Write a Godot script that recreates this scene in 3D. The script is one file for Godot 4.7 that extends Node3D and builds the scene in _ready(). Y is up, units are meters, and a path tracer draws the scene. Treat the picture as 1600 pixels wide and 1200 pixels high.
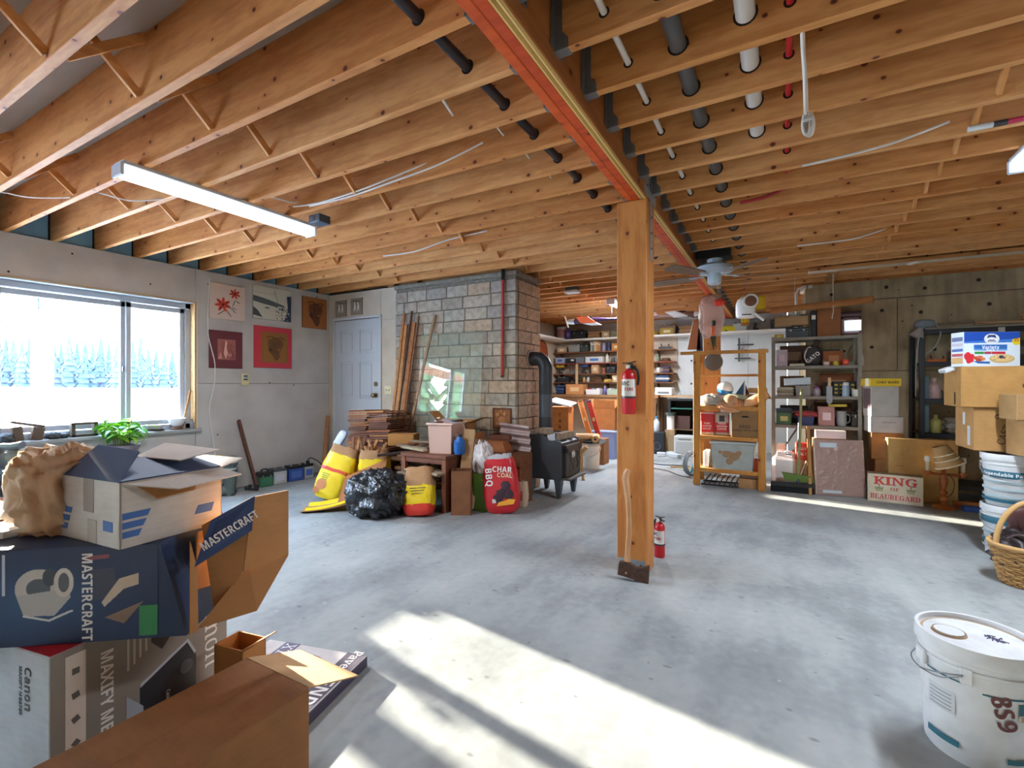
extends Node3D
# u runs along the joists (away from the window wall), v runs along the beam (into the room), y is up; P() turns them into a point.
const JB := 2.441   # underside of the joists
const DK := 2.727   # underside of the floor deck above
const BB := 2.376   # underside of the beam
var mats := {}
var meshes := {}
var T := {}
var R := RandomNumberGenerator.new()
var MONO: SystemFont
var SANS: SystemFont
var SERIF: SystemFont
const Z := Vector3.ZERO

func P(u: float, y: float, v: float) -> Vector3:
	return Vector3(u, y, -v)

class B:
	var st := SurfaceTool.new()
	func _init():
		st.begin(Mesh.PRIMITIVE_TRIANGLES)
		st.set_smooth_group(-1)
	func smooth(g: int):
		st.set_smooth_group(g)
	func tri(a: Vector3, b: Vector3, c: Vector3):
		st.add_vertex(a); st.add_vertex(b); st.add_vertex(c)
	func quad(a: Vector3, b: Vector3, c: Vector3, d: Vector3):
		tri(a, b, c); tri(a, c, d)
	func out(p: Array, c: Vector3):   # a convex face turned away from c
		var m := Z
		for q in p: m += q
		m /= p.size()
		var n: Vector3 = (p[0] - p[2]).cross(p[0] - p[1])
		if n.dot(m - c) < 0: p.reverse()
		for i in range(1, p.size() - 1): tri(p[0], p[i], p[i + 1])
	func box(c: Vector3, s: Vector3, b := 0.0, t := Basis()) -> B:
		var h := s / 2
		b = minf(b, minf(h.x, minf(h.y, h.z)) * 0.9)
		st.set_smooth_group(-1)
		var V := func(sg: Vector3, ax: int) -> Vector3:
			var q := h
			for k in 3:
				if k != ax: q[k] -= b
			return c + t * (q * sg)
		for ax in 3:
			var a := (ax + 1) % 3
			var d := (ax + 2) % 3
			for s0 in [-1.0, 1.0]:
				var f := []
				for w in [[-1, -1], [1, -1], [1, 1], [-1, 1]]:
					var g := Vector3()
					g[ax] = s0; g[a] = w[0]; g[d] = w[1]
					f.append(V.call(g, ax))
				out(f, c)
			if b > 0.0:
				for s1 in [-1.0, 1.0]:
					for s2 in [-1.0, 1.0]:
						var f := []
						for w in [[-1, ax], [1, ax], [1, a], [-1, a]]:
							var g := Vector3()
							g[ax] = s1; g[a] = s2; g[d] = w[0]
							f.append(V.call(g, w[1]))
						out(f, c)
		if b > 0.0:
			for sx in [-1.0, 1.0]:
				for sy in [-1.0, 1.0]:
					for sz in [-1.0, 1.0]:
						var g := Vector3(sx, sy, sz)
						out([V.call(g, 0), V.call(g, 1), V.call(g, 2)], c)
		return self
	func hexa(p: Array) -> B:   # eight corners: four below, four above, both in turn
		var c := Z
		for q in p: c += q / 8.0
		st.set_smooth_group(-1)
		out([p[0], p[1], p[2], p[3]], c); out([p[4], p[5], p[6], p[7]], c)
		for i in 4: out([p[i], p[(i + 1) % 4], p[4 + (i + 1) % 4], p[4 + i]], c)
		return self
	func bar(a: Vector3, b: Vector3, w: float, h: float, up := Vector3.UP, bev := 0.0) -> B:
		var x := (b - a).normalized()
		if absf(x.dot(up)) > 0.98: up = Vector3.RIGHT
		var z := x.cross(up).normalized()
		box((a + b) / 2, Vector3((b - a).length(), h, w), bev, Basis(x, z.cross(x), z))
		return self
	func lathe(pr: Array, seg := 24, t := Transform3D(), squash := 1.0) -> B:
		var g := 1
		var last := Vector2.ZERO
		for i in pr.size() - 1:
			var p: Vector2 = pr[i]
			var q: Vector2 = pr[i + 1]
			var dir := (q - p).normalized()
			if i > 0 and last.dot(dir) < 0.77: g += 1
			last = dir
			st.set_smooth_group(g)
			for k in seg:
				var a0 := TAU * k / seg
				var a1 := TAU * (k + 1) / seg
				var pa := t * Vector3(cos(a0) * p.x, p.y, sin(a0) * p.x * squash)
				var pb := t * Vector3(cos(a1) * p.x, p.y, sin(a1) * p.x * squash)
				var qa := t * Vector3(cos(a0) * q.x, q.y, sin(a0) * q.x * squash)
				var qb := t * Vector3(cos(a1) * q.x, q.y, sin(a1) * q.x * squash)
				if p.x > 1e-5: tri(pa, pb, qb)
				if q.x > 1e-5: tri(pa, qb, qa)
		st.set_smooth_group(-1)
		return self
	func tube(pts: Array, r, seg := 8, closed := false) -> B:
		var n := pts.size()
		var rings := []
		var side := Vector3.UP
		for i in n:
			var d: Vector3 = (pts[(i + 1) % n] - pts[(i - 1 + n) % n]) if closed else (pts[mini(i + 1, n - 1)] - pts[maxi(i - 1, 0)])
			d = d.normalized()
			if i == 0: side = d.cross(Vector3.UP if absf(d.y) < 0.9 else Vector3.RIGHT)
			side = (side - d * side.dot(d)).normalized()
			var other := d.cross(side)
			var rr: float = r[i] if r is Array else r
			var ring := []
			for k in seg:
				var a := TAU * k / seg
				ring.append(pts[i] + (side * cos(a) + other * sin(a)) * rr)
			rings.append(ring)
		st.set_smooth_group(1)
		for i in (n if closed else n - 1):
			var A: Array = rings[i]
			var C: Array = rings[(i + 1) % n]
			for k in seg:
				var k2 := (k + 1) % seg
				quad(A[k], C[k], C[k2], A[k2])
		if not closed:
			st.set_smooth_group(-1)
			for k in range(1, seg - 1):
				tri(rings[0][0], rings[0][k], rings[0][k + 1])
				tri(rings[n - 1][0], rings[n - 1][k + 1], rings[n - 1][k])
		st.set_smooth_group(-1)
		return self
	func prism(poly: Array, d: float, t := Transform3D()) -> B:   # outline in x, y, thickness d across z
		var pv := PackedVector2Array(poly)
		var area := 0.0
		for i in pv.size(): area += pv[i].cross(pv[(i + 1) % pv.size()])
		if area < 0: pv.reverse()
		var ix := Geometry2D.triangulate_polygon(pv)
		st.set_smooth_group(-1)
		for k in range(0, ix.size(), 3):
			var a := pv[ix[k]]
			var b := pv[ix[k + 1]]
			var c := pv[ix[k + 2]]
			if (b - a).cross(c - a) < 0:
				var w := b
				b = c; c = w
			tri(t * Vector3(a.x, a.y, d / 2), t * Vector3(c.x, c.y, d / 2), t * Vector3(b.x, b.y, d / 2))
			tri(t * Vector3(a.x, a.y, -d / 2), t * Vector3(b.x, b.y, -d / 2), t * Vector3(c.x, c.y, -d / 2))
		for i in pv.size():
			var a := pv[i]
			var b := pv[(i + 1) % pv.size()]
			quad(t * Vector3(a.x, a.y, d / 2), t * Vector3(b.x, b.y, d / 2), t * Vector3(b.x, b.y, -d / 2), t * Vector3(a.x, a.y, -d / 2))
		return self
	func grid(f: Callable, nu: int, nv: int, th := 0.0) -> B:   # f(s, t) with s, t in 0..1; th > 0 makes a sheet with a back and rims
		var p := []
		for i in nu + 1:
			var row := []
			for j in nv + 1: row.append(f.call(float(i) / nu, float(j) / nv))
			p.append(row)
		st.set_smooth_group(1)
		for i in nu:
			for j in nv: quad(p[i][j], p[i][j + 1], p[i + 1][j + 1], p[i + 1][j])
		if th > 0.0:
			var q := []
			for i in nu + 1:
				var row := []
				for j in nv + 1:
					var a: Vector3 = p[mini(i + 1, nu)][j] - p[maxi(i - 1, 0)][j]
					var b: Vector3 = p[i][mini(j + 1, nv)] - p[i][maxi(j - 1, 0)]
					row.append(p[i][j] - b.cross(a).normalized() * th * -1.0)
				q.append(row)
			st.set_smooth_group(2)
			for i in nu:
				for j in nv: quad(q[i][j], q[i + 1][j], q[i + 1][j + 1], q[i][j + 1])
			st.set_smooth_group(-1)
			for i in nu:
				quad(p[i][0], p[i + 1][0], q[i + 1][0], q[i][0]); quad(p[i][nv], q[i][nv], q[i + 1][nv], p[i + 1][nv])
			for j in nv:
				quad(p[0][j], q[0][j], q[0][j + 1], p[0][j + 1]); quad(p[nu][j], p[nu][j + 1], q[nu][j + 1], q[nu][j])
		st.set_smooth_group(-1)
		return self
	func blob(c: Vector3, r: Vector3, amp := 0.0, freq := 3.0, seed_ := 1, e := 0.7, seg := 28, flat := -9.0) -> B:   # a stuffed shape: rounded, squared by e, crumpled by noise
		var nz := FastNoiseLite.new()
		nz.seed = seed_; nz.frequency = freq
		nz.noise_type = FastNoiseLite.TYPE_SIMPLEX; nz.fractal_octaves = 3
		nz.fractal_type = FastNoiseLite.FRACTAL_RIDGED
		var f := func(s: float, t: float) -> Vector3:
			var la := (s - 0.5) * PI
			var lo := t * TAU
			var d := Vector3(cos(la) * cos(lo), sin(la), cos(la) * sin(lo))
			var k := Vector3(signf(d.x) * pow(absf(d.x), e), signf(d.y) * pow(absf(d.y), e), signf(d.z) * pow(absf(d.z), e))
			var q := k * r * (1.0 + amp * nz.get_noise_3dv(d))
			q.y = maxf(q.y, flat)
			return c + q
		return grid(f, seg, seg * 2)
	func mesh() -> ArrayMesh:
		st.generate_normals()
		st.index()
		return st.commit()

# ---------- materials ----------
func seamless(w: int, h: int, freq: float, oct: int, sd: int, ridged := false) -> Image:
	var n := FastNoiseLite.new()
	n.seed = sd; n.frequency = freq; n.fractal_octaves = oct
	n.noise_type = FastNoiseLite.TYPE_SIMPLEX_SMOOTH
	if ridged: n.fractal_type = FastNoiseLite.FRACTAL_RIDGED
	return n.get_seamless_image(w, h)

func gray(name_: String, size: int, layers: Array, ramp: Array):   # layers: [stretch x, stretch y, freq, octaves, weight, power]
	var acc := PackedFloat32Array()
	acc.resize(size * size)
	var sd := 11 + name_.hash() % 97
	for L in layers:
		var im := seamless(maxi(8, int(size / L[0])), maxi(8, int(size / L[1])), L[2], L[3], sd)
		sd += 7
		im.resize(size, size, Image.INTERPOLATE_CUBIC)
		im.convert(Image.FORMAT_L8)
		var d := im.get_data()
		for i in d.size(): acc[i] += L[4] * pow(d[i] / 255.0, L[5])
	var total := 0.0
	for L in layers: total += absf(L[4])
	var lut := []
	for k in 256:
		var t := k / 255.0
		var c: Color = ramp[0][1]
		for j in ramp.size() - 1:
			if t >= ramp[j][0]: c = (ramp[j][1] as Color).lerp(ramp[j + 1][1], clampf((t - ramp[j][0]) / (ramp[j + 1][0] - ramp[j][0]), 0, 1))
		lut.append(c)
	var bytes := PackedByteArray()
	bytes.resize(size * size * 3)
	for i in acc.size():
		var c: Color = lut[clampi(int(acc[i] / total * 255.0), 0, 255)]
		bytes[i * 3] = c.r8; bytes[i * 3 + 1] = c.g8; bytes[i * 3 + 2] = c.b8
	var img := Image.create_from_data(size, size, false, Image.FORMAT_RGB8, bytes)
	return img

func spot(img: Image, x: float, y: float, rx: float, ry: float, c: Color, soft := 0.5):
	var w := img.get_width()
	var h := img.get_height()
	for j in range(int(y - ry), int(y + ry) + 1):
		for i in range(int(x - rx), int(x + rx) + 1):
			var d := Vector2((i - x) / rx, (j - y) / ry).length()
			if d < 1.0:
				var px := posmod(i, w)
				var py := posmod(j, h)
				img.set_pixel(px, py, img.get_pixel(px, py).lerp(c, clampf((1.0 - d) / soft, 0, 1) * c.a))

func g(v: float) -> Color:
	return Color(v, v, v)

func make_textures():
	var W := Color.WHITE
	var grain: Image = gray("grain", 512, [[14, 1, 0.03, 3, 1.0, 1.0], [5, 1, 0.09, 2, 0.5, 1.0], [1.5, 1.5, 0.006, 3, 0.6, 1.0]], [[0.0, Color(0.8, 0.71, 0.62)], [0.38, Color(0.88, 0.82, 0.75)], [0.58, Color(0.95, 0.93, 0.9)], [1.0, W]])
	R.seed = 5
	for k in 17:
		var x := R.randf() * 512
		var y := R.randf() * 512
		var s := R.randf_range(3.0, 9.0)
		spot(grain, x, y, s * 3.2, s * 1.5, Color(0.78, 0.62, 0.48, 0.5), 0.9)
		spot(grain, x, y, s * 0.85, s * 0.7, Color(0.36, 0.2, 0.12, 0.9), 0.5)
	T.grain = ImageTexture.create_from_image(grain)
	var gv: Image = grain.duplicate()
	gv.rotate_90(CLOCKWISE)
	T.grainv = ImageTexture.create_from_image(gv)
	T.blotch = ImageTexture.create_from_image(gray("blotch", 256, [[1, 1, 0.012, 4, 1.0, 1.0]], [[0.0, g(0.9)], [0.5, g(0.96)], [1.0, W]]))
	T.card = ImageTexture.create_from_image(gray("card", 256, [[6, 1, 0.12, 2, 0.5, 1.0], [1, 1, 0.01, 4, 1.0, 1.0]], [[0.0, g(0.86)], [0.5, g(0.94)], [1.0, W]]))
	T.block = ImageTexture.create_from_image(gray("block", 256, [[1, 1, 0.2, 2, 0.7, 1.0], [1, 1, 0.02, 4, 1.0, 1.0]], [[0.1, Color(0.72, 0.7, 0.68)], [0.5, Color(0.9, 0.88, 0.86)], [0.9, W]]))
	var fl: Image = gray("floor", 1024, [[1, 1, 0.004, 5, 1.0, 1.0], [1, 4, 0.02, 4, 0.5, 1.0], [1, 1, 0.06, 3, 0.35, 1.0]], [[0.15, Color(0.72, 0.73, 0.73)], [0.42, Color(0.83, 0.84, 0.85)], [0.55, Color(0.9, 0.91, 0.91)], [0.85, W]])
	for k in 420:
		var s := R.randf_range(1.0, 2.6)
		var bright := R.randf() < 0.35
		spot(fl, R.randf() * 1024, R.randf() * 1024, s * R.randf_range(0.7, 2.5), s, Color(1, 1, 1, 0.8) if bright else Color(0.5, 0.5, 0.49, 0.45), 0.6)
	for k in 60:
		var x := R.randf() * 1024
		var y := R.randf() * 1024
		var a := R.randf() * TAU
		var n := R.randi_range(14, 60)
		for i in n: spot(fl, x + cos(a + i * 0.02) * i * 1.6, y + sin(a + i * 0.02) * i * 1.6, 1.4, 1.4, Color(0.7, 0.7, 0.7, 0.22) if k % 3 else Color(0.97, 0.97, 0.97, 0.25), 0.8)
	T.floor = ImageTexture.create_from_image(fl)
	var cw: Image = gray("conc", 1024, [[1, 1, 0.005, 5, 1.0, 1.0], [1, 8, 0.03, 3, 0.5, 1.0], [1, 1, 0.15, 2, 0.25, 1.0]], [[0.15, Color(0.68, 0.65, 0.61)], [0.45, Color(0.84, 0.82, 0.79)], [0.6, Color(0.92, 0.9, 0.87)], [0.9, W]])
	for k in 60: spot(cw, R.randf() * 1024, R.randf() * 1024, R.randf_range(1.5, 4.5), R.randf_range(1.5, 4), Color(0.25, 0.22, 0.2, 0.8), 0.6)
	T.conc = ImageTexture.create_from_image(cw)
	T.crumple = ImageTexture.create_from_image(seamless(256, 256, 0.02, 4, 3, true))
	T.fine = ImageTexture.create_from_image(seamless(256, 256, 0.12, 3, 9))

func M(c, rough := 0.8, tex := "", sc := 1.0, o := {}) -> StandardMaterial3D:
	var key := str(c, rough, tex, sc, o)
	if mats.has(key): return mats[key]
	var m := StandardMaterial3D.new()
	m.albedo_color = Color(c) if c is String else c
	m.roughness = rough
	m.metallic = o.get("metal", 0.0)
	if tex:
		m.albedo_texture = T[tex]
		m.uv1_triplanar = true
		m.uv1_scale = Vector3.ONE * sc
		m.uv1_offset = o.get("off", Z)
		m.uv1_world_triplanar = o.get("world", false)
	if o.has("bump"):
		m.uv1_triplanar = true
		if not tex: m.uv1_scale = Vector3.ONE * sc
		m.heightmap_enabled = true
		m.heightmap_texture = T[o.bump]
		m.heightmap_scale = o.get("bs", 0.3)
	if o.has("alpha"):
		m.transparency = BaseMaterial3D.TRANSPARENCY_ALPHA
		m.albedo_color.a = o.alpha
	if o.has("back"):
		m.backlight_enabled = true
		m.backlight = o.back
	if o.has("emit"):
		m.emission_enabled = true
		m.emission = o.emit
		m.emission_energy_multiplier = o.get("e", 1.0)
	if o.has("spec"): m.metallic_specular = o.spec
	if o.has("coat"):
		m.clearcoat_enabled = true
		m.clearcoat = o.coat
		m.clearcoat_roughness = 0.1
	mats[key] = m
	return m

func card_mat(c := "b98a5a") -> StandardMaterial3D:
	return M(c, 0.85, "card", 2.5)
func wood(c := "c99a62", vertical := false, k := 0) -> StandardMaterial3D:
	return M(c, 0.7, "grainv" if vertical else "grain", 0.9, {"off": Vector3(0.37, 0.23, 0.61) * k})
func steel(c := "9aa0a4", r := 0.4) -> StandardMaterial3D:
	return M(c, r, "", 1.0, {"metal": 0.85})

# ---------- nodes ----------
func put(n: String, mesh: Mesh, m: Material, parent: Node, at := Z, rot := Z) -> MeshInstance3D:
	var o := MeshInstance3D.new()
	o.name = n
	o.mesh = mesh
	o.material_override = m
	o.position = at
	o.rotation_degrees = rot
	parent.add_child(o, true)
	return o
func thing(n: String, label: String, cat: String, at: Vector3, turn := 0.0, group := "") -> Node3D:
	var o := Node3D.new()
	o.name = n
	add_child(o, true)
	o.position = at
	o.rotation_degrees.y = turn
	return tag(o, label, cat, group)
func tag(o: Node3D, label: String, cat: String, group := "") -> Node3D:
	o.set_meta("label", label)
	o.set_meta("category", cat)
	if group: o.set_meta("group", group)
	return o
func solo(n: String, label: String, cat: String, mesh: Mesh, m: Material, at := Z, rot := Z, group := "") -> Node3D:
	return tag(put(n, mesh, m, self, at, rot), label, cat, group)
func struct(n: String, mesh: Mesh, m: Material, at := Z) -> MeshInstance3D:
	var o := put(n, mesh, m, self, at)
	o.set_meta("kind", "structure")
	return o
func bx(w: float, h: float, d: float, b := 0.003) -> ArrayMesh:
	var key := "bx%.4f,%.4f,%.4f,%.4f" % [w, h, d, b]
	if not meshes.has(key): meshes[key] = B.new().box(Z, Vector3(w, h, d), b).mesh()
	return meshes[key]
func rod(pts: Array, r, seg := 8, closed := false) -> ArrayMesh:
	return B.new().tube(pts, r, seg, closed).mesh()
func turned(pr: Array, seg := 24, t := Transform3D()) -> ArrayMesh:
	return B.new().lathe(pr, seg, t).mesh()
func V2(a: Array) -> Array:
	var r := []
	for i in range(0, a.size(), 2): r.append(Vector2(a[i], a[i + 1]))
	return r
func curve(pts: Array, n := 24) -> Array:   # a smooth path through pts
	var c := Curve3D.new()
	for i in pts.size():
		var t: Vector3 = (pts[mini(i + 1, pts.size() - 1)] - pts[maxi(i - 1, 0)]) / 6.0
		c.add_point(pts[i], -t, t)
	var r := []
	for i in n + 1: r.append(c.sample_baked(c.get_baked_length() * i / n, true))
	return r
func text_mesh(s: String, h: float, font: Font, depth := 0.0008) -> ArrayMesh:
	var tm := TextMesh.new()
	tm.text = s
	tm.font = font
	tm.font_size = 48
	tm.pixel_size = h / 34.0
	tm.depth = depth
	var am := ArrayMesh.new()
	var arr := tm.get_mesh_arrays()
	for i in tm.get_surface_count():
		am.add_surface_from_arrays(Mesh.PRIMITIVE_TRIANGLES, tm.surface_get_arrays(i))
	return am
func txt(parent: Node, s: String, h: float, at: Vector3, m: Material, rot := Z, font: Font = null, wide := 1.0) -> MeshInstance3D:
	var o := put("lettering", text_mesh(s, h, font if font else SANS), m, parent, at, rot)
	o.scale.x = wide
	return o
func bent(parent: Node, s: String, h: float, r: float, a0: float, y: float, m: Material, roll := 0.0, font: Font = null):   # lettering wrapped round a drum of radius r
	var src := text_mesh(s, h, font if font else SANS, 0.0006)
	var am := ArrayMesh.new()
	var tw := Transform2D(deg_to_rad(roll), Vector2.ZERO)
	for i in src.get_surface_count():
		var a := src.surface_get_arrays(i)
		var vs: PackedVector3Array = a[Mesh.ARRAY_VERTEX]
		for k in vs.size():
			var q := tw * Vector2(vs[k].x, vs[k].y)
			var an := a0 + q.x / r
			var rr := r + vs[k].z + 0.0006
			vs[k] = Vector3(sin(an) * rr, y + q.y, cos(an) * rr)
		a[Mesh.ARRAY_VERTEX] = vs
		a[Mesh.ARRAY_NORMAL] = null
		a[Mesh.ARRAY_TANGENT] = null
		am.add_surface_from_arrays(Mesh.PRIMITIVE_TRIANGLES, a)
	put("lettering", am, m, parent)
func flat(parent: Node, n: String, w: float, h: float, at: Vector3, m: Material, rot := Z) -> MeshInstance3D:   # a print or sticker: a very thin board
	return put(n, bx(w, h, 0.0012, 0.0), m, parent, at, rot)

# ---------- pictures for prints ----------
func canvas(w: int, h: int, c: Color) -> Image:
	var im := Image.create(w, h, false, Image.FORMAT_RGB8)
	im.fill(c)
	return im
func ipoly(im: Image, a: Array, c: Color):
	var p := PackedVector2Array(V2(a))
	var lo := p[0]
	var hi := p[0]
	for q in p:
		lo = lo.min(q); hi = hi.max(q)
	for y in range(maxi(0, int(lo.y)), mini(im.get_height(), int(hi.y) + 1)):
		for x in range(maxi(0, int(lo.x)), mini(im.get_width(), int(hi.x) + 1)):
			if Geometry2D.is_point_in_polygon(Vector2(x + 0.5, y + 0.5), p): im.set_pixel(x, y, c)
func iline(im: Image, a: Array, w: float, c: Color):
	var p := V2(a)
	for i in p.size() - 1:
		var d: Vector2 = p[i + 1] - p[i]
		var n := int(d.length()) + 1
		for k in n + 1:
			var q: Vector2 = p[i] + d * k / n
			im.fill_rect(Rect2i(int(q.x - w / 2), int(q.y - w / 2), maxi(1, int(w)), maxi(1, int(w))), c)
func iell(im: Image, x: float, y: float, rx: float, ry: float, c: Color, turn := 0.0):
	var m := int(maxf(rx, ry)) + 1
	for j in range(-m, m + 1):
		for i in range(-m, m + 1):
			var q := Vector2(i, j).rotated(-turn)
			var px := int(x) + i
			var py := int(y) + j
			if (q.x / rx) * (q.x / rx) + (q.y / ry) * (q.y / ry) <= 1.0 and px >= 0 and py >= 0 and px < im.get_width() and py < im.get_height(): im.set_pixel(px, py, c)
func printed(im: Image, rough := 0.6) -> StandardMaterial3D:
	var m := StandardMaterial3D.new()
	m.albedo_texture = ImageTexture.create_from_image(im)
	m.roughness = rough
	m.texture_repeat = false
	return m
func board(w: float, h: float, d: float) -> ArrayMesh:   # a thin board whose front and back carry a picture
	var st := SurfaceTool.new()
	st.begin(Mesh.PRIMITIVE_TRIANGLES)
	st.set_smooth_group(-1)
	var bm := BoxMesh.new()
	bm.size = Vector3(w, h, d)
	var a := bm.get_mesh_arrays()
	var vs: PackedVector3Array = a[Mesh.ARRAY_VERTEX]
	var uv: PackedVector2Array = a[Mesh.ARRAY_TEX_UV]
	for i in vs.size(): uv[i] = Vector2(clampf(vs[i].x / w + 0.5, 0.004, 0.996), clampf(0.5 - vs[i].y / h, 0.004, 0.996))
	a[Mesh.ARRAY_TEX_UV] = uv
	var am := ArrayMesh.new()
	am.add_surface_from_arrays(Mesh.PRIMITIVE_TRIANGLES, a)
	return am


func _ready():
	# ---- camera ----
	var cam := Camera3D.new()
	cam.name = "camera"
	add_child(cam)
	cam.position = Vector3(0, 1.205, 0)
	cam.rotation_degrees = Vector3(0, 29.54, 0)
	cam.fov = rad_to_deg(2.0 * atan(600.0 / 744.0))
	cam.near = 0.05
	cam.far = 400.0
	cam.current = true
	# ---- sky, sun, exposure ----
	var env := Environment.new()
	env.background_mode = Environment.BG_SKY
	var sky := Sky.new()
	var sm := ProceduralSkyMaterial.new()
	sm.sky_top_color = Color("9dbbe0")
	sm.sky_horizon_color = Color("e9f1fa")
	sm.sky_curve = 0.25
	sm.ground_bottom_color = Color("c9d2dc")
	sm.ground_horizon_color = Color("e4ebf2")
	sm.sky_energy_multiplier = 4.3
	sm.ground_energy_multiplier = 4.0
	sky.sky_material = sm
	env.sky = sky
	env.tonemap_mode = Environment.TONE_MAPPER_LINEAR
	env.tonemap_exposure = 1.9
	env.sdfgi_enabled = true
	env.ssao_enabled = true
	env.ssil_enabled = true
	var we := WorldEnvironment.new()
	we.name = "world_environment"
	we.environment = env
	add_child(we)
	var sun := DirectionalLight3D.new()
	sun.name = "sun"
	add_child(sun)
	sun.look_at_from_position(Z, P(1.0, -0.218, -0.16), Vector3.UP)
	sun.light_color = Color("fff3e0")
	sun.light_energy = 8.0
	sun.light_angular_distance = 0.6
	sun.shadow_enabled = true
	# ---- the place ----
	MONO = SystemFont.new(); MONO.font_names = PackedStringArray(["Droid Sans Mono"])
	SANS = SystemFont.new(); SANS.font_names = PackedStringArray(["Droid Sans"]); SANS.font_weight = 700
	SERIF = SystemFont.new(); SERIF.font_names = PackedStringArray(["Droid Serif"])
	make_textures()
	shell()
	ceiling()
	chimney()
	lamps()
	outdoors()
	s_wall_art()
	s_sill()
	s_floor_left()
	s_near_pile()
	s_pile()
	s_stove()
	s_post_things()
	s_workshop()
	s_rack()
	s_post_tools()
	s_metal_shelf()
	s_right_stack()
	s_basket()
	s_front_pail()
	s_services()

func rects(fr: Array, th: float) -> ArrayMesh:   # slabs [x0, x1, y0, y1] in the x, y plane, thickness th backwards from z = 0
	var b := B.new()
	for r in fr: b.box(Vector3((r[0] + r[1]) / 2, (r[2] + r[3]) / 2, -th / 2), Vector3(r[1] - r[0], r[3] - r[2], th))
	return b.mesh()

func wall(n: String, at: Vector3, turn: float, fr: Array, th: float, m: Material) -> MeshInstance3D:
	var o := struct(n, rects(fr, th), m, at)
	o.rotation_degrees.y = turn
	return o

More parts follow.
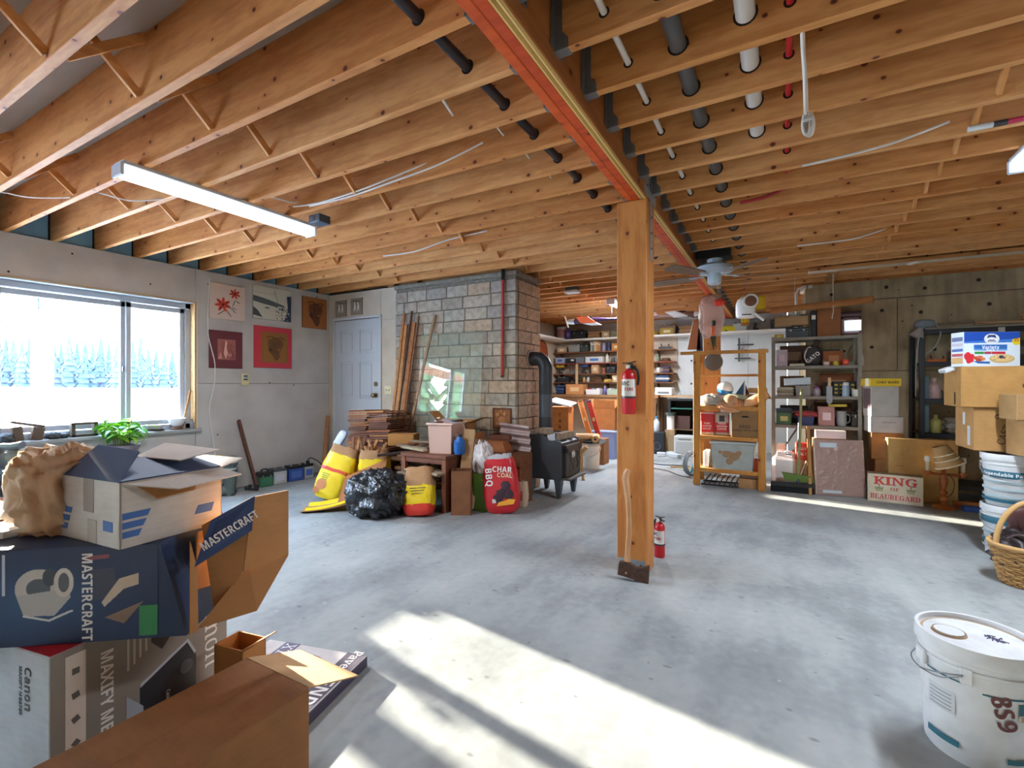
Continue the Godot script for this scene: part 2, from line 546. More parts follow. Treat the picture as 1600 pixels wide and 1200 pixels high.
func shell():
	var conc := M("b2b7b6", 0.6, "floor", 0.22, {"world": true, "spec": 0.3})
	struct("floor", bx(10.4, 0.2, 13.0, 0.0), conc, P(-0.7, -0.1, 3.1))
	var paint := M("c9c5bf", 0.75, "blotch", 0.6)
	var cream := M("d3c6b2", 0.75, "blotch", 0.6)
	var core := M("8d8579", 0.9)
	# a wall turned by 90 degrees faces +u, and its local x is v
	var L := wall("wall_left", P(-5.484, 0, 0), 90, [[-3.2, 4.65, 0, 0.725], [2.77, 4.65, 0.725, 2.07], [-0.4, 0.80, 0.725, 2.07], [-3.2, -2.4, 0.725, 2.07], [-3.2, 4.65, 2.07, 2.44]], 0.19, core)
	var sheets := [[2.774, 4.5, 0.008, 1.208], [0.10, 2.77, 0.008, 0.70], [-3.0, 0.096, 0.008, 0.70], [2.774, 4.5, 1.213, 2.44], [0.3, 2.77, 2.085, 2.44], [0.3, 0.78, 1.213, 2.081], [0.1, 0.78, 0.704, 1.208], [-0.38, 0.296, 1.213, 2.44]]
	for s in sheets:
		put("drywall_sheet", bx(s[1] - s[0], s[3] - s[2], 0.013, 0.002), paint, L, Vector3((s[0] + s[1]) / 2, (s[2] + s[3]) / 2, 0.0065))
	var dk := M("35312c", 0.8)
	for q in [[4.3, 2.38], [3.95, 1.19], [3.62, 1.22], [2.9, 2.3], [2.35, 2.2], [1.75, 2.36], [1.35, 2.12], [3.0, 0.64], [2.2, 0.5]]:
		put("screw_head", turned(V2([0.0001, 0.003, 0.008, 0.002, 0.009, 0]), 8), dk, L, Vector3(q[0], q[1], 0.013), Vector3(90, 0, 0))
	window_left()
	# rim of the floor above: blue insulation between the joist ends
	var foam := M("86bfe4", 0.6, "blotch", 1.5)
	var dark := M("20262b", 0.9)
	for k in range(-16, 25):
		var v := 1.944 + 0.305 * k
		if v > 4.4: break
		put("insulation_panel", bx(0.262, 0.28, 0.03, 0.003), foam, L, Vector3(v + 0.1525, 2.584, -0.07))
		put("insulation_gap", bx(0.012, 0.28, 0.02, 0.0), dark, L, Vector3(v - 0.024, 2.584, -0.065))
	# door wall
	var D := wall("wall_door", P(0, 0, 4.5), 0, [[-5.47, -5.37, 0, 2.43], [-5.37, -4.475, 2.1, 2.43], [-4.475, -4.215, 0, 2.43]], 0.15, cream)
	put("door_backing", bx(0.93, 2.14, 0.03, 0.0), core, D, Vector3(-4.92, 1.07, -0.135))
	put("drywall_corner_bead", bx(0.012, 2.43, 0.02, 0.004), M("b5ab9d", 0.7), D, Vector3(-4.219, 1.215, -0.006))
	put("drywall_seam", bx(0.26, 0.004, 0.002, 0.0), M("aa9c88", 0.8), D, Vector3(-4.345, 2.03, 0.0005))
	put("drywall_seam", bx(0.004, 0.32, 0.002, 0.0), M("aa9c88", 0.8), D, Vector3(-4.49, 2.26, 0.0005))
	put("top_plate", bx(1.26, 0.02, 0.12, 0.003), M("2c2823", 0.9), D, Vector3(-4.84, 2.441, -0.07))
	put("door_casing", bx(0.03, 2.1, 0.03, 0.004), M("c9cfd4", 0.5), D, Vector3(-4.488, 1.05, 0.004))
	put("door_casing", bx(0.03, 2.1, 0.03, 0.004), M("c9cfd4", 0.5), D, Vector3(-5.358, 1.05, 0.004))
	put("door_casing", bx(0.9, 0.03, 0.03, 0.004), M("d6dade", 0.5), D, Vector3(-4.923, 2.085, 0.004))
	door()
	# side and back walls of the workshop
	var warm := M("d2bfa6", 0.8, "blotch", 0.5)
	var S := wall("wall_side", P(-4.2, 0, 0), 90, [[7.4, 9.6, 0, 2.44], [6.32, 7.4, 0, 0.85], [6.32, 7.4, 2.15, 2.44], [4.65, 6.32, 0, 2.44]], 0.2, warm)
	plain_window("window_2", P(-4.32, 1.5, 6.86), 90, 1.08, 1.3)
	var white := M("d9dcda", 0.6, "blotch", 0.5)
	var K := wall("wall_back", P(0, 0, 9.4), 0, [[-4.2, -1.72, 0, 2.44]], 0.2, warm)
	for q in [[-1.715, -1.12], [-1.115, -0.52], [-0.515, 0.08], [0.085, 0.26]]:
		put("wall_panel", bx(q[1] - q[0], 2.44, 0.2, 0.004), white, K, Vector3((q[0] + q[1]) / 2, 1.22, -0.1))
	for q in [[-1.47, 1.64], [-1.47, 1.21], [-0.32, 1.67], [-0.9, 0.7], [-0.32, 1.2]]:
		put("bolt_head", turned(V2([0.0001, 0.012, 0.014, 0.009, 0.018, 0]), 12), dk, K, Vector3(q[0], q[1], 0.0), Vector3(90, 0, 0))
	# concrete wall
	var cw := M("cbb897", 0.9, "conc", 0.3, {"world": true, "bump": "block", "bs": 0.15})
	var C := struct("wall_concrete", B.new().box(Vector3(2.33, 1.22, -7.14), Vector3(4.14, 2.44, 0.2)).box(Vector3(0.36, 1.22, -8.4), Vector3(0.2, 2.44, 2.4)).mesh(), cw)
	put("form_joint", bx(3.9, 0.012, 0.01, 0.002), M("8b7c66", 0.9, "conc", 0.3, {"world": true}), C, P(2.28, 2.21, 7.039))
	put("form_joint", bx(3.9, 0.014, 0.012, 0.002), M("9a8b73", 0.9, "conc", 0.3, {"world": true}), C, P(2.28, 1.36, 7.039))
	for u in [1.17, 2.36, 3.5]: put("form_joint", bx(0.01, 0.84, 0.01, 0.002), M("8b7c66", 0.9, "conc", 0.3, {"world": true}), C, P(u, 1.79, 7.039))
	for u in [0.6, 1.0, 1.45, 1.9, 2.35, 2.8]:
		for y in [1.62, 2.05, 2.32]:
			put("tie_hole", turned(V2([0.0001, 0.001, 0.016, 0.002, 0.02, 0.0]), 10), M("3a332b", 0.9), C, P(u + 0.07 * sin(u * 9 + y * 5), y + 0.03 * cos(u * 7), 7.039), Vector3(90, 0, 0))
	put("sill_plate", bx(3.9, 0.04, 0.2, 0.003), wood("c07a3c"), C, P(2.28, 2.46, 7.14))
	struct("trim_1", B.new().box(P(-4.31, 2.585, 7.1), Vector3(0.1, 0.29, 5.2)).box(P(-1.95, 2.585, 9.49), Vector3(4.7, 0.29, 0.1)).box(P(0.5, 2.585, 7.7), Vector3(0.1, 0.29, 3.4)).box(P(2.3, 2.585, 7.2), Vector3(4.2, 0.29, 0.1)).box(P(-5.64, 2.585, 0.7), Vector3(0.1, 0.29, 8.0)).box(P(-4.8, 2.585, 4.62), Vector3(1.7, 0.29, 0.08)).mesh(), wood("b98a52"))
	wall("wall_right", P(4.2, 0, 0), -90, [[-7.24, 3.2, 0, 2.73]], 0.2, M("c2b8a6", 0.85, "blotch", 0.5))
	wall("wall_rear", P(0, 0, -3.0), 180, [[-4.4, 5.7, 0, 2.73]], 0.2, M("cfc9bf", 0.8, "blotch", 0.5))
	plain_window("window_3", P(-5.585, 1.4, -1.4), 90, 2.0, 1.35)

func plain_window(n: String, at: Vector3, turn: float, w: float, h: float):
	var b := B.new()
	for s in [-1.0, 1.0]: b.box(Vector3(0, s * (h / 2 - 0.03), 0), Vector3(w, 0.06, 0.08), 0.004).box(Vector3(s * (w / 2 - 0.03), 0, 0), Vector3(0.06, h, 0.08), 0.004)
	b.box(Z, Vector3(0.06, h, 0.08), 0.004)
	var W := struct(n, b.mesh(), M("c9ced4", 0.4), at)
	W.rotation_degrees.y = turn
	put("pane", bx(w - 0.08, h - 0.08, 0.006, 0.0), M("f4fbff", 0.0, "", 1.0, {"alpha": 0.04}), W)

func window_left():
	# slider window set deep in the wall; local x = v, z = +u
	var fr := M("a9b0b8", 0.45)
	var b := B.new()
	b.box(Vector3(1.785, 2.04, 0), Vector3(1.97, 0.06, 0.09), 0.004).box(Vector3(1.785, 0.755, 0), Vector3(1.97, 0.06, 0.09), 0.004)
	b.box(Vector3(2.735, 1.4, 0), Vector3(0.07, 1.34, 0.09), 0.004).box(Vector3(0.835, 1.4, 0), Vector3(0.07, 1.34, 0.09), 0.004)
	var W := struct("window_1", b.mesh(), fr, P(-5.585, 0, 0))
	W.rotation_degrees.y = 90
	for q in [[0.87, 1.30, 0.012], [1.29, 2.19, -0.012], [2.18, 2.70, 0.012]]:
		var a: float = q[0]
		var c: float = q[1]
		var s := B.new()
		for x in [a + 0.022, c - 0.022]: s.box(Vector3(x, 1.4, q[2]), Vector3(0.044, 1.22, 0.034), 0.004)
		for y in [0.815, 1.98]: s.box(Vector3((a + c) / 2, y, q[2]), Vector3(c - a, 0.05, 0.034), 0.004)
		var sash := put("sash", s.mesh(), M("a9b0b8" if c < 2.5 else "b9bfc6", 0.4), W)
		put("pane", bx(c - a - 0.08, 1.15, 0.005, 0.0), M("f4fbff", 0.0, "", 1.0, {"alpha": 0.04}), sash, Vector3((a + c) / 2, 1.4, q[2]))
	put("latch", bx(0.015, 0.05, 0.02, 0.004), M("6c7278", 0.4), W, Vector3(2.16, 1.35, 0.025))
	# jamb linings and sill board
	put("sill_board", bx(2.06, 0.035, 0.17, 0.006), M("9c9f9d", 0.6), W, Vector3(1.785, 0.713, 0.075))
	put("jamb_lining", bx(0.02, 1.35, 0.115, 0.002), M("c79f6b", 0.85, "card", 6.0), W, Vector3(2.762, 1.4, 0.075))
	put("jamb_lining", bx(0.02, 1.35, 0.115, 0.002), M("c79f6b", 0.85, "card", 6.0), W, Vector3(0.808, 1.4, 0.075))
	put("jamb_lining", bx(1.97, 0.02, 0.115, 0.002), M("a3a8ad", 0.7), W, Vector3(1.785, 2.075, 0.075))
	put("wall_edge_bead", bx(2.0, 0.014, 0.014, 0.003), M("c2a980", 0.7), W, Vector3(1.785, 2.078, 0.128))
	put("wall_edge_bead", bx(0.014, 1.36, 0.014, 0.003), M("d8cfc0", 0.7), W, Vector3(2.778, 1.4, 0.128))

func door():
	var w := M("c3cbd2", 0.45)
	var D := struct("door_1", B.new().box(Vector3(0, 1.03, -0.02), Vector3(0.838, 2.055, 0.03), 0.002).mesh(), w, P(-4.923, 0, 4.5))
	var f := B.new()   # stiles and rails stand proud of the six fields
	for x in [-0.36, 0.0, 0.36]: f.box(Vector3(x, 1.03, 0.0), Vector3(0.118, 2.055, 0.014), 0.003)
	for q in [[0.12, 0.24], [0.93, 0.17], [1.99, 0.14], [1.56, 0.12]]: f.box(Vector3(0, q[0], 0.0), Vector3(0.838, q[1], 0.0139), 0.003)
	put("stiles_and_rails", f.mesh(), w, D)
	for x in [-0.18, 0.18]:
		for q in [[0.545, 0.55], [1.26, 0.42], [1.77, 0.24]]:
			put("panel", bx(0.18, q[1], 0.016, 0.007), w, D, Vector3(x, q[0], -0.005))
	var brass := M("7a6a4c", 0.3, "", 1.0, {"metal": 0.8})
	put("door_knob", turned(V2([0.0001, 0.0, 0.03, 0.0, 0.03, 0.008, 0.012, 0.012, 0.012, 0.035, 0.026, 0.045, 0.03, 0.058, 0.024, 0.07, 0.0001, 0.074]), 20), brass, D, Vector3(0.355, 1.06, 0.006), Vector3(90, 0, 0))
	put("deadbolt", turned(V2([0.0001, 0.0, 0.03, 0.0, 0.03, 0.012, 0.022, 0.018, 0.0001, 0.018]), 20), brass, D, Vector3(0.355, 1.205, 0.006), Vector3(90, 0, 0))
	for y in [1.78, 1.05, 0.3]: put("hinge", bx(0.022, 0.095, 0.02, 0.004), M("26282a", 0.5), D, Vector3(-0.432, y, 0.008))

func ceiling():
	var Cn := struct("ceiling", bx(10.2, 0.03, 12.8, 0.0), M("a89c8c", 0.85, "grain", 0.35), P(-0.65, DK + 0.015, 3.1))
	var jm := []
	for k in 5: jm.append(wood(["e2a464", "de9d5a", "e6ac6e", "d99654", "e4a768"][k], false, k))
	var lj := bx(4.66, 0.286, 0.038, 0.002)
	var rj := bx(4.86, 0.286, 0.038, 0.002)
	var rs := bx(0.95, 0.286, 0.038, 0.002)
	var rm := bx(3.9, 0.286, 0.038, 0.002)
	var hm := B.new()   # joist hanger, open towards +x, back plate at x = 0
	hm.box(Vector3(0.025, -0.145, 0), Vector3(0.055, 0.003, 0.046))
	for s in [-1.0, 1.0]:
		hm.prism(V2([0, -0.146, 0.055, -0.146, 0.055, -0.11, 0.03, -0.08, 0.03, 0.06, 0, 0.06]), 0.002, Transform3D(Basis(), Vector3(0, 0, s * 0.022)))
		hm.box(Vector3(0.002, -0.04, s * 0.04), Vector3(0.003, 0.2, 0.034))
	var hang := hm.mesh()
	var zinc := M("8c8f92", 0.5, "blotch", 4.0, {"metal": 0.7})
	R.seed = 21
	for k in range(-16, 25):
		var v := 1.944 + 0.305 * k
		put("joist", lj, jm[R.randi() % 5], Cn, P(-3.201 + 0.65, 0.0, v - 3.1) + Vector3(0, JB + 0.143 - DK - 0.015, 0))
		if v < 7.0: put("joist", rj, jm[R.randi() % 5], Cn, P(1.695 + 0.65, JB + 0.143 - DK - 0.015, v - 3.1))
		else: put("joist", rs, jm[R.randi() % 5], Cn, P(-0.26 + 0.65, JB + 0.143 - DK - 0.015, v - 3.1))
		if v > 0.2:
			put("joist_hanger", hang, zinc, Cn, P(-0.735 + 0.65, JB + 0.144 - DK - 0.015, v - 3.1))
			put("joist_hanger", hang, zinc, Cn, P(-0.873 + 0.65, JB + 0.144 - DK - 0.015, v - 3.1), Vector3(0, 180, 0))
		if v < -0.5 or v > 8.9: continue
		for u in [-4.04, -2.42, 0.84, 2.5]:   # crossed bridging between neighbours
			if u > 0 and v > 6.7: continue
			for s in [-1.0, 1.0]:
				var m: Mesh = B.new().bar(Vector3(s * 0.022, -0.12 * s, 0.132), Vector3(s * 0.022, 0.12 * s, -0.132), 0.036, 0.019, Vector3.RIGHT, 0.002).mesh() if not meshes.has("br%d" % s) else meshes["br%d" % s]
				meshes["br%d" % s] = m
				put("bridging", m, jm[R.randi() % 5], Cn, P(u + 0.65, JB + 0.143 - DK - 0.015, v + 0.1525 - 3.1))
	# the laminated beam under the joists
	var bm := thing("ceiling_beam", "long laminated timber beam carrying the ceiling joists over the posts", "beam", P(-0.804, 0, 3.2))
	var ply := ["e2601f", "d9531c", "cf9a4c"]
	for k in 3: put("beam_ply", bx(0.0435, DK - BB - 0.004, 12.4, 0.003), M(ply[k], 0.6, "grain", 0.7, {"off": Vector3(0.2, 0.4, 0.1) * k}) if k < 2 else M("b8743a", 0.65, "grain", 0.5), bm, Vector3(-0.0445 + 0.0445 * k, (BB + DK) / 2, 0))
	for k in 4: put("laminate_layer", bx(0.009, 0.003, 12.4, 0.001), M(["e0b868", "b98a40", "e6c47c", "c09048"][k], 0.7), bm, Vector3(0.0285 + 0.0105 * k, BB - 0.0005, 0))
	post("support_post", "tall square timber post holding a fire extinguisher and an axe", -0.833, 3.112, 0.193)
	post("support_post", "farther square timber post hung with tools behind the pine rack", -0.805, 6.80, 0.193)

func post(n: String, label: String, u: float, v: float, w: float):
	var p := thing(n, label, "post", P(u, 0, v))
	put("timber", bx(w, BB, w, 0.006), M("d99550", 0.55, "grainv", 0.8, {"off": Vector3(u, 0, v)}), p, Vector3(0, BB / 2, 0))
	var z := M("b9c0c4", 0.4, "blotch", 5.0, {"metal": 0.6})
	for k in [1.0, -1.0]: put("base_plate", bx(w * 0.94, 0.09, 0.003, 0.001), z, p, Vector3(0, 0.045, k * (w / 2 + 0.002)))
	for x in [-0.06, 0.06]: put("bolt", turned(V2([0.0001, 0.006, 0.007, 0.006, 0.007, 0]), 8), M("4a4d50", 0.4), p, Vector3(x, 0.06, w / 2 + 0.003), Vector3(90, 0, 0))
	var tee := B.new()   # T-shaped strap joining post and beam on the side
	tee.box(Vector3(0, -0.18, 0), Vector3(0.004, 0.4, 0.055)).box(Vector3(-0.006, 0.09, 0), Vector3(0.004, 0.16, 0.3))
	var strap := put("strap_tie", tee.mesh(), z, p, Vector3(w / 2 + 0.003, BB, 0))
	for q in [[-0.3, 0], [-0.2, 0], [-0.1, 0], [0.07, -0.11], [0.07, 0.11], [0.1, 0.03]]: put("bolt", turned(V2([0.0001, 0.006, 0.007, 0.006, 0.007, 0]), 8), M("4a5d78", 0.4), strap, Vector3(0.002, q[0], q[1]), Vector3(0, 0, -90))

func chimney():
	var mortar := M("8f8a80", 0.95, "block", 3.0)
	var Cm := struct("wall_chimney", B.new().box(P(-3.345, 1.21, 4.76), Vector3(1.69, 2.42, 0.56)).mesh(), mortar)
	var bm := []
	for c in ["c2bbae", "b5ada0", "c9bfaf", "bdac98", "b0a9a2", "c8b49c"]: bm.append(M(c, 0.95, "block", 2.2, {"bump": "block", "bs": 0.4, "off": Vector3(bm.size() * 0.3, bm.size() * 0.17, 0)}))
	var br := []
	for c in ["c9b09a", "cfb296", "bfa892", "d2b49a"]: br.append(M(c, 0.95, "block", 2.2, {"bump": "block", "bs": 0.4, "off": Vector3(br.size() * 0.3, 0.5, 0)}))
	R.seed = 8
	var ch := 0.1375
	for j in 17:
		var y := 0.004 + ch * j + ch / 2
		if y > 2.38: break
		var x := -4.205
		if j % 2: x -= 0.15
		while x < -2.48:
			var l: float = [0.2, 0.3, 0.3, 0.38][R.randi() % 4]
			var a := maxf(x, -4.205)
			var b := minf(x + l, -2.478)
			if -2.478 - b < 0.07: b = -2.478
			if b - a > 0.05: put("block", bx(snappedf(b - a - 0.009, 0.004), ch - 0.009, 0.05, 0.004), bm[R.randi() % 6], Cm, P((a + b) / 2, y, 4.485 - R.randf() * 0.004))
			x += l
			if b >= -2.478: break
		var v := 4.52
		var first := true
		while v < 5.05:
			var l := 0.3 if R.randf() < 0.6 else 0.2
			if first and j % 2: l = 0.15
			first = false
			var b := minf(v + l, 5.05)
			if 5.05 - b < 0.06: b = 5.05
			put("block", bx(0.05, ch - 0.009, snappedf(b - v - 0.009, 0.004), 0.004), br[R.randi() % 4], Cm, P(-2.505 + R.randf() * 0.004, y, (v + b) / 2))
			v = b
	put("cap_course", bx(1.75, 0.05, 0.61, 0.006), M("989389", 0.95, "block", 2.0), Cm, P(-3.345, 2.405, 4.755))

func lamps():
	var n := 0
	for q in [[-3.2, 1.84, "long fluorescent ceiling light glowing above the window side of the room", 20.0], [1.14, 3.0, "fluorescent ceiling light at the edge of the picture over the joists of the concrete side", 34.0], [-2.15, 7.3, "small looking distant ceiling light glowing beyond the timber post", 44.0]]:
		var t := thing("ceiling_light", q[2], "ceiling light", P(q[0], JB, q[1]))
		put("housing", B.new().box(Vector3(0, -0.012, 0), Vector3(0.115, 0.024, 1.24), 0.004).mesh(), M("c9d0d6", 0.4), t)
		put("end_cap", bx(0.125, 0.075, 0.016, 0.006), M("c3ccd4", 0.4), t, Vector3(0, -0.05, 0.622))
		put("end_cap", bx(0.125, 0.075, 0.016, 0.006), M("c3ccd4", 0.4), t, Vector3(0, -0.05, -0.622))
		put("diffuser", bx(0.118, 0.058, 1.228, 0.02), M("f4f8ff", 0.4, "", 1.0, {"emit": Color("e8f2ff"), "e": 1.6}), t, Vector3(0, -0.054, 0))
		var a := AreaLight3D.new()
		a.name = "tube_light"
		a.area_size = Vector2(0.11, 1.2)
		a.area_normalize_energy = false
		a.light_color = Color("eaf2ff")
		a.light_energy = q[3]
		a.area_range = 14.0
		a.area_attenuation = 2.0
		a.shadow_enabled = true
		t.add_child(a)
		a.position = Vector3(0, -0.09, 0)
		a.rotation_degrees = Vector3(-90, 0, 0)
		n += 1

func outdoors():
	var snow := M("f2f6fb", 0.8, "blotch", 0.05, {"world": true})
	var gsurf := B.new()
	var nz := FastNoiseLite.new()
	nz.seed = 4; nz.frequency = 0.02
	gsurf.grid(func(s: float, t: float) -> Vector3: return Vector3(-6.0 - 150.0 * s, -0.35 + 0.0075 * 150 * s * s + 0.5 * s * nz.get_noise_2d(s * 150, t * 200), 60 - 200 * t), 24, 24, 0.3)
	var gr := struct("ground", gsurf.mesh(), snow)
	gr.set_meta("label", "snow covered field outside the window")
	struct("ground", bx(14, 0.2, 40, 0.0), snow, P(-0.7, -0.6, -23.5))
	var bark := M("5a4a3c", 0.9)
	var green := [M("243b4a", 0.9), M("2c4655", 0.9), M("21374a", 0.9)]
	R.seed = 77
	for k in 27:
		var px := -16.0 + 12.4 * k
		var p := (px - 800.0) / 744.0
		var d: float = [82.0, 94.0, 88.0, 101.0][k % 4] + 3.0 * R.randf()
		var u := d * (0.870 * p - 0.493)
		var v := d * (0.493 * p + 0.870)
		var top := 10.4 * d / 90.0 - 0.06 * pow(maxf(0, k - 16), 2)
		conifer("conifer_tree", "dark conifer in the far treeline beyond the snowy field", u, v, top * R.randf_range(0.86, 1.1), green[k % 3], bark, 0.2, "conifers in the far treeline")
	for q in [[-14.8, -7.6, 8.5], [-13.6, -10.0, 8.5], [-15.0, -12.8, 9.0], [-18.2, -9.6, 10.0], [-19.6, -13.6, 11.0], [-12.4, -15.6, 9.0], [-20.0, -6.0, 10.0]]:
		conifer("garden_tree", "green garden conifer mirrored in the leaning glass sheet", q[0], q[1], q[2], M("5f8a58", 0.9), bark, -0.3, "green conifers mirrored in the glass")
	# porch
	var pp := thing("porch_post", "white square porch post standing outside the window", "post", P(-8.0, -0.3, 2.27))
	put("shaft", bx(0.17, 2.58, 0.17, 0.01), M("eceff2", 0.6), pp, Vector3(0, 1.29, 0))
	put("collar", bx(0.22, 0.12, 0.22, 0.01), M("eceff2", 0.6), pp, Vector3(0, 0.06, 0))
	solo("porch_beam", "brown timber porch beam seen along the top of the window", "beam", bx(0.14, 0.2, 9.0, 0.01), wood("a9683f"), P(-8.0, 2.385, 2.0))
	var la := thing("porch_lantern", "dark box lantern fixed high on the white porch post", "lantern", P(-7.83, 2.08, 2.27))
	put("backplate", bx(0.02, 0.2, 0.1, 0.004), M("3a4248", 0.5), la, Vector3(-0.065, 0.12, 0))
	put("cage", B.new().box(Vector3(0, 0.02, 0), Vector3(0.15, 0.02, 0.15), 0.004).box(Vector3(0, 0.25, 0), Vector3(0.17, 0.03, 0.17), 0.006).box(Vector3(0.065, 0.13, 0.065), Vector3(0.015, 0.22, 0.015)).box(Vector3(-0.065, 0.13, 0.065), Vector3(0.015, 0.22, 0.015)).box(Vector3(0.065, 0.13, -0.065), Vector3(0.015, 0.22, 0.015)).box(Vector3(-0.065, 0.13, -0.065), Vector3(0.015, 0.22, 0.015)).mesh(), M("3a4248", 0.5), la)
	put("lamp_glass", bx(0.11, 0.2, 0.11, 0.004), M("8a9aa0", 0.2), la, Vector3(0, 0.13, 0))

func conifer(n: String, label: String, u: float, v: float, h: float, m: Material, bark: Material, low: float, group: String):
	var t := thing(n, label, "tree", P(u, low, v), 0.0, group)
	var f := B.new()
	var tiers := 9
	for i in tiers:
		var a := float(i) / tiers
		var y0 := h * (0.06 + 0.9 * a)
		var r := h * 0.17 * (1.0 - a) + 0.1
		var n2 := 9
		for k in n2:
			var a0 := TAU * (k + R.randf() * 0.5) / n2
			var rr := r * R.randf_range(0.7, 1.2)
			var tip := Vector3(cos(a0) * rr, y0 - h * 0.03, sin(a0) * rr)
			var w := Vector3(-sin(a0), 0, cos(a0)) * rr * 0.34
			var apex := Vector3(0, y0 + h * 0.15, 0)
			f.tri(apex, tip + w, tip); f.tri(apex, tip, tip - w); f.tri(tip - w, tip, Vector3(0, y0, 0)); f.tri(tip, tip + w, Vector3(0, y0, 0))
	var pr := [Vector2(0.0001, h * 0.05)]
	for i in 8: pr.append_array([Vector2(h * 0.135 * (1.0 - i / 8.6), h * (0.05 + 0.11 * i)), Vector2(h * 0.08 * (1.0 - i / 8.2), h * (0.15 + 0.11 * i))])
	pr.append(Vector2(0.0001, h))
	f.lathe(pr, 11)
	put("foliage", f.mesh(), m, t)
	put("trunk", turned([Vector2(0.02 * h, -0.6), Vector2(0.016 * h, h * 0.3), Vector2(0.003, h * 0.8)], 7), bark, t)


# ---------- kit of everyday things ----------
func shell_box(s: Vector3, t := 0.005, taper := 0.0) -> ArrayMesh:   # an open box standing on y = 0; taper narrows the foot
	var b := B.new()
	var h := s / 2
	for q in [[1, 0], [-1, 0], [0, 1], [0, -1]]:
		var x := Vector3(q[0], 0, q[1])
		var z := Vector3(-q[1], 0, q[0])
		var hx: float = h.x if q[0] else h.z
		var hz: float = h.z if q[0] else h.x
		var k := 1.0 - taper
		b.hexa([x * hx * k + z * hz * k, x * hx * k - z * hz * k, x * (hx * k - t) - z * hz * k, x * (hx * k - t) + z * hz * k,
			x * hx + z * hz + Vector3(0, s.y, 0), x * hx - z * hz + Vector3(0, s.y, 0), x * (hx - t) - z * hz + Vector3(0, s.y, 0), x * (hx - t) + z * hz + Vector3(0, s.y, 0)])
	b.box(Vector3(0, t / 2 + 0.001, 0), Vector3(s.x * (1 - taper) - t, t, s.z * (1 - taper) - t))
	return b.mesh()

func carton(label: String, at: Vector3, turn: float, s: Vector3, c := "b98a5a", open := [], group := "", n := "cardboard_box") -> Node3D:
	# open: angles of the front, back, x-, x+ flaps from upright (90 = folded out level); null leaves a flap off
	var o := thing(n, label, "box", at, turn, group)
	carton_parts(o, s, c, open)
	return o
func carton_parts(o: Node3D, s: Vector3, c: String, open := []):
	var m := card_mat(c)
	if open.is_empty():
		put("body", bx(s.x, s.y, s.z, 0.004), m, o, Vector3(0, s.y / 2, 0))
		put("tape", B.new().box(Vector3(0, s.y + 0.0006, 0), Vector3(s.x * 0.998, 0.001, minf(0.05, s.z * 0.3))).mesh(), M("a98258", 0.35), o)
		for k in [-1.0, 1.0]: put("flap", bx(s.x * 0.994, 0.003, s.z * 0.495, 0.001), m, o, Vector3(0, s.y - 0.0012, k * s.z * 0.249))
	else:
		put("body", shell_box(s), m, o)
		for i in 4:
			if open[i] == null: continue
			var deep := i < 2
			var l := (s.z if deep else s.x) * 0.48
			var w := (s.x if deep else s.z) * 0.985
			var hinge := Node3D.new()
			var f := put("flap", B.new().box(Vector3(0, l / 2, 0), Vector3(w, l, 0.004), 0.001).mesh(), m, o)
			f.transform = Transform3D(Basis(Vector3.UP, [0.0, PI, -PI / 2, PI / 2][i]) * Basis(Vector3.RIGHT, deg_to_rad(open[i])), [Vector3(0, s.y, s.z / 2), Vector3(0, s.y, -s.z / 2), Vector3(-s.x / 2, s.y, 0), Vector3(s.x / 2, s.y, 0)][i])
			hinge.free()

func pail(label: String, at: Vector3, turn: float, r: float, h: float, c: String, lid := true, group := "", n := "plastic_pail") -> Node3D:
	var o := thing(n, label, "bucket", at, turn, group)
	var m := M(c, 0.35, "blotch", 3.0)
	var k := r * 0.86
	put("body", turned(V2([0.0001, 0.004, k - 0.004, 0.0, k, 0.006, r * 0.965, h * 0.8, r, h * 0.81, r, h * 0.835, r * 0.97, h * 0.84, r * 0.972, h * 0.88, r * 1.0, h * 0.89, r * 1.0, h * 0.91, r * 0.975, h * 0.915, r * 0.985, h - 0.004, r * 0.95, h - 0.004, k - 0.006, 0.012, 0.0001, 0.012]), 48), m, o)
	for s in [-1.0, 1.0]: put("bail_ear", B.new().box(Vector3(s * r * 1.0, h * 0.78, 0), Vector3(0.014, 0.045, 0.05), 0.004).mesh(), m, o)
	if lid:
		put("lid", turned(V2([r * 0.99, h - 0.035, r * 1.045, h - 0.034, r * 1.05, h - 0.004, r * 1.03, h + 0.008, r * 0.965, h + 0.008, r * 0.955, h - 0.008, 0.0001, h - 0.008]), 48), m, o)
	return o
func bail(o: Node3D, r: float, y: float, sag: float, c := "9a9ca0"):
	var p := []
	for k in 25:
		var a := PI * k / 24.0
		p.append(Vector3(cos(a) * (r + 0.012), y - sin(a) * sag, sin(a) * (r + 0.014) if sag < r * 1.4 else sin(a) * r * 0.4))
	put("bail", rod(p, 0.003, 6), steel(c), o)

func tin(o: Node3D, r: float, h: float, c: String, band := ""):
	put("body", turned(V2([0.0001, 0, r, 0, r * 1.02, 0.004, r, 0.008, r, h - 0.01, r * 1.02, h - 0.006, r * 1.0, h, r * 0.9, h, r * 0.88, h - 0.006, 0.0001, h - 0.006]), 20), M(c, 0.4), o)
	if band: put("paper_label", turned(V2([r + 0.0008, h * 0.18, r + 0.001, h * 0.2, r + 0.001, h * 0.78, r + 0.0008, h * 0.8]), 20), M(band, 0.6), o)
func jar(o: Node3D, r: float, h: float, c: String, cap: String):
	put("body", turned(V2([0.0001, 0, r * 0.9, 0, r, r * 0.2, r, h * 0.68, r * 0.72, h * 0.8, r * 0.72, h * 0.84]), 20), M(c, 0.25), o)
	put("cap", turned(V2([r * 0.76, h * 0.83, r * 0.77, h * 0.98, r * 0.7, h, 0.0001, h]), 20), M(cap, 0.45), o)
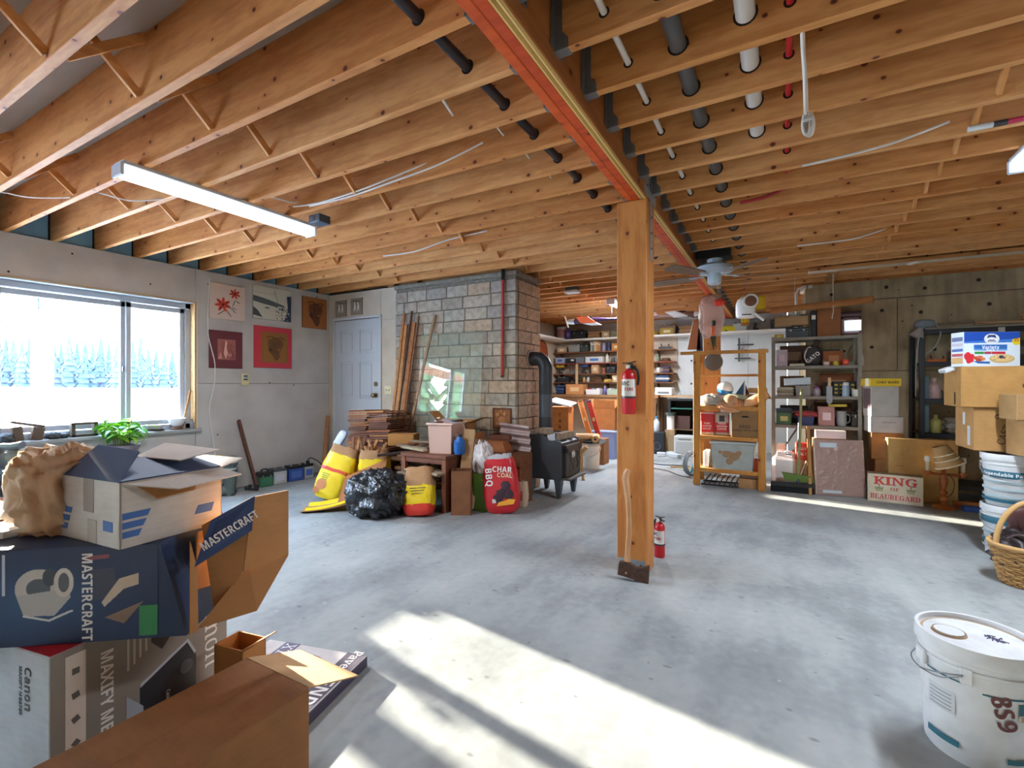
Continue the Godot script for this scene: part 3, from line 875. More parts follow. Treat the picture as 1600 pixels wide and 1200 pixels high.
func bottle(o: Node3D, r: float, h: float, c: String, cap: String):
	put("body", turned(V2([0.0001, 0, r * 0.92, 0, r, r * 0.15, r, h * 0.6, r * 0.8, h * 0.7, r * 0.36, h * 0.8, r * 0.34, h * 0.88]), 18), M(c, 0.3), o)
	put("cap", turned(V2([r * 0.38, h * 0.87, r * 0.38, h * 0.99, r * 0.3, h, 0.0001, h]), 14), M(cap, 0.45), o)
func spray(o: Node3D, r: float, h: float, c: String, cap: String):
	put("body", turned(V2([0.0001, 0, r, 0, r, h * 0.74, r * 0.7, h * 0.82]), 18), M(c, 0.35), o)
	put("cap", turned(V2([r * 0.86, h * 0.76, r * 0.82, h * 0.97, r * 0.7, h, 0.0001, h]), 16), M(cap, 0.4), o)
func book(o: Node3D, w: float, h: float, d: float, c: String):   # spine to the front
	put("cover", B.new().box(Vector3(0, h / 2, d / 2 - 0.002), Vector3(w, h, 0.004), 0.001).box(Vector3(w / 2 - 0.0015, h / 2, 0), Vector3(0.003, h, d)).box(Vector3(-w / 2 + 0.0015, h / 2, 0), Vector3(0.003, h, d)).mesh(), M(c, 0.6), o)
	put("pages", bx(w - 0.007, h - 0.012, d - 0.016, 0.0), M("e6dfce", 0.9), o, Vector3(0, h / 2, -0.002))
	put("spine_band", bx(w * 0.8, h * 0.16, 0.001, 0.0), M("e3dccb", 0.7), o, Vector3(0, h * 0.74, d / 2 + 0.0004))
func toolbox(o: Node3D, w: float, h: float, d: float, c: String, lidc: String):
	put("body", bx(w, h * 0.6, d, 0.008), M(c, 0.45), o, Vector3(0, h * 0.3, 0))
	put("lid", B.new().prism(V2([-d / 2 - 0.003, h * 0.6, d / 2 + 0.003, h * 0.6, d / 2 + 0.003, h * 0.72, d * 0.3, h * 0.84, -d * 0.3, h * 0.84, -d / 2 - 0.003, h * 0.72]), w * 1.01, Transform3D(Basis(Vector3.UP, PI / 2), Z)).mesh(), M(lidc, 0.45), o)
	put("handle", rod(curve([Vector3(-w * 0.22, h * 0.83, 0), Vector3(-w * 0.2, h * 0.97, 0), Vector3(w * 0.2, h * 0.97, 0), Vector3(w * 0.22, h * 0.83, 0)], 12), h * 0.03 + 0.003, 6), M("2a2b2d", 0.5), o)
	for s in [-1.0, 1.0]: put("latch", bx(w * 0.09, h * 0.16, 0.008, 0.002), steel(), o, Vector3(s * w * 0.28, h * 0.6, d / 2 + 0.003))
func drill(o: Node3D, s: float, c: String):
	put("motor_housing", turned(V2([0.0001, -0.5, 0.16, -0.48, 0.2, -0.3, 0.2, 0.2, 0.13, 0.32, 0.0001, 0.33]), 14, Transform3D(Basis(Vector3.BACK, -PI / 2) * Basis.from_scale(Vector3.ONE * s * 0.22), Vector3(0, s * 0.17, 0))), M(c, 0.45), o)
	put("chuck", turned(V2([0.0001, 0.3, 0.12, 0.32, 0.13, 0.5, 0.06, 0.6, 0.0001, 0.6]), 12, Transform3D(Basis(Vector3.BACK, -PI / 2) * Basis.from_scale(Vector3.ONE * s * 0.22), Vector3(0, s * 0.17, 0))), M("2b2c2e", 0.4), o)
	put("grip", bx(0.045 * s, 0.13 * s, 0.04 * s, 0.008), M("26272a", 0.6), o, Vector3(-0.03 * s, 0.08 * s, 0), Vector3(0, 0, -12))
	put("battery", bx(0.09 * s, 0.04 * s, 0.07 * s, 0.006), M("303236", 0.5), o, Vector3(-0.02 * s, 0.02 * s, 0))
func tray(o: Node3D, s: Vector3, c: String, fill: Array):
	put("body", shell_box(s, 0.004, 0.1), M(c, 0.5), o)
	var k := 0
	for q in fill:
		var f := B.new()
		var x := s.x * (-0.32 + 0.64 * k / maxf(1, fill.size() - 1))
		f.box(Vector3(x, s.y * 0.75, 0.0), Vector3(s.x * 0.5 / fill.size() + 0.01, s.y * 0.9, s.z * 0.7), 0.006, Basis(Vector3(0.3, 0.4, 1).normalized(), 0.3 * sin(k * 2.1 + s.x * 90)))
		put("contents", f.mesh(), M(q, 0.6), o)
		k += 1
func coil(o: Node3D, r: float, t: float, c: String, upright := false):
	for k in 3:
		var p := []
		for i in 24:
			var a := TAU * i / 24
			var q := Vector3(cos(a) * (r - k * t * 0.5), t + t * 1.7 * k, sin(a) * (r - k * t * 0.4))
			p.append(Vector3(q.x, q.z + r + t, q.y - t * 3) if upright else q)
		put("turn", rod(p, t, 6, true), M(c, 0.7), o)
func cup(o: Node3D, r: float, h: float, c: String):
	put("body", turned(V2([0.0001, 0, r * 0.85, 0, r, h * 0.15, r, h, r * 0.9, h, r * 0.88, h * 0.1, 0.0001, h * 0.08]), 20), M(c, 0.35), o)
	put("handle", rod(curve([Vector3(r * 0.9, h * 0.8, 0), Vector3(r * 1.6, h * 0.7, 0), Vector3(r * 1.5, h * 0.3, 0), Vector3(r * 0.9, h * 0.2, 0)], 10), r * 0.12, 6), M(c, 0.35), o)
func roll(o: Node3D, r: float, l: float, c: String):   # lying along x
	put("sheet_roll", turned(V2([r * 0.35, -l / 2, r, -l / 2, r, l / 2, r * 0.35, l / 2, r * 0.35, -l / 2]), 20, Transform3D(Basis(Vector3.BACK, PI / 2), Vector3(0, r, 0))), M(c, 0.7), o)
	put("core", turned(V2([r * 0.22, -l / 2 - 0.003, r * 0.36, -l / 2 - 0.003, r * 0.36, l / 2 + 0.003, r * 0.22, l / 2 + 0.003, r * 0.22, -l / 2 - 0.003]), 12, Transform3D(Basis(Vector3.BACK, PI / 2), Vector3(0, r, 0))), card_mat("a07a50"), o)
func planks(o: Node3D, w: float, h: float, d: float, c: String):
	var n := maxi(2, int(h / 0.03))
	for k in n: put("plank", bx(w * (1.0 - 0.08 * (k % 3)), h / n - 0.002, d * (0.8 + 0.2 * (k % 2)), 0.002), wood(c, false, k % 4), o, Vector3(0.02 * sin(k * 4.1) * w, h / n * (k + 0.5), 0), Vector3(0, 4 * sin(k * 2.7), 0))
func radio(o: Node3D, w: float, h: float, d: float, c: String):
	put("body", bx(w, h, d, 0.008), M(c, 0.4), o, Vector3(0, h / 2, 0))
	put("grille", turned(V2([0.0001, 0.003, h * 0.3, 0.003, h * 0.33, 0]), 18), M("1c1d1f", 0.7), o, Vector3(-w * 0.2, h * 0.5, d / 2), Vector3(90, 0, 0))
	put("dial", bx(w * 0.34, h * 0.28, 0.004, 0.001), M("cfd6d6", 0.4), o, Vector3(w * 0.24, h * 0.62, d / 2 + 0.001))
func folded(o: Node3D, w: float, h: float, d: float, cols: Array):
	var k := 0
	for c in cols:
		put("fold", bx(w * (0.94 + 0.06 * (k % 2)), h / cols.size() * 1.02, d, h / cols.size() * 0.4), M(c, 0.95, "blotch", 3.0), o, Vector3(0, h / cols.size() * (k + 0.5), 0), Vector3(0, 2 * sin(k * 3.0), 0))
		k += 1
func plane_tool(o: Node3D, w: float, c: String):
	put("body", bx(w, w * 0.2, w * 0.28, 0.004), M(c, 0.4, "", 1.0, {"metal": 0.5}), o, Vector3(0, w * 0.1, 0))
	put("knob", turned(V2([0.0001, 0, 0.03, 0.01, 0.02, 0.05, 0.035, 0.09, 0.0001, 0.12]), 12, Transform3D(Basis.from_scale(Vector3.ONE * w * 2), Z)), M("6a3d22", 0.5), o, Vector3(w * 0.32, w * 0.2, 0))
	put("grip", bx(w * 0.1, w * 0.32, w * 0.1, 0.006), M("6a3d22", 0.5), o, Vector3(-w * 0.3, w * 0.33, 0), Vector3(0, 0, 15))

func item(kind: String, o: Node3D, w: float, h: float, d: float, c: String, c2: String):
	match kind:
		"carton": carton_parts(o, Vector3(w, h, d), c); flat(o, "paper_label", w * 0.5, h * 0.4, Vector3(0.02 * w, h * 0.5, d / 2 + 0.0005), M(c2, 0.6))
		"book": book(o, w, h, d, c)
		"tin": tin(o, w / 2, h, c, c2)
		"jar": jar(o, w / 2, h, c, c2)
		"bottle": bottle(o, w / 2, h, c, c2)
		"spray can": spray(o, w / 2, h, c, c2)
		"toolbox": toolbox(o, w, h, d, c, c2)
		"drill": drill(o, w / 0.2, c)
		"parts tray": tray(o, Vector3(w, h, d), c, [c2, "8a8f94", c])
		"coil": coil(o, w / 2, h / 6, c)
		"mug": cup(o, w / 2.4, h, c)
		"roll": roll(o, h / 2, w, c)
		"plank stack": planks(o, w, h, d, c)
		"radio": radio(o, w, h, d, c)
		"folded cloth": folded(o, w, h, d, [c, c2, c])
		"hand plane": plane_tool(o, w, c)
const CATS := {"carton": "box", "book": "book", "tin": "tin", "jar": "jar", "bottle": "bottle", "spray can": "spray can", "toolbox": "toolbox", "drill": "drill", "parts tray": "tray", "coil": "coil", "mug": "mug", "roll": "roll", "plank stack": "wood", "radio": "radio", "folded cloth": "cloth", "hand plane": "hand plane"}
# a row of things on a shelf from u0; each entry: [gap before, kind, colour word, w, h, d, colour, second colour, (turn), (depth offset)]
func row(where: String, group: String, u0: float, y: float, v: float, list: Array):
	var u := u0
	for i in list.size():
		var q: Array = list[i]
		u += q[0] + q[3] / 2
		var near: String = ""
		var base := "%s %s on %s" % [q[2], q[1], where]
		var a := ("the %s %s" % [list[i - 1][2], list[i - 1][1]]) if i > 0 else ""
		var b := ("the %s %s" % [list[i + 1][2], list[i + 1][1]]) if i + 1 < list.size() else ""
		var roomy := ("%s between %s and %s" % [base, a, b]).split(" ").size() <= 15
		if a and b: near = (" between %s and %s" % [a, b]) if roomy else (" past %s" % a)
		elif a: near = " last past %s" % a
		elif b: near = " first before %s" % b
		if (base + near).split(" ").size() > 16: base = "%s %s on the far shelf" % [q[2], q[1]]
		var o := thing(String(q[1]).replace(" ", "_"), base + near, CATS[q[1]], P(u, y + 0.0005, v + (q[9] if q.size() > 9 else 0.0)), q[8] if q.size() > 8 else 0.0, group)
		item(q[1], o, q[3], q[4], q[5], q[6], q[7])
		u += q[3] / 2


func card4(a: Vector3, b: Vector3, c: Vector3, d: Vector3, th := 0.004) -> ArrayMesh:   # a stiff sheet through four corners
	var n := (b - a).cross(d - a).normalized() * th
	return B.new().hexa([a, b, c, d, a + n, b + n, c + n, d + n]).mesh()

func s_wall_art():
	var x := -5.4705
	# lilies
	var im := canvas(256, 256, Color("d8c3b4"))
	for q in [[178, 60, 0.9], [92, 150, 1.25]]:
		for k in 7:
			var a := TAU * k / 7.0 + 0.3
			var s: float = 34.0 * q[2]
			iell(im, q[0] + cos(a) * s * 0.7, q[1] + sin(a) * s * 0.6, s * 0.66, s * 0.26, Color("d8452c") if k % 2 else Color("b8311f"), a)
			iline(im, [q[0], q[1], q[0] + cos(a) * s * 1.1, q[1] + sin(a) * s], 2, Color("7a1f18"))
		iell(im, q[0], q[1], 8, 8, Color("5a1c16"))
	for q in [[120, 190, 150, 230], [100, 195, 60, 225], [180, 110, 165, 150], [190, 112, 215, 125], [150, 170, 185, 200], [160, 165, 190, 175]]: iline(im, q, 5, Color("56636a"))
	picture("lily_painting", "square painting of two red orange lilies on pale cloth", Vector2(0.40, 0.395), Vector3(x, 2.13, 3.103), im, Color("c9b6a6"))
	# ink landscape
	im = canvas(256, 200, Color("cfcdbb"))
	ipoly(im, [0, 62, 60, 70, 130, 84, 200, 100, 215, 108, 150, 116, 60, 106, 0, 96], Color("5d6467"))
	iline(im, [0, 40, 120, 44, 150, 36], 2, Color("8b8e86"))
	iline(im, [140, 20, 165, 90], 3, Color("7d817d"))
	ipoly(im, [0, 130, 30, 150, 60, 190, 0, 180], Color("4c5256"))
	iell(im, 90, 128, 16, 5, Color("6a6f70"))
	ipoly(im, [225, 40, 256, 36, 256, 200, 205, 200, 232, 120], Color("2f3d55"))
	R.seed = 31
	for k in 90: iell(im, 150 + R.randf() * 106, 110 + R.randf() * 86, R.randf_range(2, 7), R.randf_range(2, 5), Color("36435a") if k % 3 else Color("c5c6ba"), R.randf() * 3)
	picture("ink_landscape", "black and white ink landscape picture with dark tree", Vector2(0.505, 0.40), Vector3(x, 2.19, 3.65), im, Color("8d8f8c"))
	var dog := func(c0: Color, c1: Color) -> Image:
		var d := canvas(200, 220, c0)
		iell(d, 105, 80, 48, 44, c1.lerp(c0, 0.35))
		iell(d, 85, 130, 34, 26, c1.lerp(c0, 0.2), 0.5)
		ipoly(d, [60, 120, 130, 130, 140, 170, 118, 205, 95, 180], c1.lerp(c0, 0.35))
		for q in [[40, 40, 80, 30, 110, 45, 150, 32, 175, 50], [60, 50, 50, 90, 70, 120], [150, 45, 160, 90, 140, 130], [55, 120, 95, 145, 140, 140], [70, 140, 110, 200, 125, 190], [95, 70, 110, 90, 95, 100]]: iline(d, q, 5, c1)
		iell(d, 92, 84, 8, 8, c1); iell(d, 128, 80, 7, 7, c1); iell(d, 68, 128, 11, 8, c1.darkened(0.3))
		return d
	picture("wood_burning", "brown board with a burnt drawing of an animal head, nearest the room corner", Vector2(0.385, 0.41), Vector3(x, 2.155, 4.26), dog.call(Color("a5642f"), Color("4a2717")), Color("6f4020"))
	im = canvas(180, 200, Color("6d3239"))
	ipoly(im, [42, 45, 140, 45, 140, 155, 42, 155], Color("a5645a"))
	R.seed = 32
	for k in 60: iline(im, [46 + R.randf() * 90, 50 + R.randf() * 100, 46 + R.randf() * 90, 50 + R.randf() * 100], 1, Color("8a4a46"))
	ipoly(im, [84, 52, 94, 62, 90, 90, 98, 120, 86, 150, 74, 120, 80, 84], Color("dcae9d"))
	iell(im, 108, 128, 10, 8, Color("d9a896")); iell(im, 108, 128, 5, 4, Color("8d4d48"))
	ipoly(im, [44, 150, 60, 110, 66, 150], Color("c98f80")); ipoly(im, [110, 152, 128, 100, 138, 152], Color("8b4f49"))
	picture("maroon_print", "dark maroon framed print of small pale figures", Vector2(0.37, 0.42), Vector3(x, 1.593, 3.088), im, Color("5a292f"))
	var red := picture("red_mount", "bright red mount around a brown animal drawing", Vector2(0.50, 0.505), Vector3(x, 1.654, 3.663), canvas(8, 8, Color("c93a47")), Color("b93340"))
	put("drawing", board(0.355, 0.37, 0.004), printed(dog.call(Color("96662f"), Color("5e3a20"))), red, Vector3(0.01, 0.0, 0.0192))
	# two tiles over the door
	for k in 2:
		im = canvas(96, 96, Color("8a7f6c"))
		for j in 300: im.set_pixel((j * 37 + k * 11) % 96, (j * 53) % 96, Color("7b705e"))
		for s in [0, 1]:
			ipoly(im, [24 + s * 28, 80, 30 + s * 28, 44, 36 + s * 26, 34, 44 + s * 28, 42, 42 + s * 28, 80, 36 + s * 28, 60], Color("e4e0d2"))
			iell(im, 34 + s * 27, 30, 6, 7, Color("e4e0d2"))
		ipoly(im, [8, 14, 30, 10, 88, 18, 84, 26, 30, 20], Color("6b614f"))
		var t := solo("wall_tile", ["small square grey picture tile over the door hinges", "small square grey picture tile over the door knob side"][k], "picture", board(0.212, 0.22, 0.012), printed(im), P(-5.223 + 0.301 * k, 2.23 + 0.006 * k, 4.492))
	var th := thing("thermostat", "cream wall thermostat with a small grey window", "thermostat", P(x, 1.26, 3.304), 90)
	put("body", bx(0.088, 0.14, 0.024, 0.006), M("dccf9e", 0.5), th, Vector3(0, 0, 0.012))
	put("display", bx(0.05, 0.03, 0.004, 0.001), M("6d8593", 0.3), th, Vector3(0, 0.035, 0.0245))
	put("dial_slot", bx(0.05, 0.018, 0.004, 0.001), M("55564e", 0.5), th, Vector3(0, -0.002, 0.0245))
	var sw := thing("light_switch", "cream double light switch plate beside the white door", "switch", P(-4.362, 1.128, 4.499))
	put("plate", bx(0.118, 0.112, 0.006, 0.002), M("e0d8b4", 0.5), sw, Vector3(0, 0, 0.003))
	for s in [-0.023, 0.023]: put("toggle", bx(0.009, 0.02, 0.014, 0.002), M("cfc59c", 0.5), sw, Vector3(s, 0, 0.011))
	var c := thing("hanging_cable", "white cable hanging down the wall beside the lily painting", "cable", P(-5.46, 0, 0))
	put("cord", rod(curve([Vector3(0, 2.36, -2.905), Vector3(0.01, 2.0, -2.885), Vector3(0.012, 1.72, -2.89), Vector3(0.012, 1.45, -2.955), Vector3(0.012, 1.2, -2.95), Vector3(0.012, 0.95, -2.9), Vector3(0.012, 0.7, -2.92), Vector3(0.01, 0.4, -2.965)], 40), 0.0055, 6), M("e3e1da", 0.5), c)
	put("plug", bx(0.04, 0.05, 0.04, 0.008), M("d3a136", 0.5), c, Vector3(0.02, 0.38, -2.97))
	var ec := thing("extension_coil", "small yellow extension cord coil hanging under the white cable", "cord", P(-5.45, 0.26, 3.0), 90)
	coil(ec, 0.07, 0.008, "cda233", true)

func picture(n: String, label: String, s: Vector2, at: Vector3, im: Image, edge: Color) -> Node3D:
	var o := thing(n, label, "picture", P(at.x, at.y, at.z), 90)
	put("backing", bx(s.x, s.y, 0.014, 0.002), M(edge, 0.7), o, Vector3(0, 0, 0.007))
	put("print", board(s.x - 0.006, s.y - 0.006, 0.003), printed(im), o, Vector3(0, 0, 0.0155))
	return o

func s_sill():
	var dk := "3b4148"
	var y := 0.732
	var b := thing("wood_clamp_block", "tilted dark wooden bracket standing on the window sill's near end", "bracket", P(-5.5, y, 1.47), 90)
	put("arm", bx(0.21, 0.022, 0.05, 0.003), wood("6a5a4c"), b, Vector3(0.0, 0.135, 0), Vector3(0, 0, -14))
	put("leg", bx(0.06, 0.12, 0.05, 0.004), wood("6a5a4c"), b, Vector3(-0.06, 0.06, 0), Vector3(0, 0, 8))
	put("leg", bx(0.075, 0.105, 0.05, 0.004), wood("6a5a4c"), b, Vector3(0.06, 0.0535, 0), Vector3(0, 0, -12))
	for q in [[1.335, 0.035, "dark lump of rock on the sill beside the wooden bracket's foot"], [1.70, 0.022, "flat dark stone on the sill between bracket and open frame"], [1.63, 0.03, "rounded grey stone lying beyond the bracket on the sill"]]:
		solo("stone", q[2], "stone", B.new().blob(Z, Vector3(q[1] * 1.8, q[1], q[1] * 1.3), 0.25, 1.5, int(q[0] * 100), 0.8, 10).mesh(), M("565b60", 0.8, "block", 6.0), P(-5.49, y + q[1] * 0.95, q[0]))
	var f := thing("sill_frame", "small dark open rectangular frame standing on the sill", "frame", P(-5.5, y, 1.84), 90)
	put("frame_bars", B.new().box(Vector3(-0.08, 0.063, 0), Vector3(0.028, 0.126, 0.06), 0.003).box(Vector3(0.08, 0.063, 0), Vector3(0.028, 0.126, 0.06), 0.003).box(Vector3(0, 0.118, 0), Vector3(0.19, 0.018, 0.06), 0.003).box(Vector3(0, 0.011, 0), Vector3(0.19, 0.022, 0.06), 0.003).mesh(), wood("5b5148"), f)
	var w := thing("sill_bowl", "white bowl on a dark foot on the window sill", "bowl", P(-5.5, y, 2.6))
	put("body", turned(V2([0.0001, 0.03, 0.03, 0.03, 0.055, 0.05, 0.075, 0.09, 0.082, 0.115, 0.077, 0.115, 0.07, 0.09, 0.045, 0.055, 0.0001, 0.05]), 28), M("e9ecee", 0.35), w)
	put("foot", turned(V2([0.0001, 0, 0.05, 0, 0.056, 0.012, 0.034, 0.032, 0.0001, 0.032]), 24), M("6c4a38", 0.6), w)
	solo("sill_dish", "flat dark dish on the window sill beside the white bowl", "dish", turned(V2([0.0001, 0, 0.045, 0, 0.062, 0.014, 0.07, 0.026, 0.064, 0.026, 0.045, 0.01, 0.0001, 0.009]), 24), M("6a5a4d", 0.5), P(-5.5, y, 2.42))
	var lean := solo("leaning_stick", "thin wooden stick leaning in the corner of the window", "stick", B.new().bar(P(-5.52, y, 2.66), P(-5.5, 1.14, 2.735), 0.02, 0.012, Vector3.UP, 0.002).mesh(), wood("b98d62"))
	var bt := thing("sill_bottle", "small grey bottle in the far corner of the sill", "bottle", P(-5.455, y, 2.725))
	bottle(bt, 0.018, 0.1, "8b94a0", "5b636c")
	# the plant on its stand
	var st := thing("plant_stand", "low wooden stand under the potted plant", "stand", P(-5.24, 0, 2.03), 90)
	put("top", bx(0.34, 0.03, 0.3, 0.004), wood("8a6b4a"), st, Vector3(0, 0.435, 0))
	for sx in [-0.14, 0.14]:
		for sz in [-0.12, 0.12]: put("leg", bx(0.035, 0.42, 0.035, 0.003), wood("8a6b4a", true), st, Vector3(sx, 0.21, sz))
	var p := thing("potted_plant", "leafy green plant in a dark pot below the window", "plant", P(-5.24, 0.4505, 2.03))
	put("pot", turned(V2([0.0001, 0.0, 0.09, 0, 0.12, 0.17, 0.128, 0.17, 0.13, 0.2, 0.115, 0.2, 0.11, 0.16, 0.0001, 0.16]), 28), M("7d7480", 0.6), p)
	put("soil", turned(V2([0.108, 0.165, 0.06, 0.172, 0.0001, 0.17]), 20), M("3b2d24", 0.95), p)
	var leaf := B.new().grid(func(s: float, t: float) -> Vector3: return Vector3((t - 0.5) * 0.05 * sin(PI * pow(s, 0.75)) + 0.0, 0.012 * sin(s * PI) - absf(t - 0.5) * -0.012 - s * s * 0.03, s * 0.11), 6, 2, 0.0007).mesh()
	var lm := [M("6fae2f", 0.5, "", 1.0, {"back": Color(0.55, 0.7, 0.15)}), M("4d9238", 0.5, "", 1.0, {"back": Color(0.4, 0.6, 0.15)}), M("93c13a", 0.5, "", 1.0, {"back": Color(0.6, 0.75, 0.2)})]
	R.seed = 12
	for k in 17:
		var a := R.randf() * TAU
		var r := R.randf_range(0.01, 0.07)
		var top := Vector3(cos(a) * (r + 0.10), R.randf_range(0.30, 0.43), sin(a) * (r + 0.11))
		put("stem", rod(curve([Vector3(cos(a) * r, 0.165, sin(a) * r), Vector3(cos(a) * (r + 0.02), 0.27, sin(a) * (r + 0.02)), top], 8), 0.004, 5), M("6b7f3a", 0.6), p)
		for j in 7:
			var h := R.randf_range(0.45, 1.0)
			var at := Vector3(cos(a) * (r + 0.10 * h * h), 0.165 + (top.y - 0.165) * h, sin(a) * (r + 0.11 * h * h))
			var o := put("leaf", leaf, lm[R.randi() % 3], p, at, Vector3(R.randf_range(-25, 30), R.randf() * 360, R.randf_range(-25, 25)))
			o.scale = Vector3.ONE * R.randf_range(0.65, 1.15)

func s_floor_left():
	# things along the window wall
	for k in 2:
		var b := thing("rubber_boot", ["tall grey green rubber boot, the one farther from the wall", "tall grey green rubber boot standing close to the wall"][k], "boot", P([-5.2, -5.33][k], 0, [2.98, 3.07][k]), [-40.0, -25.0][k], "pair of rubber boots")
		var m := M("5f6d68", 0.45)
		var leg := B.new()
		leg.tube([Vector3(0, 0.0, 0), Vector3(0, 0.07, 0.005), Vector3(0, 0.14, 0), Vector3(0, 0.25, 0), Vector3(0, 0.36, 0), Vector3(0.005, 0.37, 0)], [0.048, 0.052, 0.055, 0.062, 0.07, 0.07], 16)
		leg.tube([Vector3(0, 0.05, -0.02), Vector3(0, 0.055, 0.06), Vector3(0, 0.045, 0.14), Vector3(0, 0.035, 0.19), Vector3(0, 0.03, 0.21)], [0.045, 0.052, 0.046, 0.038, 0.015], 14)
		put("upper", leg.mesh(), m, b)
		put("sole", B.new().prism(V2([-0.045, -0.05, 0.045, -0.05, 0.04, 0.05, 0.048, 0.14, 0.03, 0.21, -0.03, 0.215, -0.048, 0.14, -0.04, 0.05]), 0.022, Transform3D(Basis(Vector3.RIGHT, PI / 2), Vector3(0, 0.012, 0))).mesh(), M("39423f", 0.7), b)
		put("top_band", turned(V2([0.07, 0.352, 0.075, 0.354, 0.075, 0.376, 0.06, 0.376, 0.058, 0.35]), 20), M("a5b0ab", 0.5), b, Vector3(0, 0, 0))
		put("light_band", turned(V2([0.0655, 0.28, 0.0665, 0.29, 0.068, 0.3]), 20), M("c3ccc8", 0.5), b, Vector3(0, 0, 0))
	var cl := thing("small_clamp", "small black clamp lying on the floor beside the boots", "clamp", P(-5.2, 0, 3.22), 20)
	put("bar", bx(0.16, 0.018, 0.02, 0.003), M("25282b", 0.5), cl, Vector3(0, 0.02, 0))
	put("jaw", bx(0.03, 0.07, 0.03, 0.005), M("25282b", 0.5), cl, Vector3(0.07, 0.04, 0))
	put("jaw", bx(0.03, 0.06, 0.03, 0.005), M("25282b", 0.5), cl, Vector3(-0.02, 0.04, 0))
	put("knob", turned(V2([0.0001, 0, 0.016, 0.004, 0.016, 0.02, 0.0001, 0.024]), 12), M("33363a", 0.5), cl, Vector3(-0.07, 0.028, 0))
	solo("leaning_board", "dark red brown board leaning against the window wall", "board", B.new().bar(P(-5.22, 0.012, 3.30), P(-5.45, 0.79, 3.22), 0.075, 0.028, P(0.3, 0, 1), 0.004).mesh(), wood("6e4435", false, 2))
	var t := thing("green_tool_box", "green and black carry case on the floor beside the leaning board", "case", P(-5.33, 0, 3.46), 78)
	toolbox(t, 0.15, 0.2, 0.14, "3f7a58", "26282b")
	for q in [["white grey car battery between the green case and the blue battery", "c2c4c6", "55585c", 3.63, 0.16], ["blue car battery with black top and handle", "3a5aa8", "1f2226", 3.85, 0.19], ["pale grey car battery with black top, farthest along the wall", "b5b9bd", "1e2124", 4.03, 0.12]]:
		var a := thing("car_battery", q[0], "battery", P(-5.33, 0, q[3]), 82, "batteries along the wall")
		put("case", bx(q[4], 0.15, 0.15, 0.006), M(q[1], 0.45), a, Vector3(0, 0.075, 0))
		put("top", bx(q[4] * 0.98, 0.035, 0.145, 0.006), M(q[2], 0.5), a, Vector3(0, 0.167, 0))
		for s in [-0.3, 0.3]: put("terminal", turned(V2([0.0001, 0, 0.011, 0, 0.009, 0.02, 0.0001, 0.02]), 10), steel("b8babd"), a, Vector3(q[4] * s, 0.184, 0.04))
		put("paper_label", bx(q[4] * 0.7, 0.08, 0.001, 0.0), M("cfd6e4" if q[1] == "c2c4c6" else "5477c4", 0.5), a, Vector3(0, 0.08, 0.0755))
	var jc := thing("jumper_cable", "dark cable curling from the farthest battery to the wall corner", "cable", P(0, 0, 0))
	put("cord", rod(curve([P(-5.33, 0.2, 4.04), P(-5.36, 0.24, 4.12), P(-5.3, 0.16, 4.22), P(-5.25, 0.03, 4.26), P(-5.2, 0.008, 4.15), P(-5.27, 0.008, 4.32)], 30), 0.007, 6), M("3a3c3e", 0.6), jc)
	put("clip", bx(0.05, 0.025, 0.03, 0.006), M("2a2b2c", 0.5), jc, P(-5.34, 0.2, 4.06))
	solo("door_stick", "pale timber strip standing against the wall beside the door hinges", "strip", B.new().bar(P(-5.33, 0.0, 4.28), P(-5.42, 0.77, 4.44), 0.05, 0.025, P(1, 0, -1), 0.003).mesh(), wood("b5825a", false, 1))

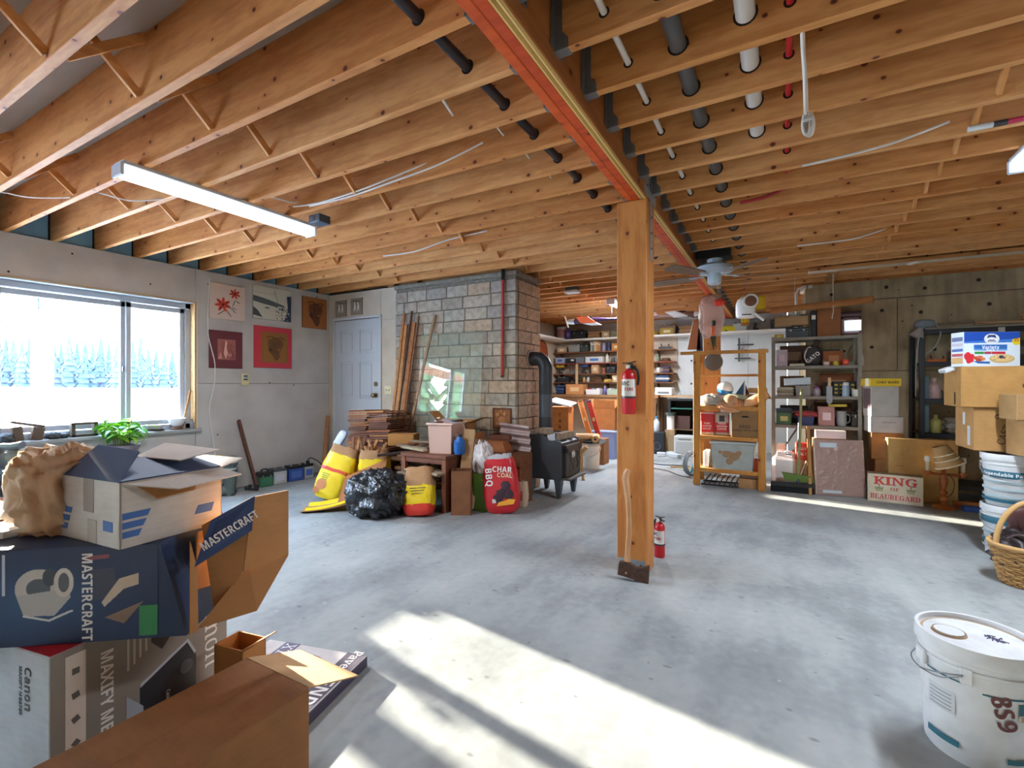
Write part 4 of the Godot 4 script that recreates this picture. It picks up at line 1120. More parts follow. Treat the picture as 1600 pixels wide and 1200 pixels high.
func s_near_pile():
	# printer carton on the floor, lying on its side
	var pr := thing("printer_box", "grey and white printer carton with red top under the blue tool box", "box", P(-2.035, 0, 0.755), 10)
	var s := Vector3(0.42, 0.44, 0.55)
	put("body", bx(s.x, s.y, s.z, 0.004), M("c5cfd4", 0.6, "card", 2.0), pr, Vector3(0, 0.22, 0))
	put("red_panel", bx(s.x - 0.004, 0.0015, s.z - 0.004, 0.0), M("b3222f", 0.5), pr, Vector3(0, 0.4405, 0))
	var face := Node3D.new()
	var gm := put("printed_face", bx(s.z - 0.002, s.y - 0.002, 0.0015, 0.0), M("8c857b", 0.5), pr, Vector3(s.x / 2 + 0.0007, 0.22, 0), Vector3(0, 90, 0))
	face.free()
	# on this face local x runs from the near corner to the far end
	var wt := M("ece8e2", 0.6)
	txt(gm, "MAXIFY MB2720", 0.033, Vector3(-0.135, -0.01, 0.001), wt, Vector3(0, 0, -90))
	txt(gm, "Canon", 0.062, Vector3(0.215, 0.06, 0.001), wt, Vector3(0, 0, -90), SERIF)
	flat(gm, "icon_strip", 0.05, 0.36, Vector3(-0.215, 0.02, 0.001), M("d9cdbf", 0.6))
	for k in 5: flat(gm, "icon", 0.018, 0.018, Vector3(-0.215, 0.15 - 0.07 * k, 0.0018), M("6a635a", 0.6), Vector3(0, 0, 12 * k))
	for k in 4: flat(gm, "small_print", 0.006, 0.1, Vector3(-0.075 + 0.018 * k, 0.12 + 0.012 * k, 0.001), M("c8c2b8", 0.6))
	put("badge", B.new().prism(V2([-0.035, 0.035, 0.035, 0.035, 0.035, 0.0, 0.0, -0.04, -0.035, 0.0]), 0.001, Transform3D()).mesh(), M("33302c", 0.5), gm, Vector3(0.03, 0.125, 0.001))
	put("gold_seal", turned(V2([0.035, 0, 0.0, 0.001]), 24), M("c79a45", 0.5), gm, Vector3(0.13, 0.14, 0.001), Vector3(90, 0, 0))
	put("machine_picture", B.new().prism(V2([-0.06, 0.02, 0.1, 0.09, 0.13, 0.03, 0.13, -0.16, -0.06, -0.2]), 0.001).mesh(), M("2a2b30", 0.4), gm, Vector3(0.02, -0.02, 0.001))
	put("machine_picture", B.new().prism(V2([-0.06, 0.026, 0.1, 0.096, 0.13, 0.036, 0.124, 0.03, 0.097, 0.084, -0.06, 0.014]), 0.0012).mesh(), M("b8bcc2", 0.4), gm, Vector3(0.02, -0.02, 0.0014))
	put("machine_picture", turned(V2([0.024, 0, 0.0, 0.001]), 16), M("5a5e66", 0.4), gm, Vector3(0.115, -0.02, 0.0018), Vector3(90, 0, 0))
	txt(gm, "Canon", 0.012, Vector3(0.05, -0.09, 0.0018), wt, Vector3(0, 0, -90), SERIF)
	put("machine_picture", B.new().prism(V2([-0.1, 0.0, -0.05, -0.06, -0.05, -0.2, -0.1, -0.2]), 0.001).mesh(), M("a7b0ba", 0.4), gm, Vector3(0.02, -0.01, 0.0012))
	txt(pr, "Canon", 0.03, Vector3(0.11, 0.33, s.z / 2 + 0.001), M("4a5258", 0.6), Vector3(0, 0, -90))
	txt(pr, "MAXIFY MB2720", 0.013, Vector3(0.075, 0.32, s.z / 2 + 0.001), M("5a646a", 0.6), Vector3(0, 0, -90))
	# blue tool box
	var bl := thing("blue_tool_box", "large blue printed tool carton with open flaps under the white box", "box", P(-2.0, 0.4425, 0.72), 37.6)
	bl.position = P(-1.57 - 0.375 * 0.792 - 0.2 * 0.61, 0.4425, 0.77 - 0.375 * 0.61 + 0.2 * 0.792)
	put("body", B.new().hexa([Vector3(-0.375, 0, 0.2), Vector3(0.375, 0, 0.2), Vector3(0.375, 0, -0.2), Vector3(-0.375, 0, -0.2), Vector3(-0.375, 0.283, 0.2), Vector3(0.30, 0.283, 0.2), Vector3(0.30, 0.283, -0.2), Vector3(-0.375, 0.283, -0.2)]).mesh(), M("1c3860", 0.5, "card", 1.5), bl)
	var im := canvas(512, 200, Color("1f4377"))
	for y in 200:
		for x in range(0, 512): im.set_pixel(x, y, Color("15305a").lerp(Color("2c5f90"), clampf(1.0 - Vector2((x - 250) / 190.0, (y - 110) / 90.0).length(), 0, 1)))
	for k in 4: im.fill_rect(Rect2i(150 + k * 16, 10, 6, 120 - (k % 2) * 36), Color("c9d6e6"))
	iell(im, 268, 82, 46, 40, Color("c9c8c4")); iell(im, 268, 82, 24, 20, Color("56606a"))
	ipoly(im, [225, 96, 330, 84, 332, 104, 300, 140, 240, 138], Color("b9bdbd"))
	iell(im, 290, 60, 14, 18, Color("3b4754")); iline(im, [240, 138, 290, 150, 335, 132], 4, Color("d8dcdc"))
	iell(im, 318, 72, 20, 30, Color("d5d3cd")); iell(im, 318, 72, 11, 20, Color("5d656e"))
	ipoly(im, [372, 50, 420, 46, 426, 110, 378, 112], Color("39435a")); ipoly(im, [430, 70, 470, 60, 470, 84, 440, 92, 400, 128, 394, 118], Color("c9bca8"))
	ipoly(im, [360, 20, 410, 18, 410, 26, 360, 30], Color("8a4a58")); ipoly(im, [400, 150, 480, 120, 440, 165], Color("8d7a6a"))
	put("printed_front", board(0.67, 0.281, 0.0015), printed(im, 0.4), bl, Vector3(-0.039, 0.1415, 0.2008))
	txt(bl, "MASTERCRAFT", 0.027, Vector3(0.105, 0.135, 0.2022), M("eef1f4", 0.5), Vector3(0, 0, -90))
	flat(bl, "green_sticker", 0.05, 0.09, Vector3(0.27, 0.055, 0.2018), M("2f9055", 0.5))
	put("round_seal", turned(V2([0.022, 0, 0.0, 0.001]), 20), M("5d82ac", 0.5), bl, Vector3(-0.24, 0.04, 0.2018), Vector3(90, 0, 0))
	var brown := card_mat("b5824f")
	var lb := func(p: Vector3) -> Vector3: return bl.transform.affine_inverse() * p
	var a1 := P(-1.568, 0.642, 0.79)
	var a2 := P(-1.60, 0.735, 0.86)
	var fl := put("flap", card4(lb.call(a1), lb.call(P(-1.54, 0.715, 0.955)), lb.call(P(-1.555, 0.825, 0.975)), lb.call(P(-1.60, 0.765, 0.855))), M("31466f", 0.5), bl)
	var ex: Vector3 = (P(-1.54, 0.715, 0.955) - a1).normalized()
	var ez: Vector3 = -ex.cross(P(-1.60, 0.765, 0.855) - a1).normalized() * -1.0
	var tm := txt(bl, "MASTERCRAFT", 0.026, Z, M("e9e4de", 0.5))
	tm.transform = bl.transform.affine_inverse() * Transform3D(Basis(ex, ez.cross(ex), ez), (a1 + P(-1.54, 0.715, 0.955) + P(-1.555, 0.825, 0.975) + P(-1.6, 0.765, 0.855)) / 4.0 + ez * 0.03 - Vector3(0, 0.012, 0)).scaled_local(Vector3(0.72, 1, 1))
	put("flap", card4(lb.call(P(-1.575, 0.575, 0.945)), lb.call(P(-1.60, 0.57, 1.13)), lb.call(P(-1.60, 0.81, 1.13)), lb.call(P(-1.57, 0.82, 0.975))), brown, bl)
	put("flap", card4(lb.call(P(-1.575, 0.446, 0.80)), lb.call(P(-1.52, 0.45, 0.96)), lb.call(P(-1.595, 0.57, 1.13)), lb.call(P(-1.60, 0.58, 0.98))), brown, bl)
	put("flap", card4(lb.call(P(-1.565, 0.445, 0.775)), lb.call(P(-1.568, 0.445, 0.80)), lb.call(P(-1.575, 0.64, 0.80)), lb.call(P(-1.565, 0.727, 0.775))), brown, bl)
	put("inner_wall", card4(lb.call(P(-1.62, 0.447, 0.88)), lb.call(P(-1.575, 0.575, 0.945)), lb.call(P(-1.57, 0.82, 0.975)), lb.call(P(-1.66, 0.74, 0.86))), brown, bl)
	put("inner_wall", card4(lb.call(P(-1.66, 0.445, 0.84)), lb.call(P(-1.78, 0.445, 1.02)), lb.call(P(-1.78, 0.72, 1.02)), lb.call(P(-1.66, 0.72, 0.84))), brown, bl)
	# white carton with blue stripes
	var w := thing("white_striped_box", "white carton with blue corner stripes and raised flaps on the blue tool box", "box", P(-1.838, 0.7265, 0.773), 5)
	var wm := M("cdc6bd", 0.7, "card", 2.0)
	put("body", shell_box(Vector3(0.33, 0.192, 0.303)), wm, w)
	var navy := M("2f4a72", 0.6)
	put("flap", card4(Vector3(-0.16, 0.19, 0.15), Vector3(0.162, 0.19, 0.15), Vector3(0.06, 0.262, 0.045), Vector3(-0.165, 0.272, 0.05)), navy, w)
	put("flap", card4(Vector3(-0.05, 0.232, 0.0), Vector3(0.12, 0.225, -0.04), Vector3(0.13, 0.245, -0.17), Vector3(-0.1, 0.262, -0.12)), wm, w)
	put("flap", card4(Vector3(0.16, 0.192, 0.148), Vector3(0.16, 0.192, -0.15), Vector3(-0.04, 0.238, -0.12), Vector3(-0.01, 0.228, 0.06)), navy, w)
	put("flap", card4(Vector3(0.165, 0.19, 0.15), Vector3(0.165, 0.19, -0.15), Vector3(0.215, 0.165, -0.19), Vector3(0.235, 0.16, 0.03)), wm, w)
	put("flap", card4(Vector3(0.165, 0.188, 0.12), Vector3(0.165, 0.188, -0.08), Vector3(0.182, 0.135, -0.05), Vector3(0.185, 0.13, 0.06)), brown, w)
	put("flap", card4(Vector3(0.16, 0.192, -0.15), Vector3(-0.16, 0.192, -0.15), Vector3(-0.13, 0.205, -0.25), Vector3(0.15, 0.21, -0.24)), wm, w)
	var ink := M("3a67a8", 0.6)
	for k in 3:
		put("printed_stripe", B.new().prism(V2([0, 0, 0.062 - k * 0.012, 0, 0.055 - k * 0.012, -0.018, 0, -0.018]), 0.001).mesh(), ink, w, Vector3(-0.155, 0.096 - 0.026 * k, 0.1522))
		put("printed_stripe", B.new().prism(V2([0, 0, 0.075 - k * 0.012, 0, 0.066 - k * 0.012, -0.019, 0, -0.019]), 0.001).mesh(), ink, w, Vector3(0.1657, 0.102 - 0.027 * k, 0.145), Vector3(0, 90, 0))
	flat(w, "printed_mark", 0.05, 0.03, Vector3(0.105, 0.06, 0.1522), ink)
	put("printed_mark", B.new().prism(V2([0, 0, 0.055, 0, 0.065, 0.028, 0.012, 0.028]), 0.001).mesh(), ink, w, Vector3(0.1657, 0.05, -0.06), Vector3(0, 90, 0))
	flat(w, "tape", 0.055, 0.1, Vector3(0.0, 0.142, 0.1522), M("8a7b6c", 0.4))
	flat(w, "tape", 0.05, 0.07, Vector3(0.02, 0.036, 0.1522), M("a89b8c", 0.4))
	# crumpled bag, polystyrene slab
	solo("paper_bag", "crumpled tan paper bag behind the white striped box", "bag", B.new().blob(Z, Vector3(0.125, 0.135, 0.11), 0.3, 1.3, 6, 0.75, 30).mesh(), M("c6ab8a", 0.75, "", 1.0, {"back": Color(0.4, 0.3, 0.2), "bump": "crumple", "bs": 1.5}), P(-2.10, 0.845, 0.64))
	solo("foam_slab", "white foam slab lying on the blue tool box in sunlight", "foam", B.new().hexa([Vector3(-0.1, 0, 0.05), Vector3(0.07, 0, 0.045), Vector3(0.11, 0, -0.04), Vector3(-0.08, 0, -0.06), Vector3(-0.1, 0.022, 0.05), Vector3(0.07, 0.022, 0.045), Vector3(0.11, 0.022, -0.04), Vector3(-0.08, 0.022, -0.06)]).mesh(), M("eef3f6", 0.7), P(-2.17, 0.727, 0.50), Vector3(0, 35, 0))
	# brown carton in front and small things round it
	var fc := thing("cardboard_box", "plain brown carton with one flap open in the sun before the printer carton", "box", P(-1.378, 0, 0.645))
	put("body", bx(0.315, 0.30, 0.58, 0.004), card_mat("9c6a3e"), fc, Vector3(0, 0.15, 0))
	put("flap", card4(Vector3(-0.155, 0.3, -0.288), Vector3(0.155, 0.3, -0.288), Vector3(0.175, 0.25, -0.46), Vector3(-0.13, 0.245, -0.47)), card_mat("c9a273"), fc)
	for k in [-1.0, 1.0]: put("flap", bx(0.155, 0.003, 0.576, 0.001), card_mat("a06d40"), fc, Vector3(k * 0.078, 0.3015, 0))
	carton("small open brown carton in the sun behind the printer carton", P(-1.68, 0, 1.0), 10, Vector3(0.13, 0.29, 0.1), "c08448", [null, null, null, 60.0])
	var v := thing("flat_plank_box", "flat purple and white printed carton lying on the floor in the sun", "box", P(-1.72, 0, 1.15), 14)
	put("body", bx(0.5, 0.045, 0.52, 0.003), M("d9d5d3", 0.6, "card", 2.0), v, Vector3(0, 0.0225, 0))
	var pur := M("4c4557", 0.5)
	put("printed_band", bx(0.085, 0.001, 0.518, 0.0), pur, v, Vector3(0.2, 0.0455, 0))
	put("printed_band", bx(0.075, 0.001, 0.518, 0.0), M("6b6a80", 0.5), v, Vector3(-0.12, 0.0455, 0))
	put("printed_band", bx(0.002, 0.043, 0.518, 0.0), pur, v, Vector3(0.2505, 0.0225, 0))
	txt(v, "ENDURA", 0.055, Vector3(0.205, 0.0466, 0.08), M("f2f0ee", 0.6), Vector3(-90, -90, 0))
	txt(v, "Pavers", 0.04, Vector3(0.205, 0.0466, -0.19), M("f2f0ee", 0.6), Vector3(-90, -90, 0), SERIF)
	txt(v, "XTILE", 0.05, Vector3(-0.12, 0.0466, -0.15), M("e8e8ee", 0.6), Vector3(-90, -90, 0), SERIF)
	txt(v, "FP", 0.05, Vector3(0.05, 0.0466, -0.1), M("8a4a72", 0.6), Vector3(-90, -90, 0))
	put("printed_arc", B.new().tube(curve([Vector3(0.03, 0.046, -0.2), Vector3(0.1, 0.046, -0.16), Vector3(0.12, 0.046, -0.08), Vector3(0.09, 0.046, -0.02)], 16), [0.003, 0.004, 0.006, 0.008, 0.009, 0.009, 0.009, 0.009, 0.009, 0.009, 0.009, 0.009, 0.008, 0.006, 0.005, 0.004, 0.003], 6).mesh(), M("8a3f70", 0.6), v)
	# farther clutter by the window
	carton("brown carton with a ragged top edge behind the foam slab", P(-3.0, 0, 0.72), 12, Vector3(0.5, 0.66, 0.36), "8f5a38", [], "")
	var bin := thing("blue_crate", "dark blue ribbed crate behind the brown carton by the window", "crate", P(-3.42, 0, 1.05), 8)
	put("body", shell_box(Vector3(0.5, 0.75, 0.36), 0.008, 0.06), M("2f4560", 0.45), bin)
	for k in 9: put("rib", bx(0.012, 0.66, 0.014, 0.003), M("3c5776", 0.4), bin, Vector3(-0.22 + 0.055 * k, 0.37, 0.178))
	put("rim", B.new().box(Vector3(0, 0.745, 0.18), Vector3(0.53, 0.03, 0.02), 0.004).box(Vector3(0, 0.745, -0.18), Vector3(0.53, 0.03, 0.02), 0.004).box(Vector3(0.258, 0.745, 0), Vector3(0.02, 0.03, 0.36), 0.004).box(Vector3(-0.258, 0.745, 0), Vector3(0.02, 0.03, 0.36), 0.004).mesh(), M("3c5776", 0.4), bin)
	var br := thing("clamp_post", "dark grey upright post with a bent arm by the window", "post", P(-3.62, 0, 0.86), 10)
	put("upright", bx(0.06, 0.84, 0.04, 0.004), M("4a5866", 0.5), br, Vector3(0, 0.42, 0))
	put("arm", rod(curve([Vector3(0, 0.82, 0), Vector3(0.02, 0.87, 0), Vector3(0.1, 0.875, 0), Vector3(0.2, 0.89, 0)], 10), 0.018, 8), M("5b6773", 0.5), br)
	solo("striped_cloth", "bundled striped grey cloth lying over the blue crate's edge", "cloth", B.new().blob(Z, Vector3(0.14, 0.045, 0.06), 0.3, 1.6, 9, 0.8, 18).mesh(), M("8c8d82", 0.9, "card", 8.0), P(-3.42, 0.80, 0.93), Vector3(0, 10, -16))


func sack(w: float, h: float, d: float, t0: float, t1: float, infl: float, sd: int, n := 20) -> ArrayMesh:   # part of a stuffed paper sack between heights t0 and t1
	var nz := FastNoiseLite.new()
	nz.seed = sd; nz.frequency = 2.2; nz.fractal_octaves = 2
	nz.noise_type = FastNoiseLite.TYPE_SIMPLEX; nz.fractal_type = FastNoiseLite.FRACTAL_RIDGED
	var f := func(s: float, t: float) -> Vector3:
		var hh := lerpf(t0, t1, s)
		var a := t * TAU
		var e := 0.55
		var c := Vector2(signf(cos(a)) * pow(absf(cos(a)), e), signf(sin(a)) * pow(absf(sin(a)), e))
		var bulge := 0.86 + 0.2 * sin(PI * clampf(hh * 0.9 + 0.08, 0, 1)) - (0.22 * pow(1.0 - hh / 0.1, 2) if hh < 0.1 else 0.0)
		var k := bulge * (1.0 + 0.07 * nz.get_noise_3d(cos(a) * 0.9, hh * 2.0, sin(a) * 0.9)) + infl
		return Vector3(c.x * w / 2 * k, hh * h + 0.012 * nz.get_noise_2d(a, 3.0) * hh, c.y * d / 2 * k)
	var b := B.new()
	b.grid(f, maxi(3, int(n * (t1 - t0))), 36, 0.003 if t0 > 0.0 else 0.0)
	if t0 <= 0.0: b.lathe(V2([0.0001, 0.002, 0.5, 0.002]), 16, Transform3D(Basis.from_scale(Vector3(w * 0.64, 1, d * 0.64)), Z))
	return b.mesh()

func s_pile():
	# yellow sacks
	var yel := M("f0d21c", 0.4)
	var kraft := card_mat("b58a60")
	var y1 := thing("yellow_sack", "leaning yellow paper sack with brown rim near the door", "bag", P(-4.12, 0.01, 3.36), 28)
	y1.rotation_degrees = Vector3(-18, 24, -16)
	put("body", sack(0.32, 0.56, 0.2, 0.0, 0.86, 0.0, 3), yel, y1)
	put("rim", sack(0.32, 0.56, 0.2, 0.84, 1.0, 0.02, 3), kraft, y1)
	put("red_band", sack(0.32, 0.56, 0.2, 0.5, 0.56, 0.012, 3), M("d5482b", 0.5), y1)
	put("printed_picture", turned(V2([0.055, 0, 0.0, 0.002]), 16), M("c98450", 0.5), y1, Vector3(-0.07, 0.13, 0.108), Vector3(90, 0, 0))
	put("printed_picture", turned(V2([0.035, 0, 0.0, 0.002]), 16), M("b9743f", 0.5), y1, Vector3(-0.1, 0.06, 0.105), Vector3(90, 0, 0))
	for k in 4: put("printed_line", bx(0.09 - 0.012 * k, 0.008, 0.002, 0.0), M("8a9a2c", 0.5), y1, Vector3(-0.06, 0.24 - 0.02 * k, 0.108))
	solo("cement_packet", "small white packet sticking out of the yellow sack near the door", "packet", B.new().blob(Z, Vector3(0.045, 0.1, 0.02), 0.1, 2.0, 4, 0.5, 12).mesh(), M("c8d3e2", 0.5), P(-4.2, 0.60, 3.60), Vector3(-10, 20, -28))
	var y2 := thing("yellow_sack", "upright yellow paper sack full of kindling beside the shingles", "bag", P(-3.74, 0, 3.66), 22)
	put("body", sack(0.3, 0.52, 0.2, 0.0, 0.84, 0.0, 8), yel, y2)
	put("rim", sack(0.3, 0.52, 0.2, 0.82, 1.0, 0.02, 8), kraft, y2)
	put("orange_band", sack(0.3, 0.52, 0.2, 0.46, 0.58, 0.012, 8), M("df6a2c", 0.5), y2)
	R.seed = 41
	for k in 13:
		var a := P(-3.74 + R.randf_range(-0.1, 0.1), 0.3, 3.66 + R.randf_range(-0.05, 0.05))
		solo("kindling_stick", "split kindling stick poking out of the upright yellow sack", "wood", B.new().bar(a, a + Vector3(R.randf_range(-0.12, 0.08), R.randf_range(0.24, 0.36), R.randf_range(-0.08, 0.08)), 0.024, 0.014, Vector3(R.randf(), 0.3, R.randf()), 0.002).mesh(), wood(["b98a5c", "8a5f3f", "c9a071", "a06c44"][k % 4], false, k), Z, Z, "kindling in the upright yellow sack")
	for k in 5:
		var a := P(-4.02 + 0.05 * k, 0.34, 3.6)
		solo("kindling_stick", "kindling stick standing in the leaning yellow sack", "wood", B.new().bar(a, a + Vector3(0.04 * k - 0.04, R.randf_range(0.24, 0.32), -0.06), 0.03, 0.014, Vector3(0.3, 0.2, 1), 0.002).mesh(), wood(["8a5f3f", "b98a5c", "7a5340"][k % 3], false, k), Z, Z, "kindling in the leaning yellow sack")
	var y3 := thing("yellow_sack", "yellow and red paper sack standing upside down by the low table", "bag", P(-2.88, 0.0, 3.36), 24)
	y3.rotation_degrees = Vector3(-22, 20, 6)
	put("body", sack(0.27, 0.44, 0.17, 0.2, 0.62, 0.0, 13), yel, y3)
	put("foot", sack(0.27, 0.44, 0.17, 0.0, 0.22, 0.012, 13), M("d93a2b", 0.45), y3)
	put("rim", sack(0.27, 0.44, 0.17, 0.6, 1.0, 0.012, 13), kraft, y3)
	for k in 3: put("printed_line", bx(0.15 - 0.02 * k, 0.008, 0.002, 0.0), M("6b6a1e", 0.5), y3, Vector3(0.01, 0.24 - 0.025 * k, 0.092))
	# black bag, cardboard
	var gb := thing("garbage_bag", "shiny black plastic garbage bag stuffed full on the floor", "bag", P(-3.27, 0, 3.24))
	var bm := M("20252b", 0.28, "", 1.5, {"spec": 0.6, "bump": "crumple", "bs": 2.0})
	put("bag", B.new().blob(Vector3(0, 0.17, 0), Vector3(0.25, 0.2, 0.225), 0.3, 1.3, 21, 0.85, 48, -0.168).mesh(), bm, gb)
	put("knot", B.new().blob(Vector3(-0.2, 0.16, 0.06), Vector3(0.09, 0.07, 0.07), 0.6, 2.2, 5, 0.9, 16).mesh(), bm, gb)
	put("knot", B.new().blob(Vector3(0.06, 0.345, -0.02), Vector3(0.1, 0.035, 0.06), 0.6, 2.2, 6, 0.9, 14).mesh(), bm, gb)
	solo("cardboard_sheet", "torn brown cardboard sheet leaning behind the black bag", "cardboard", card4(P(-3.72, 0.01, 3.14), P(-3.42, 0.03, 3.36), P(-3.5, 0.44, 3.6), P(-3.82, 0.27, 3.34), 0.005), card_mat("b5794a"))
	var cf := thing("flattened_sack", "flattened yellow and brown carton lying before the leaning sack", "cardboard", P(-3.78, 0, 3.08), 38)
	put("sheet", B.new().grid(func(s: float, t: float) -> Vector3: return Vector3((s - 0.5) * 0.42, 0.012 + 0.06 * s * s + 0.012 * sin(t * 7.0), (t - 0.5) * 0.2), 10, 8, 0.006).mesh(), card_mat("bf8f5e"), cf)
	put("yellow_print", B.new().grid(func(s: float, t: float) -> Vector3: return Vector3((s - 0.5) * 0.36, 0.02 + 0.06 * s * s + 0.012 * sin(t * 7.0) + 0.03 * pow(t, 2), (0.5 - t) * 0.16 - 0.02), 10, 8, 0.004).mesh(), yel, cf)
	# cedar shingles
	var sh := thing("shingle_stack", "tall stack of brown cedar shingles beside the white door", "wood", P(-4.06, 0, 4.05), 0)
	R.seed = 44
	for k in 34:
		var y := 0.012 + k * 0.0265
		for j in 2:
			var wv := R.randf_range(0.26, 0.3)
			put("shingle", B.new().hexa([Vector3(-wv / 2, 0, 0.2), Vector3(wv / 2, 0, 0.2), Vector3(wv / 2, 0, -0.2), Vector3(-wv / 2, 0, -0.2), Vector3(-wv / 2, 0.022, 0.2), Vector3(wv / 2, 0.022, 0.2), Vector3(wv / 2, 0.007, -0.2), Vector3(-wv / 2, 0.007, -0.2)]).mesh(), wood(["9a6038", "7d4a2f", "ab7448", "6b4230"][R.randi() % 4], false, R.randi() % 4), sh, Vector3(-0.15 + 0.3 * j + R.randf_range(-0.02, 0.02), y, R.randf_range(-0.02, 0.02)), Vector3(0, R.randf_range(-9, 9) if k < 22 else R.randf_range(-4, 14), R.randf_range(0, 2) if k < 22 else 3.0))
	# firewood and scrap heap under a carton
	var hp := thing("scrap_heap", "loose heap of split boards between shingle stack and low table", "wood", P(-3.48, 0, 4.06))
	for k in 26:
		var lvl := k / 5
		put("scrap_board", bx(R.randf_range(0.28, 0.4), 0.035, R.randf_range(0.05, 0.1), 0.004), wood(["8b6b50", "a58463", "6f4d38", "b9946c"][k % 4], false, k % 4), hp, Vector3(R.randf_range(-0.06, 0.06), 0.05 + lvl * 0.085 + R.randf() * 0.02, -0.2 + 0.1 * (k % 5) + R.randf() * 0.03), Vector3(R.randf_range(-8, 8), R.randf_range(-35, 35), R.randf_range(-9, 9)))
	carton("small brown carton lying on the heap of boards by the shingles", P(-3.60, 0.535, 3.95), 18, Vector3(0.3, 0.13, 0.16), "b47f42")
	var scr := [[-3.36, 0.58, 4.0, 30, "c9773f"], [-3.45, 0.56, 3.82, -20, "4b3a33"], [-3.3, 0.56, 3.75, 12, "8f8273"], [-3.2, 0.56, 3.66, -8, "b0a58e"], [-3.42, 0.5, 3.62, 40, "3f342f"], [-3.15, 0.57, 3.95, 4, "77614c"], [-3.22, 0.60, 3.88, 22, "9c9488"]]
	for k in scr.size():
		var q: Array = scr[k]
		solo("scrap_board", ["orange brown splinter of board across the heap", "dark scrap board poking from the heap toward the sacks", "grey weathered board on the low table's end", "pale weathered board at the low table's front edge", "blackish board hanging over the yellow sack", "brown board behind the weathered ones on the low table", "light grey board lying across the low table's boards"][k], "wood", bx(0.34, 0.022, 0.06, 0.003), wood(q[4], false, k % 4), P(q[0], q[1], q[2]), Vector3(4 - k, q[3], 6 * sin(k * 2.0)), "")
	# low table
	var tb := thing("low_table", "low dark red brown table loaded with scrap wood and tubs", "table", P(-3.0, 0, 3.9))
	var tm := wood("7a4c38", false, 1)
	put("top", bx(0.56, 0.035, 0.70, 0.004), tm, tb, Vector3(0, 0.5125, 0))
	put("shelf", bx(0.5, 0.02, 0.64, 0.003), tm, tb, Vector3(0, 0.27, 0))
	put("apron", bx(0.5, 0.05, 0.02, 0.003), tm, tb, Vector3(0, 0.47, 0.325))
	put("side_panel", bx(0.02, 0.5, 0.56, 0.003), tm, tb, Vector3(0.25, 0.25, 0))
	for x in [-0.25, 0.25]:
		for z in [-0.32, 0.32]: put("leg", bx(0.05, 0.495, 0.05, 0.004), wood("8a5640", true, 1), tb, Vector3(x, 0.2475, z))
	for k in 8: solo("weathered_board", "weathered grey board stacked on the low table's shelf", "wood", bx(R.randf_range(0.34, 0.48), 0.022, R.randf_range(0.06, 0.1), 0.003), wood(["a39a8b", "8d8273", "b5ab9a", "77614c"][k % 4], false, k % 4), P(-3.10 + 0.02 * k, 0.296 + 0.024 * (k / 2), 3.46 + 0.11 * (k % 2) + 0.015 * k), Vector3(0, R.randf_range(-14, 20), 0), "weathered boards on the table shelf")
	var tote := thing("clear_tote", "pinkish translucent storage tub on the low table", "tub", P(-2.92, 0.5305, 3.83), 14)
	put("tub", shell_box(Vector3(0.25, 0.29, 0.36), 0.005, 0.1), M("d7b6a6", 0.3, "", 1.0, {"back": Color(0.4, 0.3, 0.26)}), tote)
	put("contents", bx(0.2, 0.22, 0.3, 0.01), M("b58f7e", 0.7, "blotch", 4.0), tote, Vector3(0, 0.125, 0))
	put("rim", B.new().box(Vector3(0, 0.287, 0.185), Vector3(0.28, 0.018, 0.014), 0.003).box(Vector3(0, 0.287, -0.185), Vector3(0.28, 0.018, 0.014), 0.003).box(Vector3(0.132, 0.287, 0), Vector3(0.014, 0.018, 0.37), 0.003).box(Vector3(-0.132, 0.287, 0), Vector3(0.014, 0.018, 0.37), 0.003).mesh(), M("e0c6ba", 0.35), tote)
	carton("open brown carton with wide flaps behind the translucent tub", P(-3.02, 0.5305, 4.13), 6, Vector3(0.34, 0.27, 0.2), "b07c44", [62.0, 80.0, 48.0, 70.0])
	for k in 3: solo("paper_bundle", ["bundle of pale papers lying over the tub", "folded grey leaflet on the papers over the tub", "white card sticking up from the open carton's corner"][k], "paper", bx([0.17, 0.13, 0.07][k], 0.008, [0.1, 0.1, 0.1][k], 0.001), M(["c3bfcc", "9aa3a4", "e2dfe0"][k], 0.7), P([-2.9, -2.84, -3.2][k], [0.832, 0.85, 0.80][k], [3.86, 3.9, 4.02][k]), [Vector3(6, 20, -10), Vector3(-4, 40, 8), Vector3(60, 20, 30)][k])
	put("handle", rod(curve([Vector3(0.10, 0.29, -0.1), Vector3(0.16, 0.25, -0.06), Vector3(0.18, 0.17, -0.02), Vector3(0.17, 0.1, 0.02)], 14), 0.006, 6), M("dcd8d0", 0.5), tote)
	var bj := thing("blue_jug", "blue plastic jug between the tub and the leaning board", "jug", P(-2.70, 0.5, 3.74), 12)
	put("body", turned(V2([0.0001, 0.03, 0.045, 0.03, 0.055, 0.05, 0.055, 0.15, 0.03, 0.18, 0.024, 0.2]), 20), M("1f5fa8", 0.4), bj)
	put("cap", turned(V2([0.026, 0.198, 0.026, 0.222, 0.0001, 0.224]), 14), M("2a2c30", 0.5), bj)
	# tall carton with boards, green bin, bags
	var tc := carton("tall narrow brown carton with boards standing in it", P(-2.60, 0, 3.64), 29, Vector3(0.18, 0.405, 0.17), "8f5f3d", [null, null, null, 20.0])
	solo("leaning_board", "tan board standing out of the tall narrow carton", "board", B.new().bar(P(-2.62, 0.03, 3.66), P(-2.66, 0.76, 3.86), 0.11, 0.02, P(0.3, 0, -1), 0.003).mesh(), wood("c3a47a", false, 3))
	solo("leaning_board", "pinkish thin board behind the tan board in the tall carton", "board", B.new().bar(P(-2.57, 0.03, 3.70), P(-2.62, 0.66, 3.94), 0.1, 0.015, P(0.3, 0, -1), 0.003).mesh(), wood("c9ab9a", false, 1))
